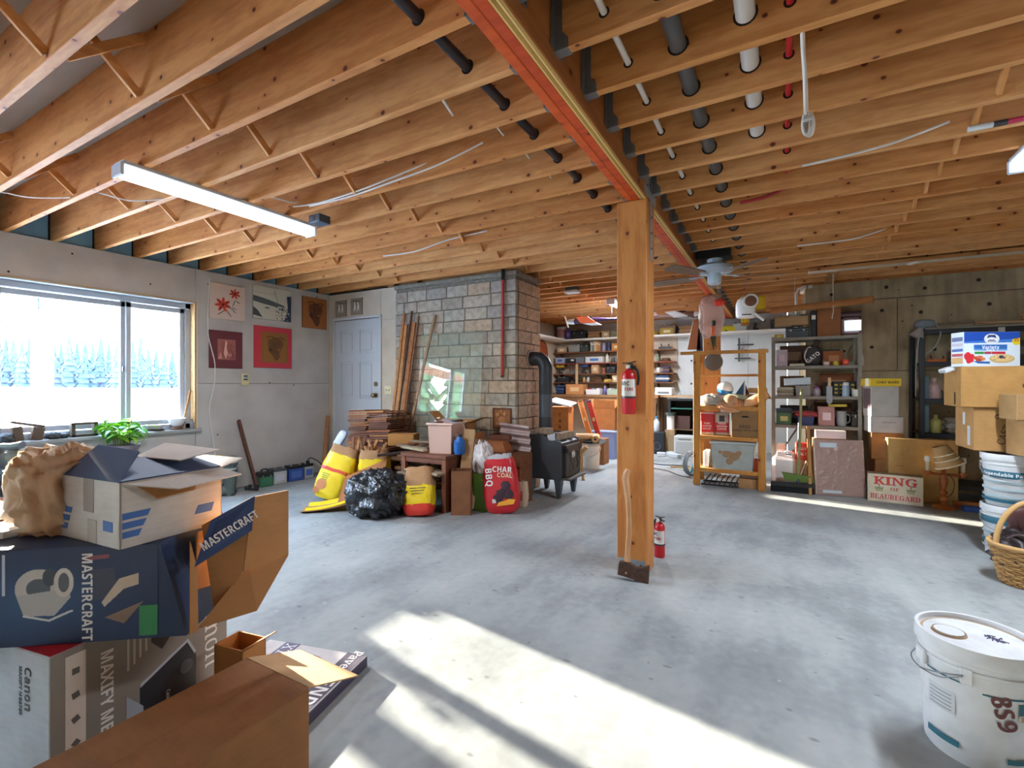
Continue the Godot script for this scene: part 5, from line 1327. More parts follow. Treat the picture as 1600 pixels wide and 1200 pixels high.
	var gn := thing("green_bin", "green plastic bin with a white plastic bag in its mouth", "bin", P(-2.48, 0, 3.86), 15)
	put("bin", shell_box(Vector3(0.19, 0.36, 0.2), 0.005, 0.12), M("5c8a2f", 0.4), gn)
	solo("plastic_bag", "crumpled white plastic bag stuffed in the green bin", "bag", B.new().blob(Z, Vector3(0.085, 0.19, 0.085), 0.4, 1.8, 17, 0.85, 26).mesh(), M("d8d2d0", 0.45), P(-2.49, 0.42, 3.86), Vector3(0, 0, 8))
	var rb := thing("red_sack", "big red printed charcoal sack with an open grey top", "bag", P(-2.27, 0, 3.85), 6)
	rb.rotation_degrees = Vector3(-7, 20, 7)
	put("body", sack(0.31, 0.5, 0.19, 0.0, 1.0, 0.0, 27), M("c92a33", 0.35), rb)
	put("lining", sack(0.27, 0.5, 0.15, 0.9, 1.08, 0.02, 28), M("b9bcc0", 0.4), rb)
	txt(rb, "BBQ", 0.06, Vector3(-0.09, 0.34, 0.105), M("f0ece6", 0.5), Vector3(0, 0, -90))
	txt(rb, "CHAR", 0.05, Vector3(0.04, 0.40, 0.104), M("f0ece6", 0.5), Vector3(0, 0, -8))
	txt(rb, "COAL", 0.04, Vector3(0.06, 0.345, 0.106), M("f0d9b0", 0.5), Vector3(0, 0, -8))
	for q in [[0.06, 0.25, 0.05], [0.02, 0.19, 0.055], [0.08, 0.17, 0.05], [-0.02, 0.14, 0.05]]: put("printed_coal", turned(V2([q[2], 0, q[2] * 0.6, 0.004, 0.0, 0.006]), 7), M("3a2430", 0.5), rb, Vector3(q[0], q[1], 0.103), Vector3(90, 0, 0))
	put("printed_flame", B.new().prism(V2([-0.08, 0, 0.08, 0.01, 0.1, 0.05, 0.04, 0.06, 0.0, 0.045, -0.06, 0.04]), 0.003).mesh(), M("e6a22c", 0.5), rb, Vector3(0.04, 0.07, 0.104))
	flat(rb, "printed_panel", 0.035, 0.035, Vector3(-0.06, 0.12, 0.106), M("d8d4d0", 0.5))
	var sb := thing("beige_bag", "small beige paper bag standing behind the red sack", "bag", P(-2.22, 0, 4.1), 10)
	put("body", sack(0.13, 0.26, 0.09, 0.0, 1.0, 0.0, 31), M("cbb49a", 0.6), sb)
	flat(sb, "printed_panel", 0.06, 0.09, Vector3(0, 0.12, 0.05), M("b8603c", 0.6))
	# crates and boxes by the chimney
	var cr := thing("wooden_crate", "rough wooden crate behind the sacks against the block chimney", "crate", P(-2.455, 0, 4.26))
	put("body", bx(0.42, 0.5, 0.26, 0.004), wood("7b4c30"), cr, Vector3(0, 0.25, 0))
	for k in 4: put("slat", bx(0.44, 0.1, 0.014, 0.003), wood(["96603a", "875333", "a06a42", "8b5836"][k], false, k), cr, Vector3(0, 0.06 + 0.125 * k, 0.146))
	carton("brown carton lying at the low table's end behind the tan board", P(-2.83, 0.5305, 4.14), 4, Vector3(0.2, 0.17, 0.2), "b0713d")
	var li := thing("timber_block", "thick orange brown wooden lid resting on the crate", "lid", P(-2.55, 0.5005, 4.16), 8)
	put("top", B.new().hexa([Vector3(-0.15, 0.03, 0.1), Vector3(0.15, 0.03, 0.1), Vector3(0.15, 0.03, -0.1), Vector3(-0.15, 0.03, -0.1), Vector3(-0.13, 0.12, 0.06), Vector3(0.1, 0.12, 0.06), Vector3(0.1, 0.12, -0.09), Vector3(-0.13, 0.12, -0.09)]).mesh(), wood("b06e3c", false, 2), li)
	put("rim", bx(0.31, 0.032, 0.21, 0.006), wood("8f5530", false, 0), li, Vector3(0, 0.0165, 0))
	solo("dark_plank", "dark brown plank lying behind the wooden lid", "plank", bx(0.24, 0.05, 0.08, 0.004), wood("7d4f3c", false, 3), P(-2.57, 0.645, 4.28), Vector3(0, 6, 3))
	var co := thing("corrugated_sheet", "leaning pinkish corrugated roofing sheet behind the red sack", "sheet", P(-2.50, 0.0, 4.40), 0)
	put("sheet", B.new().grid(func(s: float, t: float) -> Vector3: return Vector3((s - 0.5) * 0.36 + 0.03 * sin(t * 4.0), t * 0.78, 0.012 * sin(t * TAU * 9.5) - 0.03 * t), 10, 110, 0.004).mesh(), M("b9a6a2", 0.45, "blotch", 3.0, {"metal": 0.3}), co, Z, Vector3(2, 0, -4))
	var cp := thing("carved_plaque", "small carved wooden plaque hanging on the block chimney", "plaque", P(-2.645, 0.83, 4.452))
	put("board", bx(0.225, 0.225, 0.02, 0.003), wood("8f5a2c"), cp)
	put("frame", B.new().box(Vector3(0, 0.107, 0.01), Vector3(0.23, 0.016, 0.02), 0.003).box(Vector3(0, -0.107, 0.01), Vector3(0.23, 0.016, 0.02), 0.003).box(Vector3(0.107, 0, 0.01), Vector3(0.016, 0.2, 0.02), 0.003).box(Vector3(-0.107, 0, 0.01), Vector3(0.016, 0.2, 0.02), 0.003).mesh(), wood("6f421f"), cp)
	for q in [[-0.05, 0.04, 0.03], [0.04, 0.05, 0.03], [0.0, -0.02, 0.045], [-0.05, -0.06, 0.025], [0.05, -0.05, 0.03], [0.0, 0.08, 0.02]]: put("relief", turned(V2([q[2], 0, q[2] * 0.8, 0.01, q[2] * 0.3, 0.014, 0.0001, 0.013]), 9), wood("a8713c"), cp, Vector3(q[0], q[1], 0.01), Vector3(90, 0, 0))
	# glass sheet and sticks
	var gl := solo("glass_sheet", "large greenish sheet of glass leaning on the block chimney", "glass", bx(0.885, 1.24, 0.008, 0.001), M("c9e6d6", 0.0, "", 1.0, {"alpha": 0.12, "spec": 0.75}), P(-3.30, 1.185, 4.36), Vector3(-4.5, 0, 0))
	for k in 4: solo("wall_tack", "small pale clip on the wall at the glass sheet's top edge", "clip", bx(0.016, 0.014, 0.03, 0.003), M("d9dcd8", 0.4), P(-3.62 + 0.21 * k, 1.80, 4.44), Z, "clips along the glass sheet")
	var sk := [[-4.03, 2.07, -4.12, "c38a55", 0.035], [-4.0, 1.93, -4.05, "c9955f", 0.045], [-3.91, 2.09, -4.08, "6b4a35", 0.02], [-3.87, 1.95, -4.02, "b87a4a", 0.05], [-3.80, 2.02, -4.0, "8a6248", 0.02], [-3.55, 2.02, -3.98, "a88a6c", 0.032]]
	for k in sk.size():
		var q: Array = sk[k]
		solo("tall_stick", ["tall light timber strip nearest the cream wall edge", "tall pale batten second from the cream wall edge", "thin dark stick rising highest among the leaning strips", "broad reddish batten beside the thin dark stick", "thin brown stick just behind the reddish batten", "grey stick leaning across toward the glass sheet"][k], "stick", B.new().bar(P(q[2], 0.0, 4.20 + 0.012 * k), P(q[0], q[1], 4.43), q[4], 0.02, P(0, 0, 1), 0.002).mesh(), wood(q[3], false, k % 4))
	var rp := thing("red_pole", "thin red pole hanging down the chimney face from the joists", "pole", P(-2.635, 0, 4.43))
	put("rod", rod([Vector3(0, 1.30, 0), Vector3(0.012, 2.33, 0)], 0.016, 8), M("b5352b", 0.5), rp)
	put("grip", rod([Vector3(0.012, 2.33, 0), Vector3(0.013, 2.45, 0)], 0.02, 8), M("1e1f20", 0.5), rp)
	put("tip", rod([Vector3(0, 1.275, 0), Vector3(0, 1.30, 0)], 0.017, 8), M("2a2323", 0.5), rp)

func s_stove():
	var o := thing("wood_stove", "black cast iron wood stove on four legs beside the block chimney", "stove", P(-2.20, 0, 4.80), 90)
	# turned by 90 degrees: local z faces +u (the door), local x runs along +v
	var ir := M("3b3f43", 0.5, "blotch", 3.0, {"metal": 0.2})
	var side := V2([-0.21, 0.2, 0.2, 0.2, 0.2, 0.585, 0.17, 0.6, 0.06, 0.6, 0.0, 0.655, -0.21, 0.655])
	put("body", B.new().prism(side, 0.47, Transform3D(Basis(Vector3(0, 0, 1), Vector3.UP, Vector3(-1, 0, 0)), Z)).mesh(), ir, o)
	for s in [-1.0, 1.0]: put("side_trim", B.new().prism(V2([-0.215, 0.2, 0.205, 0.2, 0.205, 0.6, 0.172, 0.612, 0.065, 0.612, 0.004, 0.667, -0.215, 0.667]), 0.014, Transform3D(Basis(Vector3(0, 0, 1), Vector3.UP, Vector3(-1, 0, 0)), Vector3(s * 0.242, 0, 0))).mesh(), M("43494e", 0.45, "", 1.0, {"metal": 0.2}), o)
	for x in [-0.2, 0.2]:
		for z in [-0.17, 0.16]: put("leg", B.new().hexa([Vector3(x - 0.018, 0, z + 0.018), Vector3(x + 0.018, 0, z + 0.018), Vector3(x + 0.018, 0, z - 0.018), Vector3(x - 0.018, 0, z - 0.018), Vector3(x - 0.04, 0.2, z + 0.04), Vector3(x + 0.04, 0.2, z + 0.04), Vector3(x + 0.04, 0.2, z - 0.04), Vector3(x - 0.04, 0.2, z - 0.04)]).mesh(), M("4b555c", 0.45, "", 1.0, {"metal": 0.2}), o)
	put("ash_lip", bx(0.46, 0.02, 0.1, 0.004), M("55504a", 0.6), o, Vector3(0, 0.21, 0.25))
	var dr := put("door", bx(0.38, 0.33, 0.03, 0.006), M("4a4641", 0.6), o, Vector3(0.02, 0.39, 0.215))
	put("door_rim", B.new().box(Vector3(0, 0.16, 0.017), Vector3(0.38, 0.014, 0.01), 0.003).box(Vector3(0, -0.16, 0.017), Vector3(0.38, 0.014, 0.01), 0.003).box(Vector3(0.183, 0, 0.017), Vector3(0.014, 0.33, 0.01), 0.003).box(Vector3(-0.183, 0, 0.017), Vector3(0.014, 0.33, 0.01), 0.003).mesh(), M("57524c", 0.5), dr)
	put("draft_knob", turned(V2([0.0001, 0, 0.012, 0, 0.012, 0.02, 0.035, 0.024, 0.04, 0.034, 0.03, 0.045, 0.0001, 0.048]), 16), steel("b6b9bb", 0.3), dr, Vector3(-0.08, 0.07, 0.015), Vector3(90, 0, 0))
	txt(dr, "N", 0.16, Vector3(-0.03, -0.05, 0.016), M("1f1d1c", 0.6), Vector3(0, 0, 0), SERIF)
	put("scroll", rod(curve([Vector3(0.1, 0.08, 0.017), Vector3(0.13, 0.04, 0.017), Vector3(0.1, 0.0, 0.017), Vector3(0.13, -0.05, 0.017), Vector3(0.1, -0.1, 0.017)], 16), 0.006, 6), M("1f1d1c", 0.6), dr)
	put("handle", B.new().box(Vector3(-0.2, 0.12, 0.03), Vector3(0.03, 0.05, 0.03), 0.004).mesh(), M("1b1c1e", 0.5), dr)
	for q in [[-0.17, 0.668, 0.0, 0.13, 0, "pale brick lying on the stove top near the chimney"], [-0.06, 0.612, 0.13, 0.13, 12, "pale brick on the stove's front ledge before the pipe"], [0.12, 0.612, 0.12, 0.12, -14, "pale brick on the stove's front ledge at the door corner"]]:
		var at: Vector3 = o.transform * Vector3(q[0], q[1], q[2])
		var bk := thing("loose_brick", q[5], "brick", at, 0.0 if q[1] > 0.65 else 70.0 + q[4])
		put("brick_body", B.new().box(Vector3(0, 0.034, 0), Vector3(q[3], 0.066, 0.09), 0.004).mesh(), M("b5a28c", 0.95, "block", 4.0, {"bump": "block", "bs": 0.2}), bk)
	# pipe
	var sp := thing("stove_pipe", "black stove pipe rising from the stove into the chimney side", "pipe", Z)
	var pm := M("3d4247", 0.45, "", 1.0, {"metal": 0.3})
	var x := -2.29
	var v := 4.80
	put("lower_section", turned(V2([0.0001, 0.655, 0.075, 0.655, 0.075, 0.84, 0.0001, 0.84]), 28, Transform3D(Basis(), P(x, 0, v))), pm, sp)
	put("middle_section", turned(V2([0.0001, 0.84, 0.0735, 0.84, 0.0735, 1.09, 0.0001, 1.09]), 28, Transform3D(Basis(), P(x, 0, v))), M("525a62", 0.4, "", 1.0, {"metal": 0.3}), sp)
	put("upper_section", turned(V2([0.0001, 1.09, 0.075, 1.09, 0.075, 1.36, 0.0001, 1.36]), 28, Transform3D(Basis(), P(x, 0, v))), pm, sp)
	put("elbow", B.new().tube([P(x, 1.35, v), P(x, 1.39, v), P(x - 0.025, 1.45, v), P(x - 0.07, 1.485, v), P(x - 0.12, 1.49, v), P(x - 0.195, 1.49, v)], 0.078, 24).mesh(), pm, sp)
	put("collar_ring", turned(V2([0.08, -0.01, 0.105, -0.01, 0.105, 0.01, 0.08, 0.01]), 28, Transform3D(Basis(Vector3.BACK, PI / 2), P(x - 0.185, 1.49, v))), M("a8937f", 0.8), sp)
	R.seed = 51
	for k in 7: solo("wood_chip", "small pale wood chip on the floor before the stove", "wood", bx(R.randf_range(0.03, 0.07), 0.012, 0.02, 0.002), wood("cdb48c", false, k % 4), P(-2.26 + R.randf_range(-0.07, 0.08), 0.0065 + 0.012 * (k % 2), 4.33 + R.randf_range(-0.06, 0.06)), Vector3(0, R.randf() * 180, 0), "wood chips before the stove")


func extinguisher(label: String, at: Vector3, turn: float, r: float, h: float) -> Node3D:
	var o := thing("fire_extinguisher", label, "fire extinguisher", at, turn)
	var red := M("c01f27", 0.3)
	put("cylinder", turned(V2([0.0001, 0.0, r * 0.9, 0.0, r, 0.012, r, h * 0.72, r * 0.9, h * 0.78, r * 0.5, h * 0.83, r * 0.36, h * 0.85, r * 0.36, h * 0.87, 0.0001, h * 0.87]), 28), red, o)
	var cream := M("d9d6cf", 0.45)
	put("paper_label", B.new().grid(func(s: float, t: float) -> Vector3: return Vector3(sin((t - 0.5) * 3.6) * (r + 0.0008), h * (0.34 + 0.32 * s), cos((t - 0.5) * 3.6) * (r + 0.0008)), 2, 20).mesh(), cream, o)
	bent(o, "ABC", h * 0.07, r + 0.001, -0.3, h * 0.58, M("33302e", 0.5))
	bent(o, "FIRE", h * 0.06, r + 0.001, 0.35, h * 0.47, M("b3232a", 0.5))
	put("strap", turned(V2([r + 0.001, h * 0.30, r + 0.003, h * 0.305, r + 0.003, h * 0.335, r + 0.001, h * 0.34]), 28), M("3a3c40", 0.4), o)
	put("valve", turned(V2([0.0001, h * 0.86, r * 0.4, h * 0.86, r * 0.4, h * 0.93, r * 0.25, h * 0.95, 0.0001, h * 0.95]), 14), M("8e8b85", 0.35, "", 1.0, {"metal": 0.7}), o)
	put("lever", B.new().bar(Vector3(-0.01, h * 0.96, 0), Vector3(r * 1.1, h * 1.0, 0), 0.018, 0.006).bar(Vector3(-0.01, h * 0.92, 0), Vector3(r * 1.15, h * 0.9, 0), 0.018, 0.006).bar(Vector3(0.0, h * 0.97, 0), Vector3(-r * 0.9, h * 0.97, 0), 0.014, 0.006).mesh(), M("26282a", 0.4), o)
	put("hose", rod(curve([Vector3(r * 0.3, h * 0.9, 0), Vector3(r * 1.25, h * 0.84, 0), Vector3(r * 1.5, h * 0.68, 0), Vector3(r * 1.35, h * 0.55, 0)] if h > 0.3 else [Vector3(-r * 0.3, h * 0.9, 0), Vector3(-r * 1.25, h * 0.84, 0), Vector3(-r * 1.35, h * 0.5, 0), Vector3(-r * 1.3, h * 0.2, 0)], 14), 0.008, 8), M("1e1f21", 0.5), o)
	put("gauge", turned(V2([0.0001, 0.0, 0.012, 0.0, 0.012, 0.008, 0.0001, 0.01]), 12), M("d8d4cc", 0.3), o, Vector3(0, h * 0.9, r * 0.4), Vector3(90, 0, 0))
	return o

func s_post_things():
	var e := extinguisher("red fire extinguisher hanging on the front of the timber post", P(-0.838, 1.017, 2.965), 0, 0.042, 0.33)
	put("wall_hook", bx(0.03, 0.08, 0.012, 0.003), M("2a2b2d", 0.5), e, Vector3(0, 0.28, -0.045))
	extinguisher("small red fire extinguisher standing on the floor behind the timber post", P(-0.742, 0, 3.40), -30, 0.036, 0.285)
	var a := thing("axe", "old axe with rusty head leaning against the timber post", "axe", P(-0.80, 0, 2.9), 8)
	put("head", B.new().prism(V2([-0.085, 0.02, -0.075, 0.095, -0.04, 0.105, -0.02, 0.105, 0.03, 0.082, 0.075, 0.092, 0.105, 0.108, 0.1, 0.002, 0.06, 0.004, 0.0, 0.012]), 0.034, Transform3D(Basis(Vector3(1, -0.07, 0).normalized(), Vector3.UP, Vector3.BACK), Vector3(0, 0.006, 0))).mesh(), M("6b5247", 0.8, "block", 5.0, {"metal": 0.3}), a)
	put("haft", B.new().tube(curve([Vector3(-0.032, 0.04, 0.0), Vector3(-0.03, 0.14, -0.02), Vector3(-0.022, 0.3, -0.045), Vector3(-0.03, 0.45, -0.065), Vector3(-0.042, 0.56, -0.075), Vector3(-0.05, 0.62, -0.08), Vector3(-0.03, 0.665, -0.082)], 22), [0.02, 0.021, 0.021, 0.019, 0.017, 0.0165, 0.016, 0.016, 0.016, 0.016, 0.016, 0.016, 0.016, 0.0165, 0.017, 0.0175, 0.018, 0.019, 0.02, 0.021, 0.022, 0.021, 0.018], 10).mesh(), wood("d9ae84", true, 2), a)

func s_workshop():
	var pl := wood("8e5c3c")
	# deep white shelf round two sides, boards below
	solo("white_shelf", "long white shelf high along the workshop's back wall", "shelf", bx(4.44, 0.035, 0.36, 0.004), M("e6e0d6", 0.5), P(-1.97, 2.105, 9.22))
	solo("white_shelf", "white shelf high along the workshop's side wall beyond the chimney", "shelf", bx(0.36, 0.035, 3.9, 0.004), M("e6e0d6", 0.5), P(-4.02, 2.105, 7.08))
	var ys := [1.86, 1.63, 1.415, 1.24]
	for k in 4:
		var s := thing("wall_shelf", ["brown board shelf under the white shelf, topmost of the brown ones", "reddish board shelf second below the white shelf", "board shelf third below the white shelf on the back wall", "lowest board shelf just above the workbench"][k], "shelf", P(-2.95, ys[k] - 0.02, 9.26))
		put("board", bx(2.44, 0.022, 0.26, 0.003), wood(["8e5c3c", "9a4b3a", "8e5c3c", "7d5236"][k], false, k), s, Vector3(0, 0.01, 0))
		for x in [-1.1, -0.1, 0.9]: put("bracket", B.new().prism(V2([0.1, 0, -0.12, 0, 0.12, -0.12, 0.12, 0]), 0.012, Transform3D(Basis(Vector3.UP, PI / 2), Vector3(x, 0, 0))).mesh(), M("5a4636", 0.6), s)
	solo("shelf_upright", "pale timber upright standing before the middle board shelves", "strip", bx(0.05, 0.42, 0.03, 0.003), wood("cdb48e", true), P(-3.63, 1.40, 9.08))
	var wb := thing("workbench", "cluttered timber workbench along the workshop's back wall", "workbench", P(-3.05, 0, 9.02))
	put("top", bx(2.26, 0.05, 0.66, 0.004), wood("9a7148"), wb, Vector3(0, 0.975, 0))
	put("apron", bx(2.2, 0.1, 0.03, 0.003), wood("8a6340"), wb, Vector3(0, 0.9, 0.3))
	for x in [-1.05, 1.05]:
		for z in [-0.28, 0.28]: put("leg", bx(0.08, 0.95, 0.08, 0.004), wood("8a6340", true), wb, Vector3(x, 0.475, z))
	var gw := "the shelves over the workbench"
	# rows: [gap, kind, colour word, w, h, d, colour, second colour]
	row("the white back shelf", gw, -4.12, 2.123, 9.2, [[0.0, "tin", "tall white", 0.2, 0.27, 0.2, "d9d4cf", "b3888a"], [0.03, "carton", "purple", 0.11, 0.19, 0.2, "5a4a86", "8a7ab0"], [0.02, "toolbox", "black", 0.3, 0.2, 0.22, "1f2224", "2c3033"], [0.05, "plank stack", "tan", 0.26, 0.13, 0.2, "b08a5c", "b08a5c"], [0.03, "carton", "buff", 0.16, 0.13, 0.16, "c2a274", "d8c9a6"], [0.02, "parts tray", "olive", 0.2, 0.12, 0.18, "7a7350", "a39a6a"], [0.03, "carton", "pale", 0.22, 0.09, 0.2, "d2c2a8", "b8604a"], [0.03, "radio", "grey", 0.2, 0.15, 0.14, "9aa0a6", "9aa0a6"], [0.05, "coil", "yellow", 0.18, 0.09, 0.18, "c9a93a", "c9a93a"], [0.05, "carton", "mustard", 0.24, 0.12, 0.2, "b8963c", "e0d0a0"]])
	row("the topmost brown shelf", gw, -4.1, ys[0] + 0.004, 9.24, [[0.0, "carton", "peach", 0.2, 0.1, 0.18, "d9b58c", "ecd9bc"], [0.05, "parts tray", "grey", 0.26, 0.13, 0.2, "8f948c", "b5b59c"], [0.0, "toolbox", "dark green", 0.18, 0.19, 0.18, "2f3b35", "252b28"], [0.04, "book", "pale green", 0.035, 0.2, 0.16, "aab49a", ""], [0.004, "book", "grey", 0.04, 0.19, 0.16, "7f837f", ""], [0.004, "book", "cream", 0.035, 0.2, 0.16, "e0d2a8", ""], [0.004, "book", "orange", 0.045, 0.2, 0.16, "d98e4a", ""], [0.004, "book", "tan", 0.03, 0.18, 0.16, "b89468", ""], [0.02, "bottle", "lilac", 0.07, 0.19, 0.07, "a79ac0", "4a4a8a"], [0.02, "tin", "dark blue", 0.1, 0.17, 0.1, "39445c", "28304a"], [0.03, "carton", "orange brown", 0.2, 0.14, 0.18, "c9813f", "e0c08a"]])
	row("the reddish shelf", gw, -4.14, ys[1] + 0.004, 9.24, [[0.0, "carton", "blue white", 0.2, 0.12, 0.18, "aab4c8", "4a64a0"], [0.03, "radio", "black", 0.2, 0.1, 0.15, "25282c", ""], [0.02, "parts tray", "slate", 0.2, 0.1, 0.18, "666c72", "b0a898"], [0.02, "carton", "long white", 0.36, 0.12, 0.2, "e2ddd6", "3f7ac0"], [0.03, "bottle", "ivory", 0.07, 0.2, 0.07, "dcd6c2", "c8c2ae"], [0.04, "mug", "dark grey", 0.1, 0.1, 0.1, "55585c", ""], [0.03, "bottle", "cream", 0.07, 0.19, 0.07, "e3d9c0", "d9d2c2"], [0.03, "coil", "silver", 0.18, 0.08, 0.18, "a4a8a8", "a4a8a8"], [0.03, "tin", "red", 0.1, 0.14, 0.1, "b03a3a", "d8c8c0"], [0.02, "jar", "clear", 0.08, 0.13, 0.08, "b5b0a4", "a04040"]])
	row("the third board shelf", gw, -4.14, ys[2] + 0.004, 9.24, [[0.0, "drill", "yellow", 0.2, 0.18, 0.1, "d9b92a", ""], [0.05, "hand plane", "steel", 0.24, 0.12, 0.08, "7f868c", ""], [0.04, "drill", "blue", 0.2, 0.18, 0.1, "4a62a0", ""], [0.06, "carton", "stacked buff", 0.15, 0.17, 0.16, "c9a074", "dcc6a0"], [0.04, "tin", "rust", 0.09, 0.11, 0.09, "a0603c", "8a4a30"], [0.03, "toolbox", "blackish", 0.18, 0.17, 0.16, "1c1e20", "26282c"], [0.02, "coil", "pale green", 0.15, 0.1, 0.15, "9aa894", ""], [0.03, "hand plane", "bronze", 0.22, 0.12, 0.08, "8a6a44", ""], [0.03, "spray can", "white", 0.06, 0.19, 0.06, "e6e6e6", "d9c84a"], [0.01, "spray can", "grey blue", 0.06, 0.19, 0.06, "b9c4d0", "e0e0e0"]])
	row("the lowest board shelf", gw, -4.1, ys[3] + 0.004, 9.24, [[0.0, "parts tray", "black", 0.26, 0.09, 0.18, "26282a", "8a7a5a"], [0.03, "hand plane", "dark", 0.22, 0.1, 0.08, "4a4642", ""], [0.02, "jar", "amber", 0.07, 0.1, 0.07, "b8864a", "d8d0c0"], [0.02, "jar", "white topped", 0.07, 0.1, 0.07, "c9c2b0", "eeeeee"], [0.03, "plank stack", "dark brown", 0.24, 0.1, 0.16, "6a4a30", ""], [0.03, "coil", "golden", 0.16, 0.07, 0.16, "c9a04a", ""], [0.03, "carton", "small buff", 0.1, 0.13, 0.14, "dcc096", "efe2c4"], [0.01, "carton", "pinkish", 0.15, 0.14, 0.16, "b8998a", "d0b8aa"]])
	row("the workbench", "things on the workbench", -4.0, 1.0, 8.92, [[0.0, "folded cloth", "navy striped", 0.2, 0.18, 0.2, "2c3a5c", "3f527a"], [0.05, "carton", "brown open topped", 0.36, 0.2, 0.26, "c98a52", "d8b080"], [0.04, "parts tray", "white", 0.3, 0.1, 0.2, "e2e0e0", "c04040"], [0.03, "bottle", "violet", 0.07, 0.17, 0.07, "6a5a9a", "c8c8d0"], [0.03, "parts tray", "pale green", 0.24, 0.1, 0.2, "a8b49a", "e0dcd0"], [0.04, "plank stack", "reddish", 0.26, 0.12, 0.2, "7d4a34", ""]])
	var gr := "the shelf ends beyond the timber post"
	row("the topmost shelf's far end", gr, -2.08, ys[0] + 0.004, 9.24, [[0.05, "hand plane", "black", 0.22, 0.1, 0.08, "2a2c2c", ""]])
	row("the reddish shelf's far end", gr, -2.08, ys[1] + 0.004, 9.24, [[0.0, "bottle", "greenish", 0.06, 0.14, 0.06, "8a9a7a", "d0d0c0"], [0.04, "coil", "bronze", 0.16, 0.07, 0.14, "6a4a34", ""]])
	row("the third shelf's far end", gr, -2.08, ys[2] + 0.004, 9.24, [[0.0, "mug", "white", 0.09, 0.1, 0.09, "dcdad4", ""], [0.03, "folded cloth", "purple", 0.14, 0.11, 0.14, "5a4a70", "8a6a50"]])
	row("the lowest shelf's far end", gr, -2.08, ys[3] + 0.004, 9.24, [[0.0, "folded cloth", "blue and white", 0.26, 0.12, 0.18, "3f567a", "dcd8d0"]])
	# round plaque on the side wall, things hung from the joists
	var rp := thing("round_plaque", "round brown wooden plaque on the side wall above the stove pipe", "plaque", P(-4.19, 1.82, 8.55), 90)
	put("disc", turned(V2([0.27, 0, 0.27, 0.015, 0.24, 0.03, 0.0001, 0.03]), 36), wood("a8562a"), rp, Z, Vector3(90, 0, 0))
	put("rim", turned(V2([0.24, 0.03, 0.25, 0.042, 0.27, 0.036, 0.272, 0.0]), 36), wood("8a4320"), rp, Z, Vector3(90, 0, 0))
	airplane("white and purple model aeroplane hanging over the stove with orange wings", P(-2.40, 2.14, 6.72), 8, "51406a", "f0641e", "e8ecf0", 0.82)
	airplane("dark model aeroplane with a black and white tail hanging beyond the timber post", P(-1.40, 2.24, 7.5), 172, "6a4a40", "7d6e62", "dfe3e6", 0.74)
	# floor of the workshop
	var bt := thing("blue_tote", "pale blue plastic storage tote on the workshop floor", "tub", P(-2.50, 0, 7.55), 4)
	put("tub", shell_box(Vector3(0.36, 0.43, 0.34), 0.006, 0.1), M("8fa6d4", 0.4), bt)
	put("lid", B.new().box(Vector3(0, 0.44, 0), Vector3(0.4, 0.025, 0.38), 0.008).box(Vector3(0, 0.455, 0), Vector3(0.34, 0.02, 0.32), 0.006).mesh(), M("a3b6de", 0.4), bt)
	for x in [-0.1, 0.1]: put("rib", bx(0.012, 0.36, 0.01, 0.003), M("8098c8", 0.4), bt, Vector3(x, 0.2, 0.158), Vector3(-3, 0, 0))
	carton("open brown carton standing on the pale blue tote", P(-2.50, 0.466, 7.55), 4, Vector3(0.35, 0.34, 0.3), "bd7c40", [8.0, 20.0, 30.0, 30.0])
	carton("plain carton under the carton with handwriting behind the stove", P(-2.95, 0, 6.72), 8, Vector3(0.4, 0.36, 0.36), "a8764a")
	var hc := carton("orange brown carton with a column of handwriting behind the stove pipe", P(-2.93, 0.3605, 6.70), 8, Vector3(0.3, 0.50, 0.3), "c07a3c")
	for k in 3: txt(hc, ["T", "A", "B"][k], 0.05, Vector3(0.02, 0.38 - 0.09 * k, 0.1512), M("4a2c18", 0.7))
	solo("white_poster_board", "bright white board lying tilted on the handwritten carton", "board", bx(0.36, 0.02, 0.3, 0.002), M("eef0fa", 0.6), P(-2.90, 0.93, 6.66), Vector3(8, 0, -12))
	for q in [[-2.74, "orange wooden level leaning between the handwritten carton and the tote", "d98a4a"], [-2.60, "red metal level leaning beside the orange one", "c8402f"]]:
		var l := thing("spirit_level", q[1], "level", P(q[0], 0.0, 6.9), 0)
		var b0 := Vector3(0.2, 0.40, 0.0)
		var b1 := Vector3(0.02, 0.93, -0.05)
		put("beam", B.new().bar(b0, b1, 0.03, 0.075, Vector3.RIGHT, 0.003).mesh(), M(q[2], 0.45), l)
		put("vial_window", B.new().bar(b0.lerp(b1, 0.45), b0.lerp(b1, 0.55), 0.034, 0.04, Vector3.RIGHT, 0.003).mesh(), M("d8d49a", 0.3), l)
		put("end_cap", B.new().bar(b1, b1.lerp(b0, -0.04), 0.034, 0.078, Vector3.RIGHT, 0.003).mesh(), M("5a4a6a" if q[0] > -2.7 else "8a5a30", 0.5), l)
	solo("level_stand", "low brown carton the levels rest on beyond the stove", "box", bx(0.4, 0.38, 0.24, 0.004), card_mat("9a6a40"), P(-2.50, 0.19, 6.95))
	var wp := pail("white plastic pail with wire bail beyond the stove door", P(-2.37, 0, 6.48), 0, 0.13, 0.37, "e9e2d4", false)
	bail(wp, 0.13, 0.30, 0.12)
	solo("black_tray", "black plastic tray lying across the white pail", "tray", B.new().grid(func(s: float, t: float) -> Vector3: return Vector3((s - 0.5) * 0.34, 0.03 * sin(s * PI) + 0.02 * t, (0.5 - t) * 0.3), 10, 6, 0.006).mesh(), M("1d2320", 0.5), P(-2.34, 0.372, 6.46))
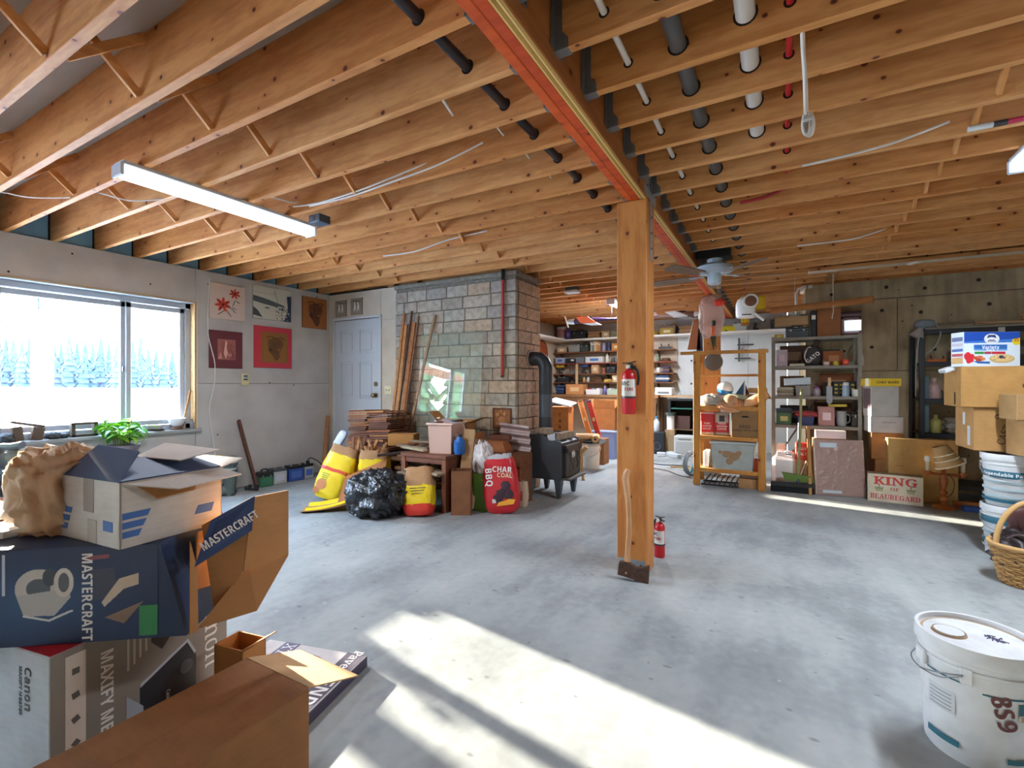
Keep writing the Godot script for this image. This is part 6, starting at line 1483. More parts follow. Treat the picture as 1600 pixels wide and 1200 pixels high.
	for q in [[-2.42, 0.442, 6.42, 20, "rolled brown paper on the black tray, open end to the room"], [-2.27, 0.435, 6.40, -75, "thick paper roll on the black tray pointing forward"]]:
		var r := thing("paper_roll", q[4], "roll", P(q[0], q[1] - 0.04, q[2]), q[3])
		roll(r, 0.05, 0.3, "d2a878")
	solo("split_branch", "pale forked branch standing by the stove door corner", "branch", B.new().tube(curve([P(-2.16, 0.0, 5.62), P(-2.21, 0.2, 5.68), P(-2.24, 0.38, 5.7)], 10), 0.02, 8).tube([P(-2.24, 0.3, 5.69), P(-2.13, 0.42, 5.66)], 0.03, 8).mesh(), wood("d2ab74", true))
	# desk corner beyond the post
	var cb := thing("black_cabinet", "black open cabinet with a green shelf against the back wall", "cabinet", P(-1.50, 0, 8.75), 0)
	put("case", B.new().box(Vector3(-0.2, 0.46, 0), Vector3(0.04, 0.92, 0.4), 0.003).box(Vector3(0.2, 0.46, 0), Vector3(0.04, 0.92, 0.4), 0.003).box(Vector3(0, 0.93, 0), Vector3(0.46, 0.03, 0.42), 0.003).box(Vector3(0, 0.46, -0.19), Vector3(0.4, 0.9, 0.02)).mesh(), M("24282a", 0.5), cb)
	put("shelf", bx(0.36, 0.02, 0.38, 0.002), M("2f6a58", 0.5), cb, Vector3(0, 0.78, 0))
	put("shelf", bx(0.36, 0.02, 0.38, 0.002), M("6a5138", 0.6), cb, Vector3(0, 0.42, 0))
	carton("dark printed carton inside the black cabinet", P(-1.50, 0.4315, 8.72), 0, Vector3(0.26, 0.22, 0.24), "5a4038")
	var ap := thing("white_appliance", "pale grey box shaped appliance on the floor before the black cabinet", "appliance", P(-1.40, 0, 8.40), 0)
	put("body", bx(0.34, 0.34, 0.28, 0.012), M("c3c9c6", 0.4), ap, Vector3(0, 0.17, 0))
	put("front_panel", bx(0.3, 0.2, 0.01, 0.004), M("b3bab8", 0.4), ap, Vector3(0, 0.16, 0.141))
	put("vent", bx(0.2, 0.02, 0.006, 0.001), M("7d8482", 0.5), ap, Vector3(0, 0.29, 0.141))
	var spk := thing("black_speaker", "black speaker box on the floor by the post's far side", "speaker", P(-1.86, 0, 8.45), 0)
	put("cabinet", bx(0.22, 0.38, 0.24, 0.006), M("23272c", 0.5), spk, Vector3(0, 0.19, 0))
	put("cone", turned(V2([0.07, 0, 0.065, 0.006, 0.02, -0.01, 0.0001, -0.004]), 20), M("3a3f45", 0.5), spk, Vector3(0, 0.14, 0.121), Vector3(90, 0, 0))
	var bb := thing("blue_bottle", "blue capped bottle standing on the black speaker", "bottle", P(-1.90, 0.3805, 8.45))
	bottle(bb, 0.055, 0.26, "c8d4dc", "3f8ab0")
	var pt := thing("paper_towel", "white paper towel roll with dark lid on a wooden stand", "roll", P(-1.68, 0.42, 8.55))
	put("roll_body", turned(V2([0.02, 0, 0.065, 0, 0.065, 0.24, 0.02, 0.24, 0.02, 0]), 24), M("e8e6e2", 0.9), pt)
	put("dark_lid", turned(V2([0.0001, 0.24, 0.09, 0.24, 0.09, 0.29, 0.0001, 0.29]), 20), M("3f4a44", 0.5), pt)
	solo("towel_stand", "pale wooden block stand under the paper towel roll", "stand", bx(0.16, 0.42, 0.16, 0.004), wood("b09a78", true), P(-1.68, 0.21, 8.55))
	var wr := thing("white_printer", "white printer on the low shelf beyond the post", "printer", P(-1.86, 1.0005, 8.95))
	put("body", bx(0.3, 0.14, 0.26, 0.012), M("e4e4e0", 0.4), wr, Vector3(0, 0.07, 0))
	put("paper_slot", bx(0.2, 0.03, 0.01, 0.002), M("6a7076", 0.4), wr, Vector3(0, 0.05, 0.131))
	solo("wall_desk", "pale board desk carrying the white printer at the back wall", "desk", bx(0.62, 0.03, 0.5, 0.003), wood("c9a884"), P(-1.58, 0.983, 8.99))
	for k in 3: solo("white_packet", ["small white packet on the floor nearest the timber post", "long white packet lying slanted before the pale appliance", "small white packet touching the pale appliance's corner"][k], "packet", bx([0.14, 0.2, 0.12][k], 0.07, 0.1, 0.01), M("cdd6dc", 0.5), P([-1.74, -1.52, -1.62][k], 0.036, [8.1, 8.08, 8.25][k]), Vector3(0, [10, -35, 50][k], 0), "white packets on the workshop floor")
	# cords and hoses on the floor
	R.seed = 61
	for q in [["4f5358", 0.008, "dark cord snaking from the post to the pine rack", [-1.75, 7.3, -1.5, 7.25, -1.2, 7.3, -1.0, 6.9, -0.9, 6.75]], ["9a9690", 0.009, "grey hose lying on the floor left of the pine rack", [-1.7, 6.9, -1.4, 6.8, -1.15, 6.5, -1.0, 6.45, -0.95, 6.2]], ["c8a83a", 0.009, "yellow cord looped on the floor beside the pine rack", [-1.4, 7.1, -1.2, 7.2, -1.05, 7.05, -1.2, 6.95, -1.0, 6.9]]]:
		var p := []
		for i in range(0, q[3].size(), 2): p.append(P(q[3][i], q[1], q[3][i + 1]))
		solo("floor_cord", q[2], "cord", rod(curve(p, 40), q[1], 6), M(q[0], 0.6))
	var hc2 := thing("hose_coil", "blue and grey hose coil standing beside the pine rack", "coil", P(-1.02, 0, 6.62), 60)
	coil(hc2, 0.15, 0.012, "7f98a8", true)
	put("inner_turn", rod(curve([Vector3(-0.05, 0.05, 0.01), Vector3(0.0, 0.12, 0.01), Vector3(0.05, 0.2, 0.01)], 8), 0.02, 6), M("3fa0c0", 0.5), hc2)

func airplane(label: String, at: Vector3, turn: float, body: String, wing: String, light: String, l: float):
	var o := thing("model_airplane", label, "model plane", at, turn)
	# nose towards local -x
	put("fuselage", B.new().tube([Vector3(-l * 0.5, 0, 0), Vector3(-l * 0.46, 0, 0), Vector3(-l * 0.3, 0.005, 0), Vector3(0, 0.01, 0), Vector3(l * 0.3, 0.01, 0), Vector3(l * 0.5, 0.012, 0)], [0.012, 0.03, 0.042, 0.038, 0.022, 0.01], 12).mesh(), M(body, 0.4), o)
	put("nose_cowl", B.new().tube([Vector3(-l * 0.52, 0, 0), Vector3(-l * 0.49, 0, 0), Vector3(-l * 0.38, 0.003, 0)], [0.012, 0.034, 0.043], 12).mesh(), M(light, 0.4), o)
	for s in [-1.0, 1.0]:
		put("wing", B.new().hexa([Vector3(-l * 0.26, -0.03, 0.02 * s), Vector3(l * 0.02, -0.03, 0.02 * s), Vector3(l * 0.0, -0.005, 0.62 * s * l), Vector3(-l * 0.2, -0.005, 0.62 * s * l), Vector3(-l * 0.26, -0.012, 0.02 * s), Vector3(l * 0.02, -0.022, 0.02 * s), Vector3(0, 0.0, 0.62 * s * l), Vector3(-l * 0.2, 0.006, 0.62 * s * l)]).mesh(), M(wing if s > 0 else light, 0.45), o)
		put("tailplane", B.new().hexa([Vector3(l * 0.38, 0.012, 0.01 * s), Vector3(l * 0.5, 0.012, 0.01 * s), Vector3(l * 0.5, 0.012, 0.2 * s * l), Vector3(l * 0.42, 0.012, 0.2 * s * l), Vector3(l * 0.38, 0.02, 0.01 * s), Vector3(l * 0.5, 0.018, 0.01 * s), Vector3(l * 0.5, 0.017, 0.2 * s * l), Vector3(l * 0.42, 0.018, 0.2 * s * l)]).mesh(), M(light, 0.45), o)
		put("propeller_blade", B.new().bar(Vector3(-l * 0.525, 0, 0), Vector3(-l * 0.525, 0.07 * s, 0.1 * s), 0.02, 0.004).mesh(), M("d9cdb8", 0.4), o)
	put("fin", B.new().prism(V2([l * 0.36, 0.015, l * 0.5, 0.015, l * 0.52, 0.16, l * 0.47, 0.16]), 0.008).mesh(), M(body, 0.45), o)
	put("canopy", B.new().blob(Vector3(-l * 0.12, 0.04, 0), Vector3(0.08, 0.03, 0.028), 0.0, 1.0, 1, 1.0, 10).mesh(), M("2c3442", 0.15), o)
	for x in [-l * 0.25, l * 0.3]: put("hanging_wire", rod([Vector3(x, 0.03, 0), Vector3(x, JB - at.y + 0.01, 0)], 0.0015, 4), M("9a9a9a", 0.5), o)


func s_rack():
	var o := thing("pine_rack", "open pine rack with boxes, tubs and clutter on its shelves", "shelf rack", P(-0.54, 0, 6.24))
	var w := wood("c78d3f", true, 1)
	var h := wood("cf964a", false, 2)
	for x in [-0.345, 0.345]:
		for z in [-0.19, 0.19]: put("upright", bx(0.075 if z > 0 else 0.06, 1.6, 0.035, 0.003), w, o, Vector3(x, 0.8, z))
		for y in [0.17, 0.55, 0.90, 1.52]: put("side_rail", bx(0.02, 0.07, 0.36, 0.002), h, o, Vector3(x, y, 0))
	put("top_rail", bx(0.94, 0.04, 0.03, 0.003), h, o, Vector3(-0.06, 1.575, 0.205))
	put("back_rail", bx(0.7, 0.03, 0.02, 0.002), h, o, Vector3(0, 1.31, -0.175))
	for y in [0.20, 0.585, 0.935]:
		for k in 3: put("slat", bx(0.66, 0.016, 0.115, 0.002), h, o, Vector3(0, y, -0.13 + 0.13 * k))
		put("front_rail", bx(0.66, 0.045, 0.02, 0.002), h, o, Vector3(0, y - 0.015, 0.185))
	var rt := 0.9435
	solo("grey_cloth", "grey cloth heaped at one end of the pine rack's upper shelf", "cloth", B.new().blob(Z, Vector3(0.15, 0.07, 0.14), 0.35, 1.6, 3, 0.85, 18, -0.06).mesh(), M("9b948a", 0.95), P(-0.72, rt + 0.06, 6.22))
	var bl := thing("ball", "white and blue ball on the pine rack's upper shelf", "ball", P(-0.60, rt + 0.055, 6.30))
	put("lower_half", turned(V2([0.0001, -0.095, 0.06, -0.072, 0.09, -0.03, 0.095, 0.0]), 24), M("2f7ab8", 0.4), bl, Vector3(0, 0.15, 0), Vector3(12, 0, -14))
	put("upper_half", turned(V2([0.095, 0.0, 0.09, 0.03, 0.06, 0.072, 0.0001, 0.095]), 24), M("e9e9e6", 0.4), bl, Vector3(0, 0.15, 0), Vector3(12, 0, -14))
	put("stand", turned(V2([0.0001, -0.05, 0.05, -0.05, 0.03, 0.06, 0.0001, 0.06]), 14), M("8a8078", 0.7), bl)
	var hat := thing("straw_hat", "woven straw hat lying tilted on the pine rack's upper shelf", "hat", P(-0.53, rt + 0.03, 6.13))
	hat.rotation_degrees = Vector3(38, 0, -8)
	put("brim", turned(V2([0.07, 0.02, 0.16, 0.0, 0.162, 0.006, 0.07, 0.028]), 32), M("d9a880", 0.85, "card", 10.0), hat)
	put("crown", turned(V2([0.078, 0.018, 0.072, 0.08, 0.045, 0.1, 0.0001, 0.1]), 28), M("d2a078", 0.85, "card", 10.0), hat)
	for k in 3: put("weave_ring", turned(V2([0.09 + 0.024 * k, 0.02 - 0.006 * k, 0.096 + 0.024 * k, 0.028 - 0.006 * k, 0.102 + 0.024 * k, 0.018 - 0.006 * k]), 28), M("b97a55", 0.85), hat)
	var bw := thing("wooden_bowl", "pale turned wooden trough tilted at the far end of the upper rack shelf", "trough", P(-0.27, rt + 0.07, 6.17), 20)
	bw.rotation_degrees = Vector3(0, 20, 32)
	put("shell", B.new().tube([Vector3(-0.14, 0, 0), Vector3(-0.1, 0, 0), Vector3(0.1, 0, 0), Vector3(0.14, 0, 0)], [0.02, 0.06, 0.065, 0.045], 14).mesh(), wood("d8b285"), bw)
	put("end_plate", bx(0.012, 0.13, 0.12, 0.004), wood("b98e62", true), bw, Vector3(0.145, 0.0, 0))
	var sl := thing("toy_sailboat", "small boat with dark blue sails behind the ball on the pine rack", "model boat", P(-0.40, rt, 6.33), 0)
	put("hull", B.new().hexa([Vector3(-0.07, 0, 0.02), Vector3(0.07, 0, 0.02), Vector3(0.07, 0, -0.02), Vector3(-0.07, 0, -0.02), Vector3(-0.11, 0.07, 0.035), Vector3(0.1, 0.07, 0.035), Vector3(0.1, 0.07, -0.035), Vector3(-0.11, 0.07, -0.035)]).mesh(), M("6a3040", 0.5), sl)
	put("mast", rod([Vector3(0.01, 0.06, 0), Vector3(0.01, 0.3, 0)], 0.004, 6), M("8a6a4a", 0.5), sl)
	put("sail", B.new().prism(V2([0.0, 0.09, 0.005, 0.29, -0.1, 0.12]), 0.004).mesh(), M("2a4f6a", 0.7), sl)
	put("sail", B.new().prism(V2([0.02, 0.09, 0.02, 0.26, 0.08, 0.1]), 0.004).mesh(), M("55304a", 0.7), sl)
	row("the pine rack's upper shelf back edge", "boxes at the back of the pine rack", -0.37, rt, 6.36, [[0.0, "carton", "tan", 0.2, 0.14, 0.1, "b8925c", "d9c9a8"]])
	solo("buff_tray", "buff wooden tray stacked on the tan carton at the rack's back", "tray", shell_box(Vector3(0.2, 0.06, 0.12)), wood("c4a36c"), P(-0.25, rt + 0.155, 6.36))
	solo("green_shell", "pale green curved cloth strip behind the straw hat", "cloth", B.new().blob(Z, Vector3(0.13, 0.03, 0.06), 0.3, 1.5, 8, 0.9, 14).mesh(), M("8f9c88", 0.8), P(-0.42, rt + 0.10, 6.22), Vector3(0, 0, -12))
	# red tins, eggs box
	for k in 2:
		var t := thing("red_canister", ["red canister with white lettering beside the rack's upright", "red canister with a dark portrait panel next to the egg carton"][k], "canister", P([-0.78, -0.62][k], 0.594, [6.18, 6.22][k]))
		put("body", bx(0.15, 0.25, 0.13, 0.012), M("c32a2c", 0.4), t, Vector3(0, 0.125, 0))
		put("lid", bx(0.155, 0.03, 0.135, 0.01), M("c9b8a8" if k else "d8c0b8", 0.4), t, Vector3(0, 0.262, 0))
		put("foot_band", bx(0.152, 0.04, 0.132, 0.008), M("b9a890", 0.5), t, Vector3(0, 0.021, 0))
		flat(t, "printed_panel", 0.14, 0.1, Vector3(0, 0.2, 0.0662) if k else Vector3(0, 0.215, 0.0662), M("b8a898" if k else "b02428", 0.5))
		if k: flat(t, "portrait", 0.06, 0.07, Vector3(0, 0.2, 0.0672), M("3a3030", 0.5))
		for j in 3: txt(t, ["PURE", "COFFEE", "ROAST"][j] if k == 0 else ["FRESH", "GROUND", "COFFEE"][j], 0.02, Vector3(0, 0.14 - 0.032 * j, 0.0665), M("e6d8d0", 0.5))
	var eg := carton("brown egg carton box with black lettering on the pine rack", P(-0.355, 0.594, 6.2), 0, Vector3(0.31, 0.32, 0.3), "8f6a42")
	txt(eg, "EGGS", 0.034, Vector3(-0.01, 0.12, 0.1505), M("33261a", 0.7))
	txt(eg, "HANDLE WITH CARE", 0.02, Vector3(-0.01, 0.08, 0.1505), M("33261a", 0.7))
	put("hand_hole", B.new().prism(V2([-0.04, 0, -0.02, 0.012, 0.02, 0.012, 0.04, 0, 0.035, -0.008, -0.035, -0.008]), 0.002).mesh(), M("1c1611", 0.9), eg, Vector3(-0.01, 0.235, 0.1505))
	var gt := thing("grey_tub", "large stained grey storage tub on the rack's bottom shelf", "tub", P(-0.50, 0.2085, 6.21))
	put("tub", shell_box(Vector3(0.46, 0.30, 0.32), 0.006, 0.08), M("a8b0aa", 0.5, "blotch", 2.0), gt)
	put("lid", B.new().box(Vector3(0, 0.31, 0), Vector3(0.49, 0.03, 0.35), 0.01).mesh(), M("b4bcb8", 0.5), gt)
	for q in [[-0.06, 0.19, 0.05, 0.08], [0.02, 0.17, 0.06, 0.09], [0.07, 0.2, 0.03, 0.06], [-0.03, 0.1, 0.04, 0.02], [-0.13, 0.2, 0.02, 0.07]]: put("stain", turned(V2([q[2], 0, 0.0, 0.001]), 9), M("9a7a58", 0.8), gt, Vector3(q[0], q[1], 0.158), Vector3(86, 0, 0))
	solo("red_basket", "small orange red basket at the rack's bottom shelf end", "basket", shell_box(Vector3(0.09, 0.12, 0.2), 0.004, 0.1), M("d2562e", 0.6), P(-0.235, 0.2085, 6.2))
	solo("white_packet", "white packet squeezed beside the grey tub on the bottom shelf", "packet", bx(0.06, 0.2, 0.2, 0.01), M("e6e2dc", 0.6), P(-0.79, 0.309, 6.2))
	carton("low tan carton on the floor under the pine rack", P(-0.30, 0, 6.24), 0, Vector3(0.28, 0.11, 0.26), "b88a5a")
	var gr := thing("black_grate", "black wire grate with curved bars on the floor under the rack", "grate", P(-0.64, 0.0, 6.2))
	put("frame", rod([Vector3(-0.2, 0.012, 0.12), Vector3(0.2, 0.012, 0.12), Vector3(0.2, 0.012, -0.12), Vector3(-0.2, 0.012, -0.12)], 0.01, 6, true), M("1f2022", 0.5), gr)
	for k in 7: put("bar", rod(curve([Vector3(-0.17 + 0.055 * k, 0.012, 0.12), Vector3(-0.14 + 0.055 * k, 0.08, 0.0), Vector3(-0.12 + 0.055 * k, 0.1, -0.12)], 8), 0.007, 6), M("2a2b2e", 0.5), gr)

func s_post_tools():
	var f := P(-0.805, 0, 6.80)
	var pan := thing("hanging_pan", "round grey pan lid hanging on the farther timber post behind the rack", "pan", P(-0.775, 1.49, 6.69))
	put("disc", turned(V2([0.0001, 0.016, 0.06, 0.02, 0.105, 0.014, 0.112, 0.0, 0.0001, 0.0]), 30), M("6a655e", 0.45, "", 1.0, {"metal": 0.4}), pan, Z, Vector3(90, 0, 0))
	put("rim", rod(range(30).map(func(i: int) -> Vector3: return Vector3(cos(TAU * i / 30) * 0.11, sin(TAU * i / 30) * 0.11, 0.006)), 0.006, 6, true), M("8a857c", 0.4, "", 1.0, {"metal": 0.4}), pan)
	solo("pink_bag", "clear pinkish plastic bag hanging high on the farther post", "bag", B.new().blob(Z, Vector3(0.13, 0.24, 0.028), 0.3, 1.8, 14, 0.6, 20).mesh(), M("f2d6cc", 0.35, "", 1.0, {"alpha": 0.45}), P(-0.80, 2.08, 6.655))
	solo("red_ribbon", "bright red ribbon knot at the top of the pinkish bag", "ribbon", B.new().blob(Z, Vector3(0.05, 0.035, 0.02), 0.6, 2.5, 3, 0.8, 12).mesh(), M("e8402c", 0.5), P(-0.70, 2.25, 6.63))
	var sh := thing("garden_shears", "dark shears with orange grip hanging on the farther post", "shears", P(-0.775, 1.72, 6.62))
	put("grip", bx(0.05, 0.13, 0.03, 0.01), M("d96a30", 0.5), sh, Vector3(0, 0.17, 0))
	put("top_grip", bx(0.045, 0.07, 0.03, 0.01), M("2a2f2c", 0.5), sh, Vector3(0.012, 0.27, 0))
	put("blade", B.new().prism(V2([-0.03, 0.1, 0.03, 0.1, 0.01, -0.1]), 0.008).mesh(), M("3a3f34", 0.4, "", 1.0, {"metal": 0.5}), sh)
	put("blade", B.new().prism(V2([-0.02, 0.1, 0.04, 0.1, 0.045, -0.08]), 0.008).mesh(), M("6a6f44", 0.4, "", 1.0, {"metal": 0.4}), sh, Vector3(0, 0, -0.01))
	put("hook", rod([Vector3(0.01, 0.3, -0.015), Vector3(0.01, 0.31, -0.04), Vector3(0.01, 0.3, 0.085)], 0.004, 5), steel(), sh)
	for q in [[-1.0, 1.66, 0.15, "b5744a", "brown hanging dust pan beside the farther timber post"], [-0.935, 1.64, 0.07, "3a3a48", "dark narrow brush hanging between dust pan and post"]]:
		var d := thing("hanging_tool", q[4], "tool", P(q[0], q[1], 6.66))
		put("blade", B.new().prism(V2([-q[2] * 0.6, 0.0, q[2] * 0.5, 0.0, q[2] * 0.3, 0.4, -q[2] * 0.1, 0.4]), 0.025).mesh(), M(q[3], 0.6), d)
		put("edge", B.new().tube([Vector3(-q[2] * 0.6, 0, 0), Vector3(-q[2] * 0.1, 0.4, 0), Vector3(q[2] * 0.3, 0.4, 0), Vector3(q[2] * 0.5, 0, 0)], 0.006, 6).mesh(), M("e2d4c4", 0.5), d)
		put("hook", rod([Vector3(q[2] * 0.1, 0.4, 0), Vector3(q[2] * 0.1, 0.44, 0), Vector3(-q[0] - 0.9, 0.44, -0.08)], 0.004, 5), steel(), d)
	var sc := thing("blue_scissors", "blue and white brush hanging low beside the farther post", "brush", P(-0.935, 1.55, 6.64))
	put("head", bx(0.06, 0.09, 0.04, 0.01), M("3a5a84", 0.5), sc, Vector3(0, 0.04, 0))
	put("bristles", bx(0.05, 0.05, 0.035, 0.004), M("e8e6e0", 0.8), sc, Vector3(0.01, -0.02, 0))
	var cl := thing("clamp_rack", "dark clamp hanging on the white wall beside the farther post", "clamp", P(-0.60, 1.66, 9.36))
	for k in 3: put("bar", bx(0.26, 0.02, 0.03, 0.003), M("3a3c40", 0.5), cl, Vector3(0.02 * k, 0.12 * k, 0.02))
	put("spine", bx(0.03, 0.42, 0.03, 0.003), M("55524c", 0.5), cl, Vector3(-0.06, 0.15, 0.02))
	# fan
	var fn := thing("ceiling_fan", "pale grey ceiling fan with brown blades hanging near the beam", "fan", P(-0.57, 0, 5.0))
	var wm := M("b9c6cf", 0.3)
	put("mount_box", bx(0.3, 0.09, 0.2, 0.004), M("1d2124", 0.7), fn, Vector3(0, JB + 0.02, 0))
	put("canopy", turned(V2([0.055, 2.37, 0.062, 2.385, 0.07, 2.41, 0.088, 2.43, 0.09, 2.442, 0.0001, 2.442]), 32), wm, fn)
	put("motor", turned(V2([0.0001, 2.275, 0.09, 2.275, 0.15, 2.285, 0.168, 2.31, 0.165, 2.34, 0.12, 2.366, 0.056, 2.372]), 40), wm, fn)
	put("switch_housing", turned(V2([0.0001, 2.17, 0.04, 2.17, 0.058, 2.18, 0.064, 2.22, 0.062, 2.275]), 28), wm, fn)
	put("pull_chain", rod([Vector3(0.03, 2.175, 0.02), Vector3(0.03, 2.06, 0.02)], 0.002, 4), steel("c9b87a"), fn)
	for k in 5:
		var t := Transform3D(Basis(Vector3.UP, deg_to_rad(72.0 * k + 96.5)), Vector3(0, 2.262, 0))
		var arm := put("blade_iron", B.new().box(Vector3(0.15, 0, 0), Vector3(0.1, 0.012, 0.03), 0.004).box(Vector3(0.21, -0.004, 0), Vector3(0.06, 0.01, 0.075), 0.004).mesh(), M("a9b4b8", 0.35), fn)
		arm.transform = t
		var bd := put("blade", B.new().prism(V2([0.19, -0.05, 0.3, -0.062, 0.62, -0.068, 0.655, -0.04, 0.655, 0.04, 0.62, 0.068, 0.3, 0.062, 0.19, 0.05]), 0.008, Transform3D(Basis(Vector3.RIGHT, PI / 2 + 0.2), Vector3(0, -0.004, 0))).mesh(), M("86705c", 0.5, "grain", 1.0), fn)
		bd.transform = t
	# hanging white jug
	var j := thing("hanging_jug", "white plastic jug with a round brown mouth hanging under the joists", "jug", P(-0.37, 0, 6.2), 10)
	put("body", turned(V2([0.0001, 1.98, 0.09, 1.98, 0.105, 2.0, 0.105, 2.14, 0.085, 2.19, 0.05, 2.22, 0.0001, 2.225]), 28), M("f0efea", 0.4), j)
	put("mouth_ring", turned(V2([0.055, 0, 0.082, 0, 0.082, 0.05, 0.07, 0.055, 0.055, 0.05]), 28), M("e8e6df", 0.4), j, Vector3(0.04, 2.155, 0.08), Vector3(90, 0, 0))
	put("mouth_disc", turned(V2([0.078, 0.046, 0.0001, 0.05]), 28), M("7d5038", 0.7), j, Vector3(0.04, 2.155, 0.085), Vector3(90, 0, 0))
	put("dark_band", bx(0.1, 0.012, 0.004, 0.001), M("3a3a44", 0.5), j, Vector3(0.0, 2.005, 0.104))
	put("spout", rod([Vector3(0.09, 2.02, 0.05), Vector3(0.18, 1.93, 0.09)], 0.015, 10), M("eceae4", 0.4), j)
	put("hanger", rod([Vector3(-0.05, 2.2, 0), Vector3(0.01, 2.30, 0), Vector3(0.06, 2.21, 0.02)], 0.004, 5), M("c9a080", 0.5), j)
	put("hook", rod([Vector3(0.01, 2.30, 0), Vector3(0.01, 2.443, 0)], 0.003, 5), steel(), j)
	for q in [[-0.28, 2.20, 7.4, 0.17, 0.21, "yellow case hanging under the joists behind the white jug"], [-0.45, 2.03, 7.45, 0.1, 0.22, "yellow and brown tool hanging below the yellow case"]]:
		var c := thing("yellow_case", q[5], "case", P(q[0], q[1], q[2]))
		put("body", bx(q[3], q[4], 0.12, 0.015), M("e0c21a", 0.45), c, Vector3(0, q[4] / 2, 0))
		put("lower_edge", bx(q[3] * 1.02, 0.04, 0.125, 0.01), M("a8722c", 0.5), c, Vector3(0, 0.02, 0))
		put("hanging_wire", rod([Vector3(0, q[4], 0), Vector3(0, JB - q[1] + 0.01, 0)], 0.003, 4), steel(), c)
	var yb := thing("yellow_bar", "long yellow plastic bar on the white shelf behind the farther post", "bar", P(-0.95, 2.123, 9.12))
	put("bar", bx(0.5, 0.1, 0.06, 0.01), M("d8c41e", 0.45), yb, Vector3(0, 0.05, 0), Vector3(0, 6, 0))
	put("end_grip", bx(0.06, 0.08, 0.07, 0.01), M("26282a", 0.5), yb, Vector3(-0.27, 0.045, 0), Vector3(0, 6, 0))
	row("the white shelf's far end", "things at the far end of the white shelf", -2.0, 2.123, 9.2, [[0.0, "parts tray", "brown", 0.3, 0.16, 0.2, "7a5a3c", "b8864a"], [0.05, "plank stack", "tan", 0.26, 0.14, 0.18, "b08a5c", ""], [0.05, "tin", "orange", 0.12, 0.15, 0.12, "b87434", "c9a06a"], [0.04, "carton", "brown", 0.2, 0.12, 0.2, "8a6038", "c9a878"], [0.03, "coil", "black", 0.18, 0.09, 0.16, "2c2c30", ""], [0.03, "parts tray", "clear", 0.22, 0.13, 0.18, "b8b8b0", "5a6a7a"], [0.05, "drill", "grey", 0.2, 0.18, 0.1, "7a7f80", ""], [0.1, "toolbox", "dark", 0.3, 0.2, 0.2, "2a2d32", "3a3d42"], [0.06, "carton", "olive", 0.2, 0.14, 0.18, "7a744a", "a8a27a"]])

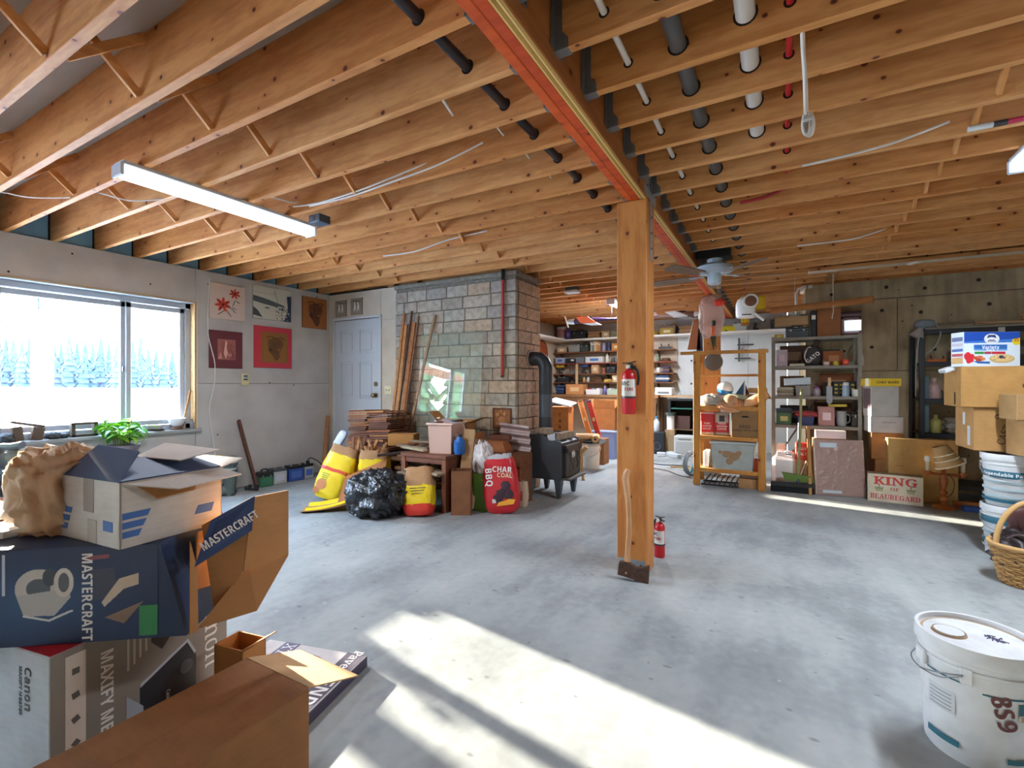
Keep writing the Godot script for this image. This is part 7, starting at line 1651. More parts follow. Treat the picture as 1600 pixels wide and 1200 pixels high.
func s_metal_shelf():
	var m := M("857d70", 0.5, "blotch", 3.0, {"metal": 0.2})
	var o := thing("metal_shelving", "grey metal shelving unit full of household things at the concrete wall", "shelf unit", P(0.335, 0, 6.765))
	var ys := [1.755, 1.415, 1.06, 0.715, 0.12]
	for x in [-0.425, 0.425]:
		for z in [-0.21, 0.21]: put("angle_post", B.new().box(Vector3(x, 0.885, z), Vector3(0.035, 1.77, 0.004)).box(Vector3(x + signf(x) * 0.016, 0.885, z - signf(z) * 0.016), Vector3(0.004, 1.77, 0.035)).mesh(), m, o)
	for y in ys: put("shelf", B.new().box(Vector3(0, y, 0), Vector3(0.84, 0.006, 0.42)).box(Vector3(0, y - 0.015, 0.209), Vector3(0.84, 0.034, 0.004)).box(Vector3(0, y - 0.015, -0.209), Vector3(0.84, 0.034, 0.004)).mesh(), m, o)
	put("back_brace", B.new().bar(Vector3(-0.42, 0.2, -0.212), Vector3(0.42, 1.7, -0.212), 0.02, 0.003, Vector3.BACK).mesh(), m, o)
	var gp := "things on the grey metal shelving"
	row("the metal unit's top shelf", gp, -0.08, 1.759, 6.72, [[0.0, "carton", "yellow", 0.1, 0.05, 0.12, "c9a83a", "e0d48a"], [0.02, "toolbox", "slate green", 0.24, 0.15, 0.16, "39444a", "454f54"], [0.02, "book", "black", 0.05, 0.31, 0.2, "202328", ""]])
	var tc := carton("plain brown carton tied with string on the metal unit's top shelf", P(0.475, 1.759, 6.75), 0, Vector3(0.23, 0.325, 0.26), "9c6238")
	put("string", rod(curve([Vector3(-0.115, 0.33, 0.1), Vector3(-0.05, 0.345, 0.12), Vector3(0.03, 0.335, 0.13), Vector3(0.07, 0.34, 0.1), Vector3(0.1, 0.335, 0.0)], 16), 0.006, 6), M("e0d2c4", 0.6), tc)
	put("string", rod(curve([Vector3(0.05, 0.34, 0.12), Vector3(0.04, 0.27, 0.134), Vector3(0.03, 0.2, 0.134)], 10), 0.005, 6), M("e0d2c4", 0.6), tc)
	var wp := thing("wrapped_bundle", "plastic wrapped pinkish bundle on the metal unit's top shelf end", "bundle", P(0.69, 1.759, 6.72))
	put("bundle", bx(0.19, 0.21, 0.22, 0.03), M("9a7a78", 0.25, "blotch", 4.0), wp, Vector3(0, 0.105, 0))
	put("top_roll", rod([Vector3(-0.1, 0.24, 0), Vector3(0.1, 0.24, 0)], 0.045, 14), M("5a3f44", 0.3), wp)
	put("foil_panel", bx(0.16, 0.12, 0.004, 0.002), M("b8c0cc", 0.2, "", 1.0, {"metal": 0.4}), wp, Vector3(0.01, 0.11, 0.111))
	solo("tan_crate", "tan flat crate resting on the slate green toolbox", "crate", shell_box(Vector3(0.36, 0.11, 0.18), 0.006), wood("b08f66"), P(0.10, 1.91, 6.72))
	for q in [[-0.03, "b08f5c"], [0.07, "8a9a6a"], [0.16, "5a9ac0"], [0.23, "2a4048"]]: solo("folder", "folder standing in the tan crate on the metal shelving", "folder", bx(0.07, 0.12, 0.1, 0.004), M(q[1], 0.6), P(q[0], 1.98, 6.72), Z, "folders in the tan crate")
	row("the metal unit's second shelf", gp, -0.06, 1.419, 6.72, [[0.0, "carton", "lilac", 0.12, 0.2, 0.16, "c9bcc4", "d9c0c4"], [0.02, "hand plane", "cream", 0.16, 0.12, 0.08, "c9bfa4", ""]])
	var gt := thing("dark_bag", "dark teardrop bag with white lettering on the second metal shelf", "bag", P(0.32, 1.419, 6.70))
	put("body", B.new().blob(Vector3(0, 0.115, 0), Vector3(0.095, 0.125, 0.06), 0.08, 1.5, 4, 0.85, 20).mesh(), M("3a3436", 0.7), gt)
	put("strap", rod(curve([Vector3(-0.06, 0.04, 0.055), Vector3(-0.085, 0.12, 0.05), Vector3(-0.04, 0.22, 0.03), Vector3(0.0, 0.2, 0.04)], 12), 0.008, 6), M("d8d4cc", 0.6), gt)
	put("neck", rod([Vector3(0.02, 0.22, 0), Vector3(0.05, 0.31, -0.02)], 0.028, 10), M("4a4244", 0.7), gt)
	txt(gt, "GATO", 0.045, Vector3(0.0, 0.1, 0.064), M("e2ded6", 0.6), Vector3(0, 0, 42))
	row("the second metal shelf's end", gp, 0.42, 1.419, 6.76, [[0.0, "carton", "orange brown", 0.2, 0.17, 0.2, "9c5f36", "b07848"], [0.02, "coil", "pale green", 0.12, 0.05, 0.12, "9aa89a", ""], [0.02, "bottle", "beige", 0.05, 0.16, 0.05, "b5ab98", "8a8478"]])
	row("the second metal shelf's front edge", gp, 0.42, 1.419, 6.60, [[0.0, "tin", "pink", 0.06, 0.045, 0.06, "d0a0a0", "e0c8c0"], [0.03, "jar", "yellow", 0.06, 0.05, 0.06, "d8c23a", "d8c23a"], [0.03, "carton", "red", 0.06, 0.065, 0.06, "d8442a", "e87a4a"]])
	row("the third metal shelf", gp, -0.06, 1.064, 6.70, [[0.0, "folded cloth", "bone white", 0.19, 0.1, 0.16, "c9c0ac", "a89c84"], [0.01, "parts tray", "grey", 0.16, 0.12, 0.16, "9a978e", "b06a9a"], [0.02, "jar", "purple topped", 0.08, 0.11, 0.08, "b8a8b4", "9a3f9a"], [0.02, "tin", "black", 0.1, 0.16, 0.1, "2a2c2a", "3a3f3a"]])
	solo("white_box", "pale blue white box lying across the jars on the third metal shelf", "box", bx(0.27, 0.085, 0.14, 0.004), M("c6d3da", 0.5), P(0.16, 1.236, 6.70), Vector3(0, 3, 3))
	var pt := thing("patterned_box", "black box with yellow pattern at the third metal shelf's end", "box", P(0.63, 1.064, 6.78))
	put("body", bx(0.22, 0.17, 0.18, 0.004), M("26241e", 0.5), pt, Vector3(0, 0.085, 0))
	for k in 12: flat(pt, "printed_mark", 0.03, 0.02, Vector3(-0.08 + 0.053 * (k % 4), 0.04 + 0.045 * (k / 4), 0.0905), M("d8bc2a", 0.5))
	row("the third metal shelf's front edge", gp, 0.50, 1.064, 6.60, [[0.0, "hand plane", "grey", 0.04, 0.05, 0.04, "9a9a98", ""], [0.06, "spray can", "white and blue", 0.07, 0.16, 0.07, "8fa4b4", "e6e6e2"], [0.01, "mug", "white", 0.11, 0.08, 0.11, "dcdcd6", ""]])
	row("the second metal shelf's back", gp, -0.02, 1.419, 6.90, [[0.0, "carton", "dark brown", 0.3, 0.26, 0.1, "5a4030", "8a6a48"], [0.12, "carton", "dull green", 0.2, 0.2, 0.1, "4a5a4a", "7a8a70"]])
	row("the third metal shelf's back", gp, -0.02, 1.064, 6.90, [[0.0, "carton", "umber", 0.26, 0.24, 0.1, "6a4a34", "a08060"], [0.16, "carton", "russet", 0.34, 0.27, 0.1, "9a5f3c", "b88a60"]])
	row("the fourth metal shelf's back", gp, -0.02, 0.719, 6.90, [[0.0, "carton", "charcoal", 0.3, 0.22, 0.1, "3a3634", "6a6460"], [0.06, "carton", "walnut", 0.38, 0.26, 0.1, "5f4632", "8a6a4a"]])
	var tw := thing("trowel", "grey bladed trowel hanging over the third metal shelf's edge", "trowel", P(0.475, 1.0, 6.545))
	put("blade", B.new().prism(V2([-0.028, 0.18, 0.028, 0.18, 0.028, 0.0, 0.0, -0.035, -0.028, 0.0]), 0.004).mesh(), steel("8e9092"), tw)
	put("grip", bx(0.03, 0.1, 0.02, 0.006), M("c9a884", 0.6), tw, Vector3(0, 0.23, 0))
	row("the fourth metal shelf", gp, -0.06, 0.719, 6.68, [[0.0, "carton", "green", 0.16, 0.14, 0.16, "5a7a5c", "c9c07a"], [0.06, "parts tray", "navy", 0.17, 0.1, 0.16, "34426e", "b0584a"], [0.04, "carton", "rosy", 0.16, 0.22, 0.16, "b88a84", "d8c0c4"], [0.01, "mug", "grey", 0.12, 0.17, 0.12, "a0a6a4", ""], [0.03, "toolbox", "black", 0.16, 0.2, 0.16, "2a2724", "3a3430"]])
	solo("blue_book_stack", "dark blue books lying on the green carton", "books", bx(0.16, 0.05, 0.14, 0.004), M("2f4048", 0.6), P(0.02, 0.885, 6.68), Vector3(0, 6, 2))
	solo("red_cloth", "red checked cloth heaped over the navy tray", "cloth", B.new().blob(Z, Vector3(0.12, 0.035, 0.07), 0.35, 1.8, 5, 0.85, 16).mesh(), M("b04a4a", 0.9, "card", 6.0), P(0.25, 0.845, 6.68))
	solo("yellow_carton", "yellow carton lid resting over the rosy carton", "box", bx(0.18, 0.03, 0.1, 0.003), M("cdb23a", 0.5), P(0.56, 0.955, 6.70), Vector3(0, 0, 2))
	row("the metal unit's bottom shelf", gp, -0.06, 0.124, 6.68, [[0.0, "book", "pinkish", 0.1, 0.36, 0.2, "c0a898", ""], [0.06, "folded cloth", "tan", 0.18, 0.3, 0.2, "b09a7a", "8a7a60"], [0.06, "carton", "reddish", 0.2, 0.34, 0.2, "b5603c", "d8a880"]])
	# standing before the unit
	var jg := thing("white_jerrycan", "big white plastic canister standing bright before the metal shelving", "canister", P(0.02, 0, 6.44))
	put("body", bx(0.24, 0.36, 0.2, 0.035), M("f4f4f2", 0.4), jg, Vector3(0, 0.18, 0))
	put("neck", turned(V2([0.035, 0.35, 0.035, 0.4, 0.03, 0.41, 0.0001, 0.41]), 16), M("ececea", 0.4), jg, Vector3(-0.04, 0, 0))
	put("handle", rod(curve([Vector3(0.0, 0.355, 0), Vector3(0.02, 0.41, 0), Vector3(0.09, 0.4, 0), Vector3(0.1, 0.35, 0)], 10), 0.014, 8), M("ececea", 0.4), jg)
	var pb := thing("push_broom", "wide black push broom head with dark handle on the floor", "broom", P(0.10, 0, 6.14), 4)
	put("head", bx(0.42, 0.05, 0.06, 0.006), M("1f2322", 0.6), pb, Vector3(0, 0.085, 0))
	put("bristles", bx(0.42, 0.065, 0.055, 0.006), M("15181a", 0.9, "card", 12.0), pb, Vector3(0, 0.033, 0))
	put("handle", rod([Vector3(0.06, 0.1, 0), Vector3(0.10, 0.75, -0.36)], 0.012, 8), M("454f66", 0.5), pb)
	var br := thing("green_broom", "green bristled broom leaning head down with a long olive handle", "broom", P(0.16, 0, 6.19), 0)
	put("bristles", B.new().hexa([Vector3(-0.13, 0.125, 0.03), Vector3(0.15, 0.118, 0.03), Vector3(0.15, 0.118, -0.03), Vector3(-0.13, 0.125, -0.03), Vector3(-0.16, 0.21, 0.025), Vector3(0.12, 0.185, 0.025), Vector3(0.12, 0.185, -0.025), Vector3(-0.16, 0.21, -0.025)]).mesh(), M("66803a", 0.9, "card", 12.0), br)
	put("handle", rod([Vector3(0.0, 0.18, 0), Vector3(0.035, 1.15, -0.17)], 0.014, 10), M("8a8a58", 0.5), br)
	var wr := thing("wrapped_board", "brown board wrapped in clear plastic leaning on the metal shelving", "panel", P(0.55, 0, 6.2), 14)
	wr.rotation_degrees = Vector3(-8, 12, 0)
	put("panel", bx(0.46, 0.60, 0.035, 0.004), M("a98d84", 0.3, "", 1.0, {"bump": "crumple", "bs": 1.2}), wr, Vector3(0, 0.3, 0))
	put("edge_wrap", B.new().box(Vector3(-0.232, 0.3, 0), Vector3(0.008, 0.6, 0.04), 0.003).mesh(), M("d8cdc6", 0.2), wr)
	for q in [[0.0, 0.5, 0.12, 0.5], [-0.1, 0.42, 0.2, 0.25], [0.0, 0.5, -0.05, 0.1], [0.1, 0.52, 0.2, 0.2], [0.05, 0.54, 0.1, 0.1]]: put("wrap_fold", B.new().tube([Vector3(q[0], q[1], 0.0175), Vector3((q[0] + q[2]) / 2, (q[1] + q[3]) / 2, 0.02), Vector3(q[2], q[3], 0.0175)], [0.001, 0.004, 0.001], 6).mesh(), M("b59a90", 0.2), wr)
	put("foil_patch", bx(0.16, 0.05, 0.003, 0.001), M("c9dae4", 0.12), wr, Vector3(-0.1, 0.54, 0.018))
	put("foil_patch", bx(0.18, 0.03, 0.003, 0.001), M("c9dae4", 0.12), wr, Vector3(-0.08, 0.04, 0.018))
	solo("white_carton", "flat white pink carton lying behind the wrapped panel's top", "box", bx(0.28, 0.09, 0.12, 0.003), M("d6c6c6", 0.6), P(0.47, 0.64, 6.42), Vector3(0, 6, 0))
	solo("carton_ledge", "brown carton behind the wrapped panel", "box", bx(0.3, 0.594, 0.16, 0.004), card_mat("8f6a44"), P(0.46, 0.297, 6.42), Vector3(0, 6, 0))
	for k in 2: solo("timber_strip", ["thin tan timber strip leaning beside the wrapped panel", "second tan timber strip leaning just behind the first"][k], "strip", B.new().bar(P(0.27 + 0.03 * k, 0.0, 6.1 + 0.04 * k), P(0.26 + 0.035 * k, [0.72, 0.5][k], 6.40), 0.03, 0.016, P(0, 0, 1), 0.002).mesh(), wood("b98d52", true, k))
	var rs := thing("red_bag", "small red printed bag behind the green broom handle", "bag", P(0.20, 0.33, 6.44), 0)
	put("body", bx(0.13, 0.2, 0.06, 0.01), M("d9402a", 0.5), rs, Vector3(0, 0.1, 0))
	txt(rs, "NALLEY", 0.026, Vector3(0, 0.13, 0.031), M("f0d8c8", 0.5))
	txt(rs, "SALT", 0.03, Vector3(0, 0.07, 0.031), M("f0d8c8", 0.5))
	put("tan_foot", bx(0.12, 0.33, 0.05, 0.004), M("b08a5c", 0.7), rs, Vector3(0, -0.165, 0))
	var st := thing("white_cord_pot", "white corded pot standing behind the green broom head", "pot", P(0.24, 0, 6.32))
	put("pot", turned(V2([0.0001, 0, 0.06, 0, 0.075, 0.12, 0.08, 0.14, 0.07, 0.14, 0.0001, 0.12]), 20), M("dcd4c6", 0.6), st)
	for s in [-1.0, 1.0]: put("cord", rod([Vector3(0.07 * s, 0.13, 0), Vector3(0.0, 0.33, -0.02)], 0.005, 5), M("eceae6", 0.6), st)

func s_right_stack():
	# stack at the wall
	carton("brown carton at the foot of the yellow lidded stack", P(0.99, 0, 6.5), 4, Vector3(0.26, 0.40, 0.26), "946438")
	var c2 := carton("brown carton under the white box in the yellow lidded stack", P(0.98, 0.4005, 6.5), -3, Vector3(0.27, 0.285, 0.26), "a06a38")
	txt(c2, "FRAGILE", 0.022, Vector3(0.02, 0.23, 0.131), M("4a2f1a", 0.7))
	var wb := carton("white carton under the tall yellow lidded box", P(0.955, 0.6865, 6.48), 6, Vector3(0.29, 0.17, 0.26), "bcb3ae")
	txt(wb, "THIS SIDE UP", 0.014, Vector3(0.02, 0.11, 0.131), M("7a7470", 0.7))
	var yl := thing("yellow_lidded_box", "tall grey box with a bright yellow lid on the white carton", "box", P(0.93, 0.8575, 6.46), 12)
	put("body", bx(0.25, 0.37, 0.22, 0.004), M("b4aea8", 0.6, "card", 2.0), yl, Vector3(0, 0.185, 0))
	put("lid", B.new().box(Vector3(0, 0.365, 0), Vector3(0.28, 0.085, 0.25), 0.004).mesh(), M("d8b428", 0.45), yl)
	put("stripe", bx(0.002, 0.085, 0.1, 0.0), M("efe6c4", 0.5), yl, Vector3(-0.1412, 0.365, 0.05))
	put("side_picture", bx(0.002, 0.22, 0.18, 0.0), M("5a4448", 0.5), yl, Vector3(-0.1262, 0.19, 0))
	txt(yl, "CHEF WARE", 0.026, Vector3(0.02, 0.365, 0.1255), M("2a2620", 0.5))
	solo("green_bag", "dark green folded bag on the floor beside the stack", "bag", B.new().blob(Z, Vector3(0.12, 0.1, 0.09), 0.25, 1.5, 6, 0.75, 16, -0.098).mesh(), M("3a4a32", 0.8), P(0.95, 0.1, 6.27))
	var bc := carton("large flat tan carton leaning behind the lettered wooden crate", P(1.24, 0, 6.33), 4, Vector3(0.56, 0.64, 0.12), "c39a5e")
	put("knot_mark", bx(0.07, 0.012, 0.001, 0.0), M("a07a48", 0.8), bc, Vector3(-0.18, 0.36, 0.0605))
	# lettered crate
	var k := thing("lettered_crate", "white crate with red KING lettering and crowns on the floor", "crate", P(0, 0, 0))
	k.position = P(0.997, 0, 6.14)
	k.rotation_degrees.y = -6
	put("body", bx(0.44, 0.285, 0.14, 0.005), M("dcd0b6", 0.7, "card", 2.0), k, Vector3(0, 0.1425, 0))
	put("top_boards", B.new().box(Vector3(0, 0.287, 0.035), Vector3(0.43, 0.008, 0.05), 0.002).box(Vector3(0.02, 0.287, -0.035), Vector3(0.4, 0.008, 0.05), 0.002).mesh(), wood("8a6f50"), k)
	var rd := M("d4402a", 0.6)
	var bd := SystemFont.new()
	bd.font_names = PackedStringArray(["Droid Serif"])
	bd.font_weight = 800
	txt(k, "KING", 0.078, Vector3(0.0, 0.222, 0.0712), M("6a5a8a", 0.6), Z, bd, 1.18).position += Vector3(0.004, -0.004, -0.0003)
	txt(k, "KING", 0.078, Vector3(0.0, 0.222, 0.0716), rd, Z, bd, 1.18)
	txt(k, "OF", 0.03, Vector3(0.0, 0.142, 0.0712), M("b04a4a", 0.6), Z, bd, 1.3)
	txt(k, "BEAUREGARD", 0.048, Vector3(0.0, 0.06, 0.0712), M("c8394a", 0.6), Z, bd, 0.82)
	for s in [-1.0, 1.0]:
		var cr := put("printed_crown", B.new().prism(V2([-0.028, -0.03, 0.028, -0.03, 0.03, -0.012, 0.038, 0.018, 0.018, 0.008, 0.0, 0.022, -0.018, 0.008, -0.038, 0.018, -0.03, -0.012]), 0.0012).mesh(), M("8a9274", 0.6), k, Vector3(s * 0.125, 0.142, 0.0712))
		put("crown_ball", turned(V2([0.007, 0, 0.0, 0.001]), 10), M("b5443a", 0.6), cr, Vector3(0, 0.03, 0), Vector3(90, 0, 0))
		put("crown_band", bx(0.056, 0.006, 0.0006, 0.0), M("d8c87a", 0.6), cr, Vector3(0, -0.016, 0.0008))
	# lamp
	var la := thing("table_lamp", "turned wooden lamp with tilted shade and side candle arms", "lamp", P(1.36, 0, 6.06), 0)
	var wd := M("a45a26", 0.3, "grain", 2.0)
	put("base", turned(V2([0.0001, 0, 0.085, 0, 0.09, 0.02, 0.075, 0.032, 0.03, 0.04, 0.02, 0.06, 0.034, 0.085, 0.034, 0.1, 0.018, 0.12, 0.034, 0.15, 0.03, 0.165, 0.014, 0.185, 0.03, 0.235, 0.034, 0.28, 0.024, 0.31, 0.03, 0.33, 0.018, 0.345, 0.018, 0.42, 0.0001, 0.42]), 26), wd, la)
	put("arm", rod(curve([Vector3(-0.12, 0.34, 0), Vector3(-0.06, 0.33, 0), Vector3(0.06, 0.33, 0), Vector3(0.14, 0.33, 0)], 14), 0.014, 8), wd, la)
	for x in [-0.12, 0.14]:
		put("drip_cup", turned(V2([0.0001, 0.31, 0.012, 0.31, 0.03, 0.345, 0.032, 0.36, 0.0001, 0.355]), 18), wd, la, Vector3(x, 0, 0))
		put("candle_tube", turned(V2([0.016, 0.36, 0.016, 0.45, 0.0001, 0.45]), 14), M("d8cdb2", 0.5), la, Vector3(x, 0, 0))
		put("socket", turned(V2([0.024, 0.45, 0.026, 0.475, 0.022, 0.5, 0.0001, 0.5]), 14), M("eceae2", 0.4), la, Vector3(x, 0, 0))
	var sd := put("lamp_shade", turned(V2([0.115, 0.0, 0.06, 0.2, 0.057, 0.2, 0.11, 0.003]), 30), M("c09a66", 0.8, "", 1.0, {"back": Color(0.35, 0.26, 0.14)}), la, Vector3(0.04, 0.42, 0.02), Vector3(0, 0, 22))
	for q in [[0.114, 0.008], [0.098, 0.066], [0.085, 0.115]]: put("shade_trim", turned(V2([q[0] + 0.001, q[1] - 0.006, q[0] + 0.003, q[1], q[0] - 0.001, q[1] + 0.006]), 30), M("efe3c4", 0.7), sd)
	put("cord", rod(curve([Vector3(0.03, 0.34, 0.02), Vector3(0.07, 0.27, 0.03), Vector3(0.06, 0.17, 0.03), Vector3(0.02, 0.12, 0.03)], 14), 0.004, 6), M("3a2a20", 0.5), la)
	solo("blue_packet", "blue and white packet on the floor between lamp and pails", "packet", bx(0.14, 0.05, 0.07, 0.004), M("2f4f9a", 0.5), P(1.56, 0.025, 6.05), Vector3(0, 6, 0))
	solo("orange_strip", "orange brown board edge behind the blue packet", "board", bx(0.3, 0.07, 0.03, 0.003), wood("b06a30"), P(1.60, 0.035, 6.16))
	# black shelving
	var bs := thing("black_shelving", "black shelving unit at the concrete wall behind the carton stack", "shelf unit", P(1.80, 0, 6.74))
	var bm := M("1c2024", 0.5)
	for x in [-0.51, 0.51]:
		for z in [-0.21, 0.21]: put("post", bx(0.045, 1.79, 0.045, 0.004), bm, bs, Vector3(x, 0.895, z))
	for y in [1.765, 1.425, 1.035, 0.675, 0.15]: put("shelf", B.new().box(Vector3(0, y, 0), Vector3(1.02, 0.025, 0.42), 0.003).box(Vector3(0, y - 0.012, 0.215), Vector3(1.0, 0.05, 0.012), 0.003).mesh(), bm, bs)
	put("top_board", bx(1.02, 0.016, 0.42, 0.002), M("8a8378", 0.6), bs, Vector3(0, 1.787, 0))
	for x in [0.1, 0.34]: put("bracket_plate", bx(0.05, 0.06, 0.006, 0.002), M("b4b0a6", 0.4), bs, Vector3(x, 1.74, 0.226))
	var lb := thing("grey_lamp", "grey clip lamp with dangling cord on the black shelving's corner", "lamp", P(1.34, 1.796, 6.66), 0)
	put("head", B.new().blob(Vector3(0, 0.05, 0), Vector3(0.085, 0.05, 0.07), 0.12, 1.6, 5, 0.7, 14).mesh(), M("7d8890", 0.5), lb)
	put("cone", turned(V2([0.07, 0, 0.025, 0.09, 0.02, 0.1, 0.0001, 0.1]), 20), M("9a928c", 0.5), lb, Vector3(-0.1, -0.09, 0.14), Vector3(0, 0, -24))
	put("cord", rod(curve([Vector3(0.06, 0.06, 0.1), Vector3(0.1, -0.06, 0.14), Vector3(0.06, -0.2, 0.13), Vector3(-0.03, -0.3, 0.13), Vector3(-0.06, -0.5, 0.13)], 24), 0.006, 6), M("8f9496", 0.5), lb)
	put("cord", rod(curve([Vector3(-0.02, 0.05, 0.1), Vector3(-0.07, -0.08, 0.15), Vector3(-0.09, -0.24, 0.14), Vector3(-0.1, -0.5, 0.13), Vector3(-0.1, -0.72, 0.13)], 24), 0.006, 6), M("8f9496", 0.5), lb)
	for q in [[1.62, 1.815, 6.62, 0.5, 0.05, "9a8a74", -3, "long grey board lying on the black shelving's top"], [1.98, 1.825, 6.60, 0.55, 0.03, "b09470", 4, "pale rough lath on the black shelving's top"], [1.55, 1.85, 6.72, 0.4, 0.04, "8a7a66", -8, "tilted grey lath behind the clip lamp"]]: solo("lath", q[7], "board", bx(q[3], 0.025, q[4], 0.003), wood(q[5]), P(q[0], q[1], q[2]), Vector3(0, q[6], -q[6] * 0.3))
	solo("driftwood", "knotty orange driftwood lump on the black shelving's top", "driftwood", B.new().blob(Z, Vector3(0.09, 0.05, 0.05), 0.6, 2.0, 7, 0.9, 16).mesh(), wood("b97a4a"), P(2.18, 1.87, 6.62))
	var gp := "things on the black shelving"
	row("the black unit's upper shelf", gp, 1.36, 1.4385, 6.66, [[0.0, "hand plane", "orange", 0.16, 0.08, 0.08, "b5622c", ""], [0.03, "folded cloth", "brown and red", 0.24, 0.2, 0.2, "7a5f48", "a05048"], [0.16, "carton", "dark", 0.2, 0.2, 0.2, "3a3430", "5a5048"]])
	row("the black unit's middle shelf", gp, 1.35, 1.0485, 6.64, [[0.0, "bottle", "pinkish", 0.12, 0.22, 0.12, "b89a94", "c0a8a0"], [0.02, "parts tray", "cream", 0.22, 0.09, 0.18, "d4cbb8", "e8e0cc"]])
	row("the black unit's lower shelf", gp, 1.35, 0.6885, 6.62, [[0.02, "bottle", "yellow green", 0.1, 0.19, 0.1, "a8a05a", "8a8448"], [0.02, "folded cloth", "grey brown", 0.26, 0.16, 0.2, "8f8674", "a0988a"]])
	solo("red_stick", "thin red stick standing inside the black shelving's corner", "stick", rod([P(1.30, 0.69, 6.60), P(1.305, 1.30, 6.62)], 0.014, 6), M("c8302c", 0.5))
	solo("teal_board", "narrow teal board standing beside the red stick", "board", bx(0.04, 0.6, 0.03, 0.003), M("5a7880", 0.6), P(1.34, 0.99, 6.60))
	# cartons on the pails
	for q in [[0.0, "lower white paint pail with teal bands under the other pail"], [0.36, "upper white paint pail with teal band and lettering"]]:
		var p := pail(q[1], P(1.40, q[0], 4.62), -30, 0.155, 0.352, "d9dee0", true, "stacked paint pails", "paint_pail")
		var teal := M("1f5f74", 0.5)
		for yy in ([0.1, 0.235] if q[0] == 0.0 else [0.03, 0.2]): put("printed_band", turned(V2([0.147 + yy * 0.02, yy, 0.149 + yy * 0.02, yy + 0.004, 0.1495 + yy * 0.02, yy + 0.042 if yy > 0.15 else yy + 0.02, 0.1475 + yy * 0.02, yy + 0.046 if yy > 0.15 else yy + 0.022]), 40), teal, p)
		for k2 in 3: put("printed_stripe", turned(V2([0.1455 + k2 * 0.0006, 0.06 + 0.05 * k2, 0.1475 + k2 * 0.0006, 0.062 + 0.05 * k2, 0.148 + k2 * 0.0006, 0.075 + 0.05 * k2, 0.146 + k2 * 0.0006, 0.077 + 0.05 * k2]), 40), M("a4b8c0", 0.5), p)
		if q[0] > 0.0: bent(p, "Dependable Paint", 0.022, 0.1535, -0.02, 0.222, M("e6eef0", 0.5))
		bail(p, 0.15, 0.29, 0.10)
	carton("plain tan carton on the floor hidden behind the basket and pails", P(1.72, 0, 4.86), 0, Vector3(0.3, 0.72, 0.3), "a97c48")
	var cb := carton("tan carton with handwriting and two stickers on the paint pails", P(1.42, 0.728, 4.79), 2, Vector3(0.46, 0.31, 0.36), "b98d55")
	txt(cb, "6", 0.042, Vector3(-0.1, 0.25, 0.181), M("2f261c", 0.7), Vector3(0, 0, -60), SERIF)
	txt(cb, "CAST", 0.042, Vector3(-0.07, 0.12, 0.181), M("2f261c", 0.7), Vector3(0, 0, 74), SERIF)
	txt(cb, "OF", 0.036, Vector3(-0.005, 0.14, 0.181), M("2f261c", 0.7), Vector3(0, 0, 74), SERIF)
	put("sticker", bx(0.001, 0.09, 0.05, 0.0), M("d4d8dc", 0.5), cb, Vector3(-0.2306, 0.22, 0.0))
	put("sticker", bx(0.001, 0.14, 0.05, 0.0), M("c4ccd4", 0.5), cb, Vector3(-0.2306, 0.10, 0.09))
	put("flap_edge", bx(0.2, 0.004, 0.1, 0.001), card_mat("d2a868"), cb, Vector3(-0.12, 0.312, 0.13))
	var cu := carton("big tan carton with printed swirl topped by the cereal box", P(1.384, 1.0395, 4.76), 2, Vector3(0.54, 0.29, 0.36), "b98c4e")
	put("printed_swirl", rod(curve([Vector3(0.2, 0.13, 0), Vector3(0.12, 0.135, 0), Vector3(0.06, 0.11, 0), Vector3(0.06, 0.08, 0), Vector3(0.12, 0.065, 0), Vector3(0.17, 0.085, 0), Vector3(0.14, 0.11, 0), Vector3(0.11, 0.1, 0)], 30), 0.0035, 5), M("4a3a24", 0.7), cu, Vector3(-0.0, 0.06, 0.181))
	txt(cu, "Evinrest", 0.04, Vector3(0.19, 0.205, 0.181), M("4a3a24", 0.7), Z, SERIF)
	put("hand_hole", bx(0.001, 0.09, 0.025, 0.0), M("3a2a1a", 0.9), cu, Vector3(-0.2706, 0.06, 0.06))
	# cereal box
	var im := canvas(320, 200, Color("dcecf6"))
	im.fill_rect(Rect2i(0, 0, 320, 56), Color("1f4fb0"))
	ipoly(im, [0, 56, 320, 40, 320, 60, 0, 66], Color("3f7ad0"))
	iell(im, 158, 40, 44, 30, Color("e8ecf2")); ipoly(im, [130, 36, 140, 18, 178, 18, 186, 36, 158, 30], Color("26406e")); ipoly(im, [134, 58, 184, 58, 176, 46, 142, 46], Color("26406e"))
	im.fill_rect(Rect2i(56, 74, 190, 34), Color("2f6fc0")); im.fill_rect(Rect2i(56, 98, 190, 10), Color("6aa0dc"))
	im.fill_rect(Rect2i(60, 114, 54, 14), Color("3a9a4a")); im.fill_rect(Rect2i(116, 114, 40, 14), Color("b0445a")); im.fill_rect(Rect2i(158, 114, 78, 14), Color("cc2f3a"))
	for q in [[22, 130], [18, 150], [26, 168], [44, 140], [40, 162], [10, 140]]: iell(im, q[0], q[1], 15, 14, Color("d8303a"))
	for q in [[70, 150, "c8563a"], [90, 146, "e0704a"], [104, 156, "d88a5a"], [84, 162, "b84a3a"]]: iell(im, q[0], q[1], 18, 10, Color(q[2]))
	ipoly(im, [50, 168, 150, 172, 146, 184, 80, 182], Color("2a6ab0"))
	iell(im, 216, 154, 72, 26, Color("cbb27a")); iell(im, 216, 150, 62, 20, Color("e2c88a"))
	R.seed = 71
	for i in 26: iell(im, 170 + R.randf() * 92, 140 + R.randf() * 22, 4, 3, Color("b8944a") if i % 2 else Color("efdcaa"))
	iell(im, 212, 144, 14, 9, Color("3a3f5a")); iell(im, 226, 148, 8, 6, Color("6a4a5a"))
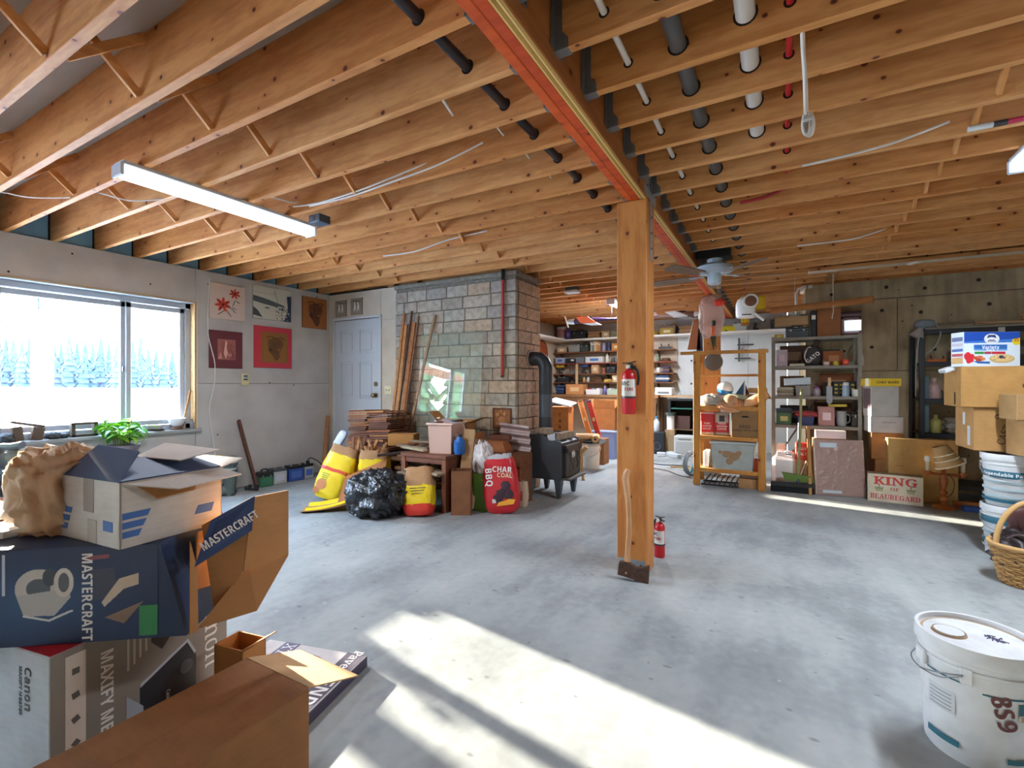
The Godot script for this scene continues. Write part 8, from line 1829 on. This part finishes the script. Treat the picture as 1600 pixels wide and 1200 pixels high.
	ipoly(im, [276, 44, 318, 34, 318, 72, 292, 78, 272, 62], Color("e8d42a"))
	var vb := thing("cereal_box", "blue and white variety pack cereal box on the big tan carton", "box", P(1.37, 1.33, 4.62), 26)
	vb.position = P(1.29, 1.3305, 4.73)
	put("body", bx(0.38, 0.25, 0.11, 0.003), M("c9d6e4", 0.4), vb, Vector3(0, 0.125, 0))
	put("printed_front", board(0.378, 0.248, 0.0015), printed(im, 0.4), vb, Vector3(0, 0.125, 0.0557))
	txt(vb, "Variety", 0.024, Vector3(-0.01, 0.138, 0.0567), M("eef4fa", 0.5))
	txt(vb, "Pack", 0.018, Vector3(-0.01, 0.118, 0.0567), M("eef4fa", 0.5))
	txt(vb, "QUALITY", 0.008, Vector3(0, 0.183, 0.0567), M("eef4fa", 0.5))
	txt(vb, "35", 0.024, Vector3(0.164, 0.19, 0.0567), M("b03a2a", 0.5))
	for q in [[0.2, 0.03, "5a6a9a"], [0.16, 0.02, "c0b8c8"], [0.12, 0.02, "3f5fa8"], [0.085, 0.02, "c04a4a"], [0.045, 0.045, "c9a05a"]]: put("side_print", bx(0.001, q[1], 0.09, 0.0), M(q[2], 0.5), vb, Vector3(-0.1906, q[0], 0))
	solo("white_rag", "white paper tag sticking out under the cereal box", "paper", bx(0.1, 0.03, 0.08, 0.006), M("d4dade", 0.7), P(1.09, 1.315, 4.72), Vector3(0, 20, 20))
	var e1 := carton("tan carton with white label at the picture's edge, before the handwritten one", P(1.52, 0.9695, 4.42), 6, Vector3(0.42, 0.165, 0.22), "a98556")
	put("paper_label", bx(0.1, 0.09, 0.001, 0.0), M("dde0d8", 0.6), e1, Vector3(-0.09, 0.085, 0.1106))
	carton("low tan carton under the white labelled carton", P(1.56, 0.7285, 4.45), 10, Vector3(0.40, 0.24, 0.24), "b28a58")
	solo("carton_support", "tan carton on the floor behind the basket", "box", bx(0.3, 0.727, 0.26, 0.004), card_mat("a8804c"), P(1.76, 0.3645, 4.36), Vector3(0, 10, 0))

func s_basket():
	var o := thing("wicker_basket", "round wicker basket with a tall arched handle on the floor", "basket", P(1.315, 0, 4.02), 20)
	var w := M("c29a62", 0.7)
	var w2 := M("a87c48", 0.7)
	for k in 17:
		var y := 0.008 + 0.0135 * k
		var r := 0.15 + 0.05 * (float(k) / 16.0)
		var p := []
		for i in 64:
			var a := TAU * i / 64
			var rr := r + 0.005 * (1.0 if (i / 2 + k) % 2 else -1.0)
			p.append(Vector3(cos(a) * rr, y, sin(a) * rr * 0.86))
		put("weave_row", rod(p, 0.0075, 5, true), w if k % 3 else w2, o)
	for i in 32:
		var a := TAU * (i + 0.5) / 32
		put("stake", rod([Vector3(cos(a) * 0.15, 0, sin(a) * 0.129), Vector3(cos(a) * 0.2, 0.24, sin(a) * 0.172)], 0.004, 5), w2, o)
	put("floor_disc", turned(V2([0.0001, 0.004, 0.15, 0.004, 0.15, 0.012, 0.0001, 0.012]), 24), w2, o)
	var rim := []
	for i in 48: rim.append(Vector3(cos(TAU * i / 48) * 0.205, 0.238, sin(TAU * i / 48) * 0.177))
	put("rim", rod(rim, 0.013, 8, true), w, o)
	var hd := []
	for i in 25: hd.append(Vector3(-cos(PI * i / 24) * 0.2, 0.23 + sin(PI * i / 24) * 0.27, 0.0))
	put("handle", rod(hd, 0.015, 8), w, o)
	var lt := thing("leather_bundle", "dark brown leather bundle stuffed in the wicker basket", "leather", P(1.32, 0.16, 4.03))
	put("bundle", B.new().blob(Vector3(0, 0.02, 0), Vector3(0.17, 0.12, 0.14), 0.35, 1.6, 9, 0.85, 26).mesh(), M("2a1f20", 0.45), lt)
	put("flap", B.new().blob(Vector3(0.05, 0.2, -0.08), Vector3(0.14, 0.11, 0.03), 0.25, 1.6, 3, 0.8, 18).mesh(), M("55312e", 0.45), lt)
	put("strap", rod(curve([Vector3(-0.14, 0.1, 0.06), Vector3(-0.1, 0.15, 0.1), Vector3(0.0, 0.13, 0.13), Vector3(0.1, 0.12, 0.12), Vector3(0.15, 0.1, 0.1)], 16), 0.01, 6), M("4a3a3c", 0.4), lt)
	put("strap", rod(curve([Vector3(-0.05, 0.13, 0.08), Vector3(-0.02, 0.08, 0.15), Vector3(0.04, 0.05, 0.15)], 10), 0.008, 6), M("8a7a7a", 0.4), lt)

func s_front_pail():
	var o := pail("large white plastic pail with lid and handwritten number in the foreground", P(0.56, 0, 2.13), 0, 0.152, 0.372, "dfe4e6", true, "", "plastic_pail")
	o.rotation_degrees.y = 14.7
	var teal := M("2c6a7a", 0.5)
	var r := 0.1435
	var arc := func(a0: float, a1: float, y0: float, y1: float, rr: float, m: Material, n: String):
		put(n, B.new().grid(func(s: float, t: float) -> Vector3: return Vector3(sin(lerpf(a0, a1, t)) * rr, lerpf(y0, y1, s), cos(lerpf(a0, a1, t)) * rr), 1, 18).mesh(), m, o)
	arc.call(-1.45, -0.75, 0.262, 0.267, 0.1462, teal, "printed_line")
	arc.call(-0.42, 1.4, 0.248, 0.253, 0.1457, teal, "printed_line")
	arc.call(0.18, 1.4, 0.185, 0.238, 0.145, M("d9cdb8", 0.5), "paper_label")
	arc.call(0.18, 1.4, 0.205, 0.238, 0.1456, teal, "printed_band")
	arc.call(0.4, 0.52, 0.211, 0.232, 0.146, M("c9c2b2", 0.5), "printed_mark")
	bent(o, "Cloverdale", 0.02, 0.1465, 0.95, 0.214, M("e8ecec", 0.5))
	arc.call(0.22, 1.35, 0.186, 0.202, 0.1456, M("a89c88", 0.5), "printed_mark")
	bent(o, "8S9", 0.047, 0.1455, -0.08, 0.205, M("6a3a38", 0.6), -78.0)
	arc.call(-1.42, -0.86, 0.15, 0.222, 0.1435, M("c3c9cc", 0.5), "paper_label")
	for k in 5: arc.call(-1.38, -0.92, 0.158 + 0.012 * k, 0.161 + 0.012 * k, 0.1441, M("7d868a", 0.5), "small_print")
	arc.call(-1.5, -0.8, 0.05, 0.07, 0.139, teal, "printed_band")
	arc.call(0.0, 1.4, 0.05, 0.065, 0.139, teal, "printed_band")
	put("cap_ring", turned(V2([0.04, 0.364, 0.044, 0.371, 0.047, 0.364]), 26), M("b59a78", 0.6), o, Vector3(-0.065, 0, -0.02))
	put("spout_cap", turned(V2([0.04, 0.363, 0.039, 0.372, 0.0001, 0.372]), 26), M("d4d9da", 0.4), o, Vector3(-0.065, 0, -0.02))
	put("rust_ring", turned(V2([0.134, 0.3645, 0.138, 0.366, 0.142, 0.3645]), 40), M("b39a7c", 0.7), o)
	R.seed = 81
	for k in 14: put("scribble", rod([Vector3(0.03 + 0.05 * R.randf(), 0.365, -0.03 + 0.05 * R.randf()), Vector3(0.03 + 0.06 * R.randf(), 0.365, -0.03 + 0.05 * R.randf())], 0.0016, 4), M("4a4468", 0.6), o)
	put("ear_plate", bx(0.03, 0.05, 0.006, 0.002), M("d4d9da", 0.4), o, Vector3(sin(-0.66) * 0.152, 0.292, cos(-0.66) * 0.152), Vector3(0, -38, 0))
	put("bail", rod(curve([Vector3(sin(-0.7) * 0.158, 0.295, cos(-0.7) * 0.158), Vector3(sin(-1.1) * 0.162, 0.272, cos(-1.1) * 0.162), Vector3(sin(-1.55) * 0.165, 0.252, cos(-1.55) * 0.165), Vector3(sin(-2.2) * 0.165, 0.25, cos(-2.2) * 0.165), Vector3(sin(-3.0) * 0.162, 0.27, cos(-3.0) * 0.162), Vector3(sin(-3.84) * 0.158, 0.295, cos(-3.84) * 0.158)], 40), 0.0022, 6), steel("8a8d90"), o)
	put("bail", rod(curve([Vector3(sin(-0.72) * 0.158, 0.29, cos(-0.72) * 0.158), Vector3(sin(-1.1) * 0.16, 0.258, cos(-1.1) * 0.16), Vector3(sin(-1.5) * 0.163, 0.25, cos(-1.5) * 0.163)], 14), 0.002, 6), steel("8a8d90"), o)


func s_services():
	# pipes through the joists, along v
	for q in [[-1.13, 2.515, 0.022, "26242a", -2.9, 6.6, "black drain pipe running through the joists beside the beam's window side"], [-0.545, 2.515, 0.012, "ddd6cc", -2.9, 8.8, "thin white water pipe running through the joists close to the beam"], [-0.35, 2.52, 0.032, "56585a", -2.9, 6.7, "thick grey pipe running through the joists beside the thin white pipe"], [-0.115, 2.55, 0.034, "e0dcd4", -2.9, 2.9, "thick white drain pipe ending between the joists"], [0.025, 2.54, 0.0125, "c0222c", -2.9, 3.45, "thin red water pipe running through the joists"], [0.98, 2.6, 0.0115, "b8202c", -2.9, 3.9, "red water pipe through the joists near the edge fluorescent light"]]:
		var o := thing("ceiling_pipe", q[6], "pipe", Z)
		put("pipe_run", rod([P(q[0], q[1], q[4]), P(q[0], q[1], q[5])], q[2], 16), M(q[3], 0.4), o)
		for k in range(-8, 16):
			var v := 1.944 + 0.305 * k
			if v < q[5]: put("bored_hole", turned(V2([q[2], -0.0195, q[2] + 0.008, -0.0195, q[2] + 0.008, 0.0195, q[2], 0.0195]), 16), M("2a1a10", 0.95), o, P(q[0], q[1], v), Vector3(90, 0, 0))
	var rt := thing("red_branch_pipe", "short red pipe branch lying across under the joists", "pipe", Z)
	put("pipe_run", rod(curve([P(0.025, 2.54, 3.45), P(0.02, 2.50, 3.6), P(-0.1, 2.46, 3.62), P(-0.25, 2.45, 3.62)], 16), 0.011, 10), M("9e2026", 0.4), rt)
	put("elbow", rod([P(0.028, 2.5, 3.575), P(0.015, 2.495, 3.61)], 0.016, 10), M("7a1c20", 0.4), rt)
	var rk := thing("red_pipe_joint", "red pipe with grey joint running along a joist by the edge light", "pipe", Z)
	put("pipe_run", rod([P(0.92, 2.448, 3.12), P(1.5, 2.448, 3.12)], 0.012, 10), M("c02a50", 0.4), rk)
	put("joint", rod([P(0.88, 2.448, 3.12), P(0.93, 2.448, 3.12)], 0.014, 10), M("3a3a40", 0.4), rk)
	put("label_sleeve", rod([P(0.79, 2.448, 3.12), P(0.88, 2.448, 3.12)], 0.0135, 10), M("d4d8d8", 0.4), rk)
	# white cables
	var wc := M("e4ddd2", 0.5)
	var hang := thing("dropped_cable", "white cable hanging in a bundled loop from the joists", "cable", Z)
	put("cord", rod(curve([P(0.06, 2.55, 1.95), P(0.065, 2.40, 1.97), P(0.072, 2.28, 1.985), P(0.075, 2.165, 2.0)], 20), 0.0075, 8), wc, hang)
	for k in 3: put("bundle_turn", rod(range(16).map(func(i: int) -> Vector3: return P(0.078 + 0.012 * cos(TAU * i / 16) + 0.004 * k, 2.135 + 0.038 * sin(TAU * i / 16), 2.0 + 0.008 * k)), 0.007, 6, true), M("cfc9c0", 0.5), hang)
	put("tie", bx(0.035, 0.02, 0.04, 0.006), M("b8b4ac", 0.5), hang, P(0.08, 2.15, 2.005))
	for q in [
		["white cable sagging from the bundle toward the edge light", [0.1, 2.43, 3.13, 0.3, 2.435, 3.12, 0.5, 2.45, 3.11, 0.72, 2.50, 3.11], 0.0065],
		["white cable lying along a far joist over the concrete side", [0.12, 2.44, 4.96, 0.3, 2.435, 4.95, 0.55, 2.44, 4.95, 0.75, 2.49, 4.95], 0.006],
		["pair of white cables drooping along the joist over the window side", [-1.45, 2.55, 2.23, -1.75, 2.50, 2.23, -2.1, 2.47, 2.22, -2.5, 2.45, 2.22, -2.9, 2.46, 2.22], 0.006],
		["second white cable of the drooping pair along the same joist", [-1.85, 2.53, 2.235, -2.1, 2.50, 2.225, -2.4, 2.47, 2.215, -2.8, 2.46, 2.21, -3.05, 2.48, 2.2], 0.006],
		["white cable curving along a joist toward the cream door wall", [-2.2, 2.52, 3.45, -2.6, 2.50, 3.44, -3.0, 2.45, 3.44, -3.4, 2.46, 3.44], 0.006],
		["short white cable stub poking from a joist hole near the black pipe", [-1.42, 2.60, 1.66, -1.4, 2.56, 1.78, -1.41, 2.53, 1.9], 0.007],
		["white lamp cable looping above the long fluorescent light", [-3.2, 2.46, 1.9, -3.05, 2.48, 2.0, -2.95, 2.46, 2.1, -3.0, 2.5, 2.2], 0.005],
		["thin white cable hanging near the window side bridging", [-4.5, 2.48, 1.0, -4.3, 2.43, 1.15, -4.1, 2.44, 1.3], 0.004],
		["thin white cable hanging over the near end of the fluorescent light", [-3.9, 2.46, 1.32, -3.75, 2.42, 1.5, -3.6, 2.44, 1.62], 0.004],
	]:
		var p := []
		for i in range(0, q[1].size(), 3): p.append(P(q[1][i], q[1][i + 1], q[1][i + 2]))
		solo("electrical_cable", q[0], "cable", rod(curve(p, 30), q[2], 6), wc)
	for k in 9: solo("cable_stub", "thin white cable running through the joists beside the black pipe", "cable", rod([P(-1.30, 2.58, 2.0 + 0.305 * k), P(-1.31, 2.55, 2.22 + 0.305 * k)], 0.005, 5), wc, Z, Z, "cable runs beside the black pipe")
	var jb := thing("junction_box", "grey junction box on the joists above the chimney's far corner", "box", P(-2.35, 2.385, 5.72))
	put("box_body", bx(0.16, 0.06, 0.12, 0.006), M("4a4c4e", 0.5), jb, Vector3(0, 0.045, 0))
	put("cover", bx(0.18, 0.03, 0.14, 0.006), M("cfd0ca", 0.4), jb, Vector3(0, 0.005, 0))
	var db := thing("driver_box", "dark blue grey box on the joists beside the long fluorescent light", "box", P(-2.96, JB - 0.06, 2.35))
	put("box_body", bx(0.12, 0.06, 0.1, 0.005), M("4a5460", 0.5), db, Vector3(0, 0.03, 0))
	put("knockout", turned(V2([0.0001, 0.004, 0.014, 0.004, 0.015, 0]), 12), M("39424c", 0.5), db, Vector3(0, 0.03, 0.05), Vector3(90, 0, 0))
	# long white plank and strips under the joists on the concrete side
	var wp := thing("white_plank", "long whitish plank fixed under the joists on the concrete side", "plank", P(1.9, 0, 6.12))
	put("plank", bx(3.3, 0.022, 0.16, 0.003), M("d8c9b4", 0.6, "blotch", 1.0), wp, Vector3(0, JB - 0.0115, 0))
	put("batten", bx(3.3, 0.03, 0.035, 0.003), M("c98f55", 0.6, "grain", 0.8), wp, Vector3(0, JB - 0.0155, 0.11))
	for x in [-0.75, 0.3, 1.1]: put("clip", bx(0.05, 0.012, 0.12, 0.003), M("e6e0d6", 0.4), wp, Vector3(x, JB - 0.029, 0), Vector3(0, 30, 0))
	var tb := thing("cardboard_tube", "long brown cardboard tube hung above the metal shelving", "tube", P(0, 0, 0))
	put("tube_body", rod([P(-0.12, 2.07, 6.42), P(0.86, 2.13, 6.46)], 0.038, 20), card_mat("b0723c"), tb)
	put("end_rim", rod([P(0.855, 2.1297, 6.4598), P(0.866, 2.1303, 6.4604)], 0.04, 20), M("8f5a2e", 0.7), tb)
	for q in [[0.13, 2.45], [0.5, 2.45]]: put("hanging_strap", B.new().bar(P(q[0], 2.03, 6.425), P(q[0], q[1], 6.425), 0.02, 0.003, Vector3.RIGHT).mesh(), M("e6e2da", 0.5), tb)
	var vp := thing("white_drop_pipe", "thin white pipe running down at the concrete wall's corner", "pipe", P(0.16, 0, 6.98))
	put("pipe_run", rod([Vector3(0, 1.82, 0), Vector3(0, 2.34, 0), Vector3(0.02, 2.40, 0), Vector3(0.08, 2.41, 0)], 0.016, 10), M("e9e6e0", 0.4), vp)
	for x in [0.08, 0.15]: put("clamp_head", turned(V2([0.0001, -0.02, 0.026, -0.016, 0.026, 0.016, 0.0001, 0.02]), 12), M("ece8e0", 0.4), vp, Vector3(x, 2.415, 0))
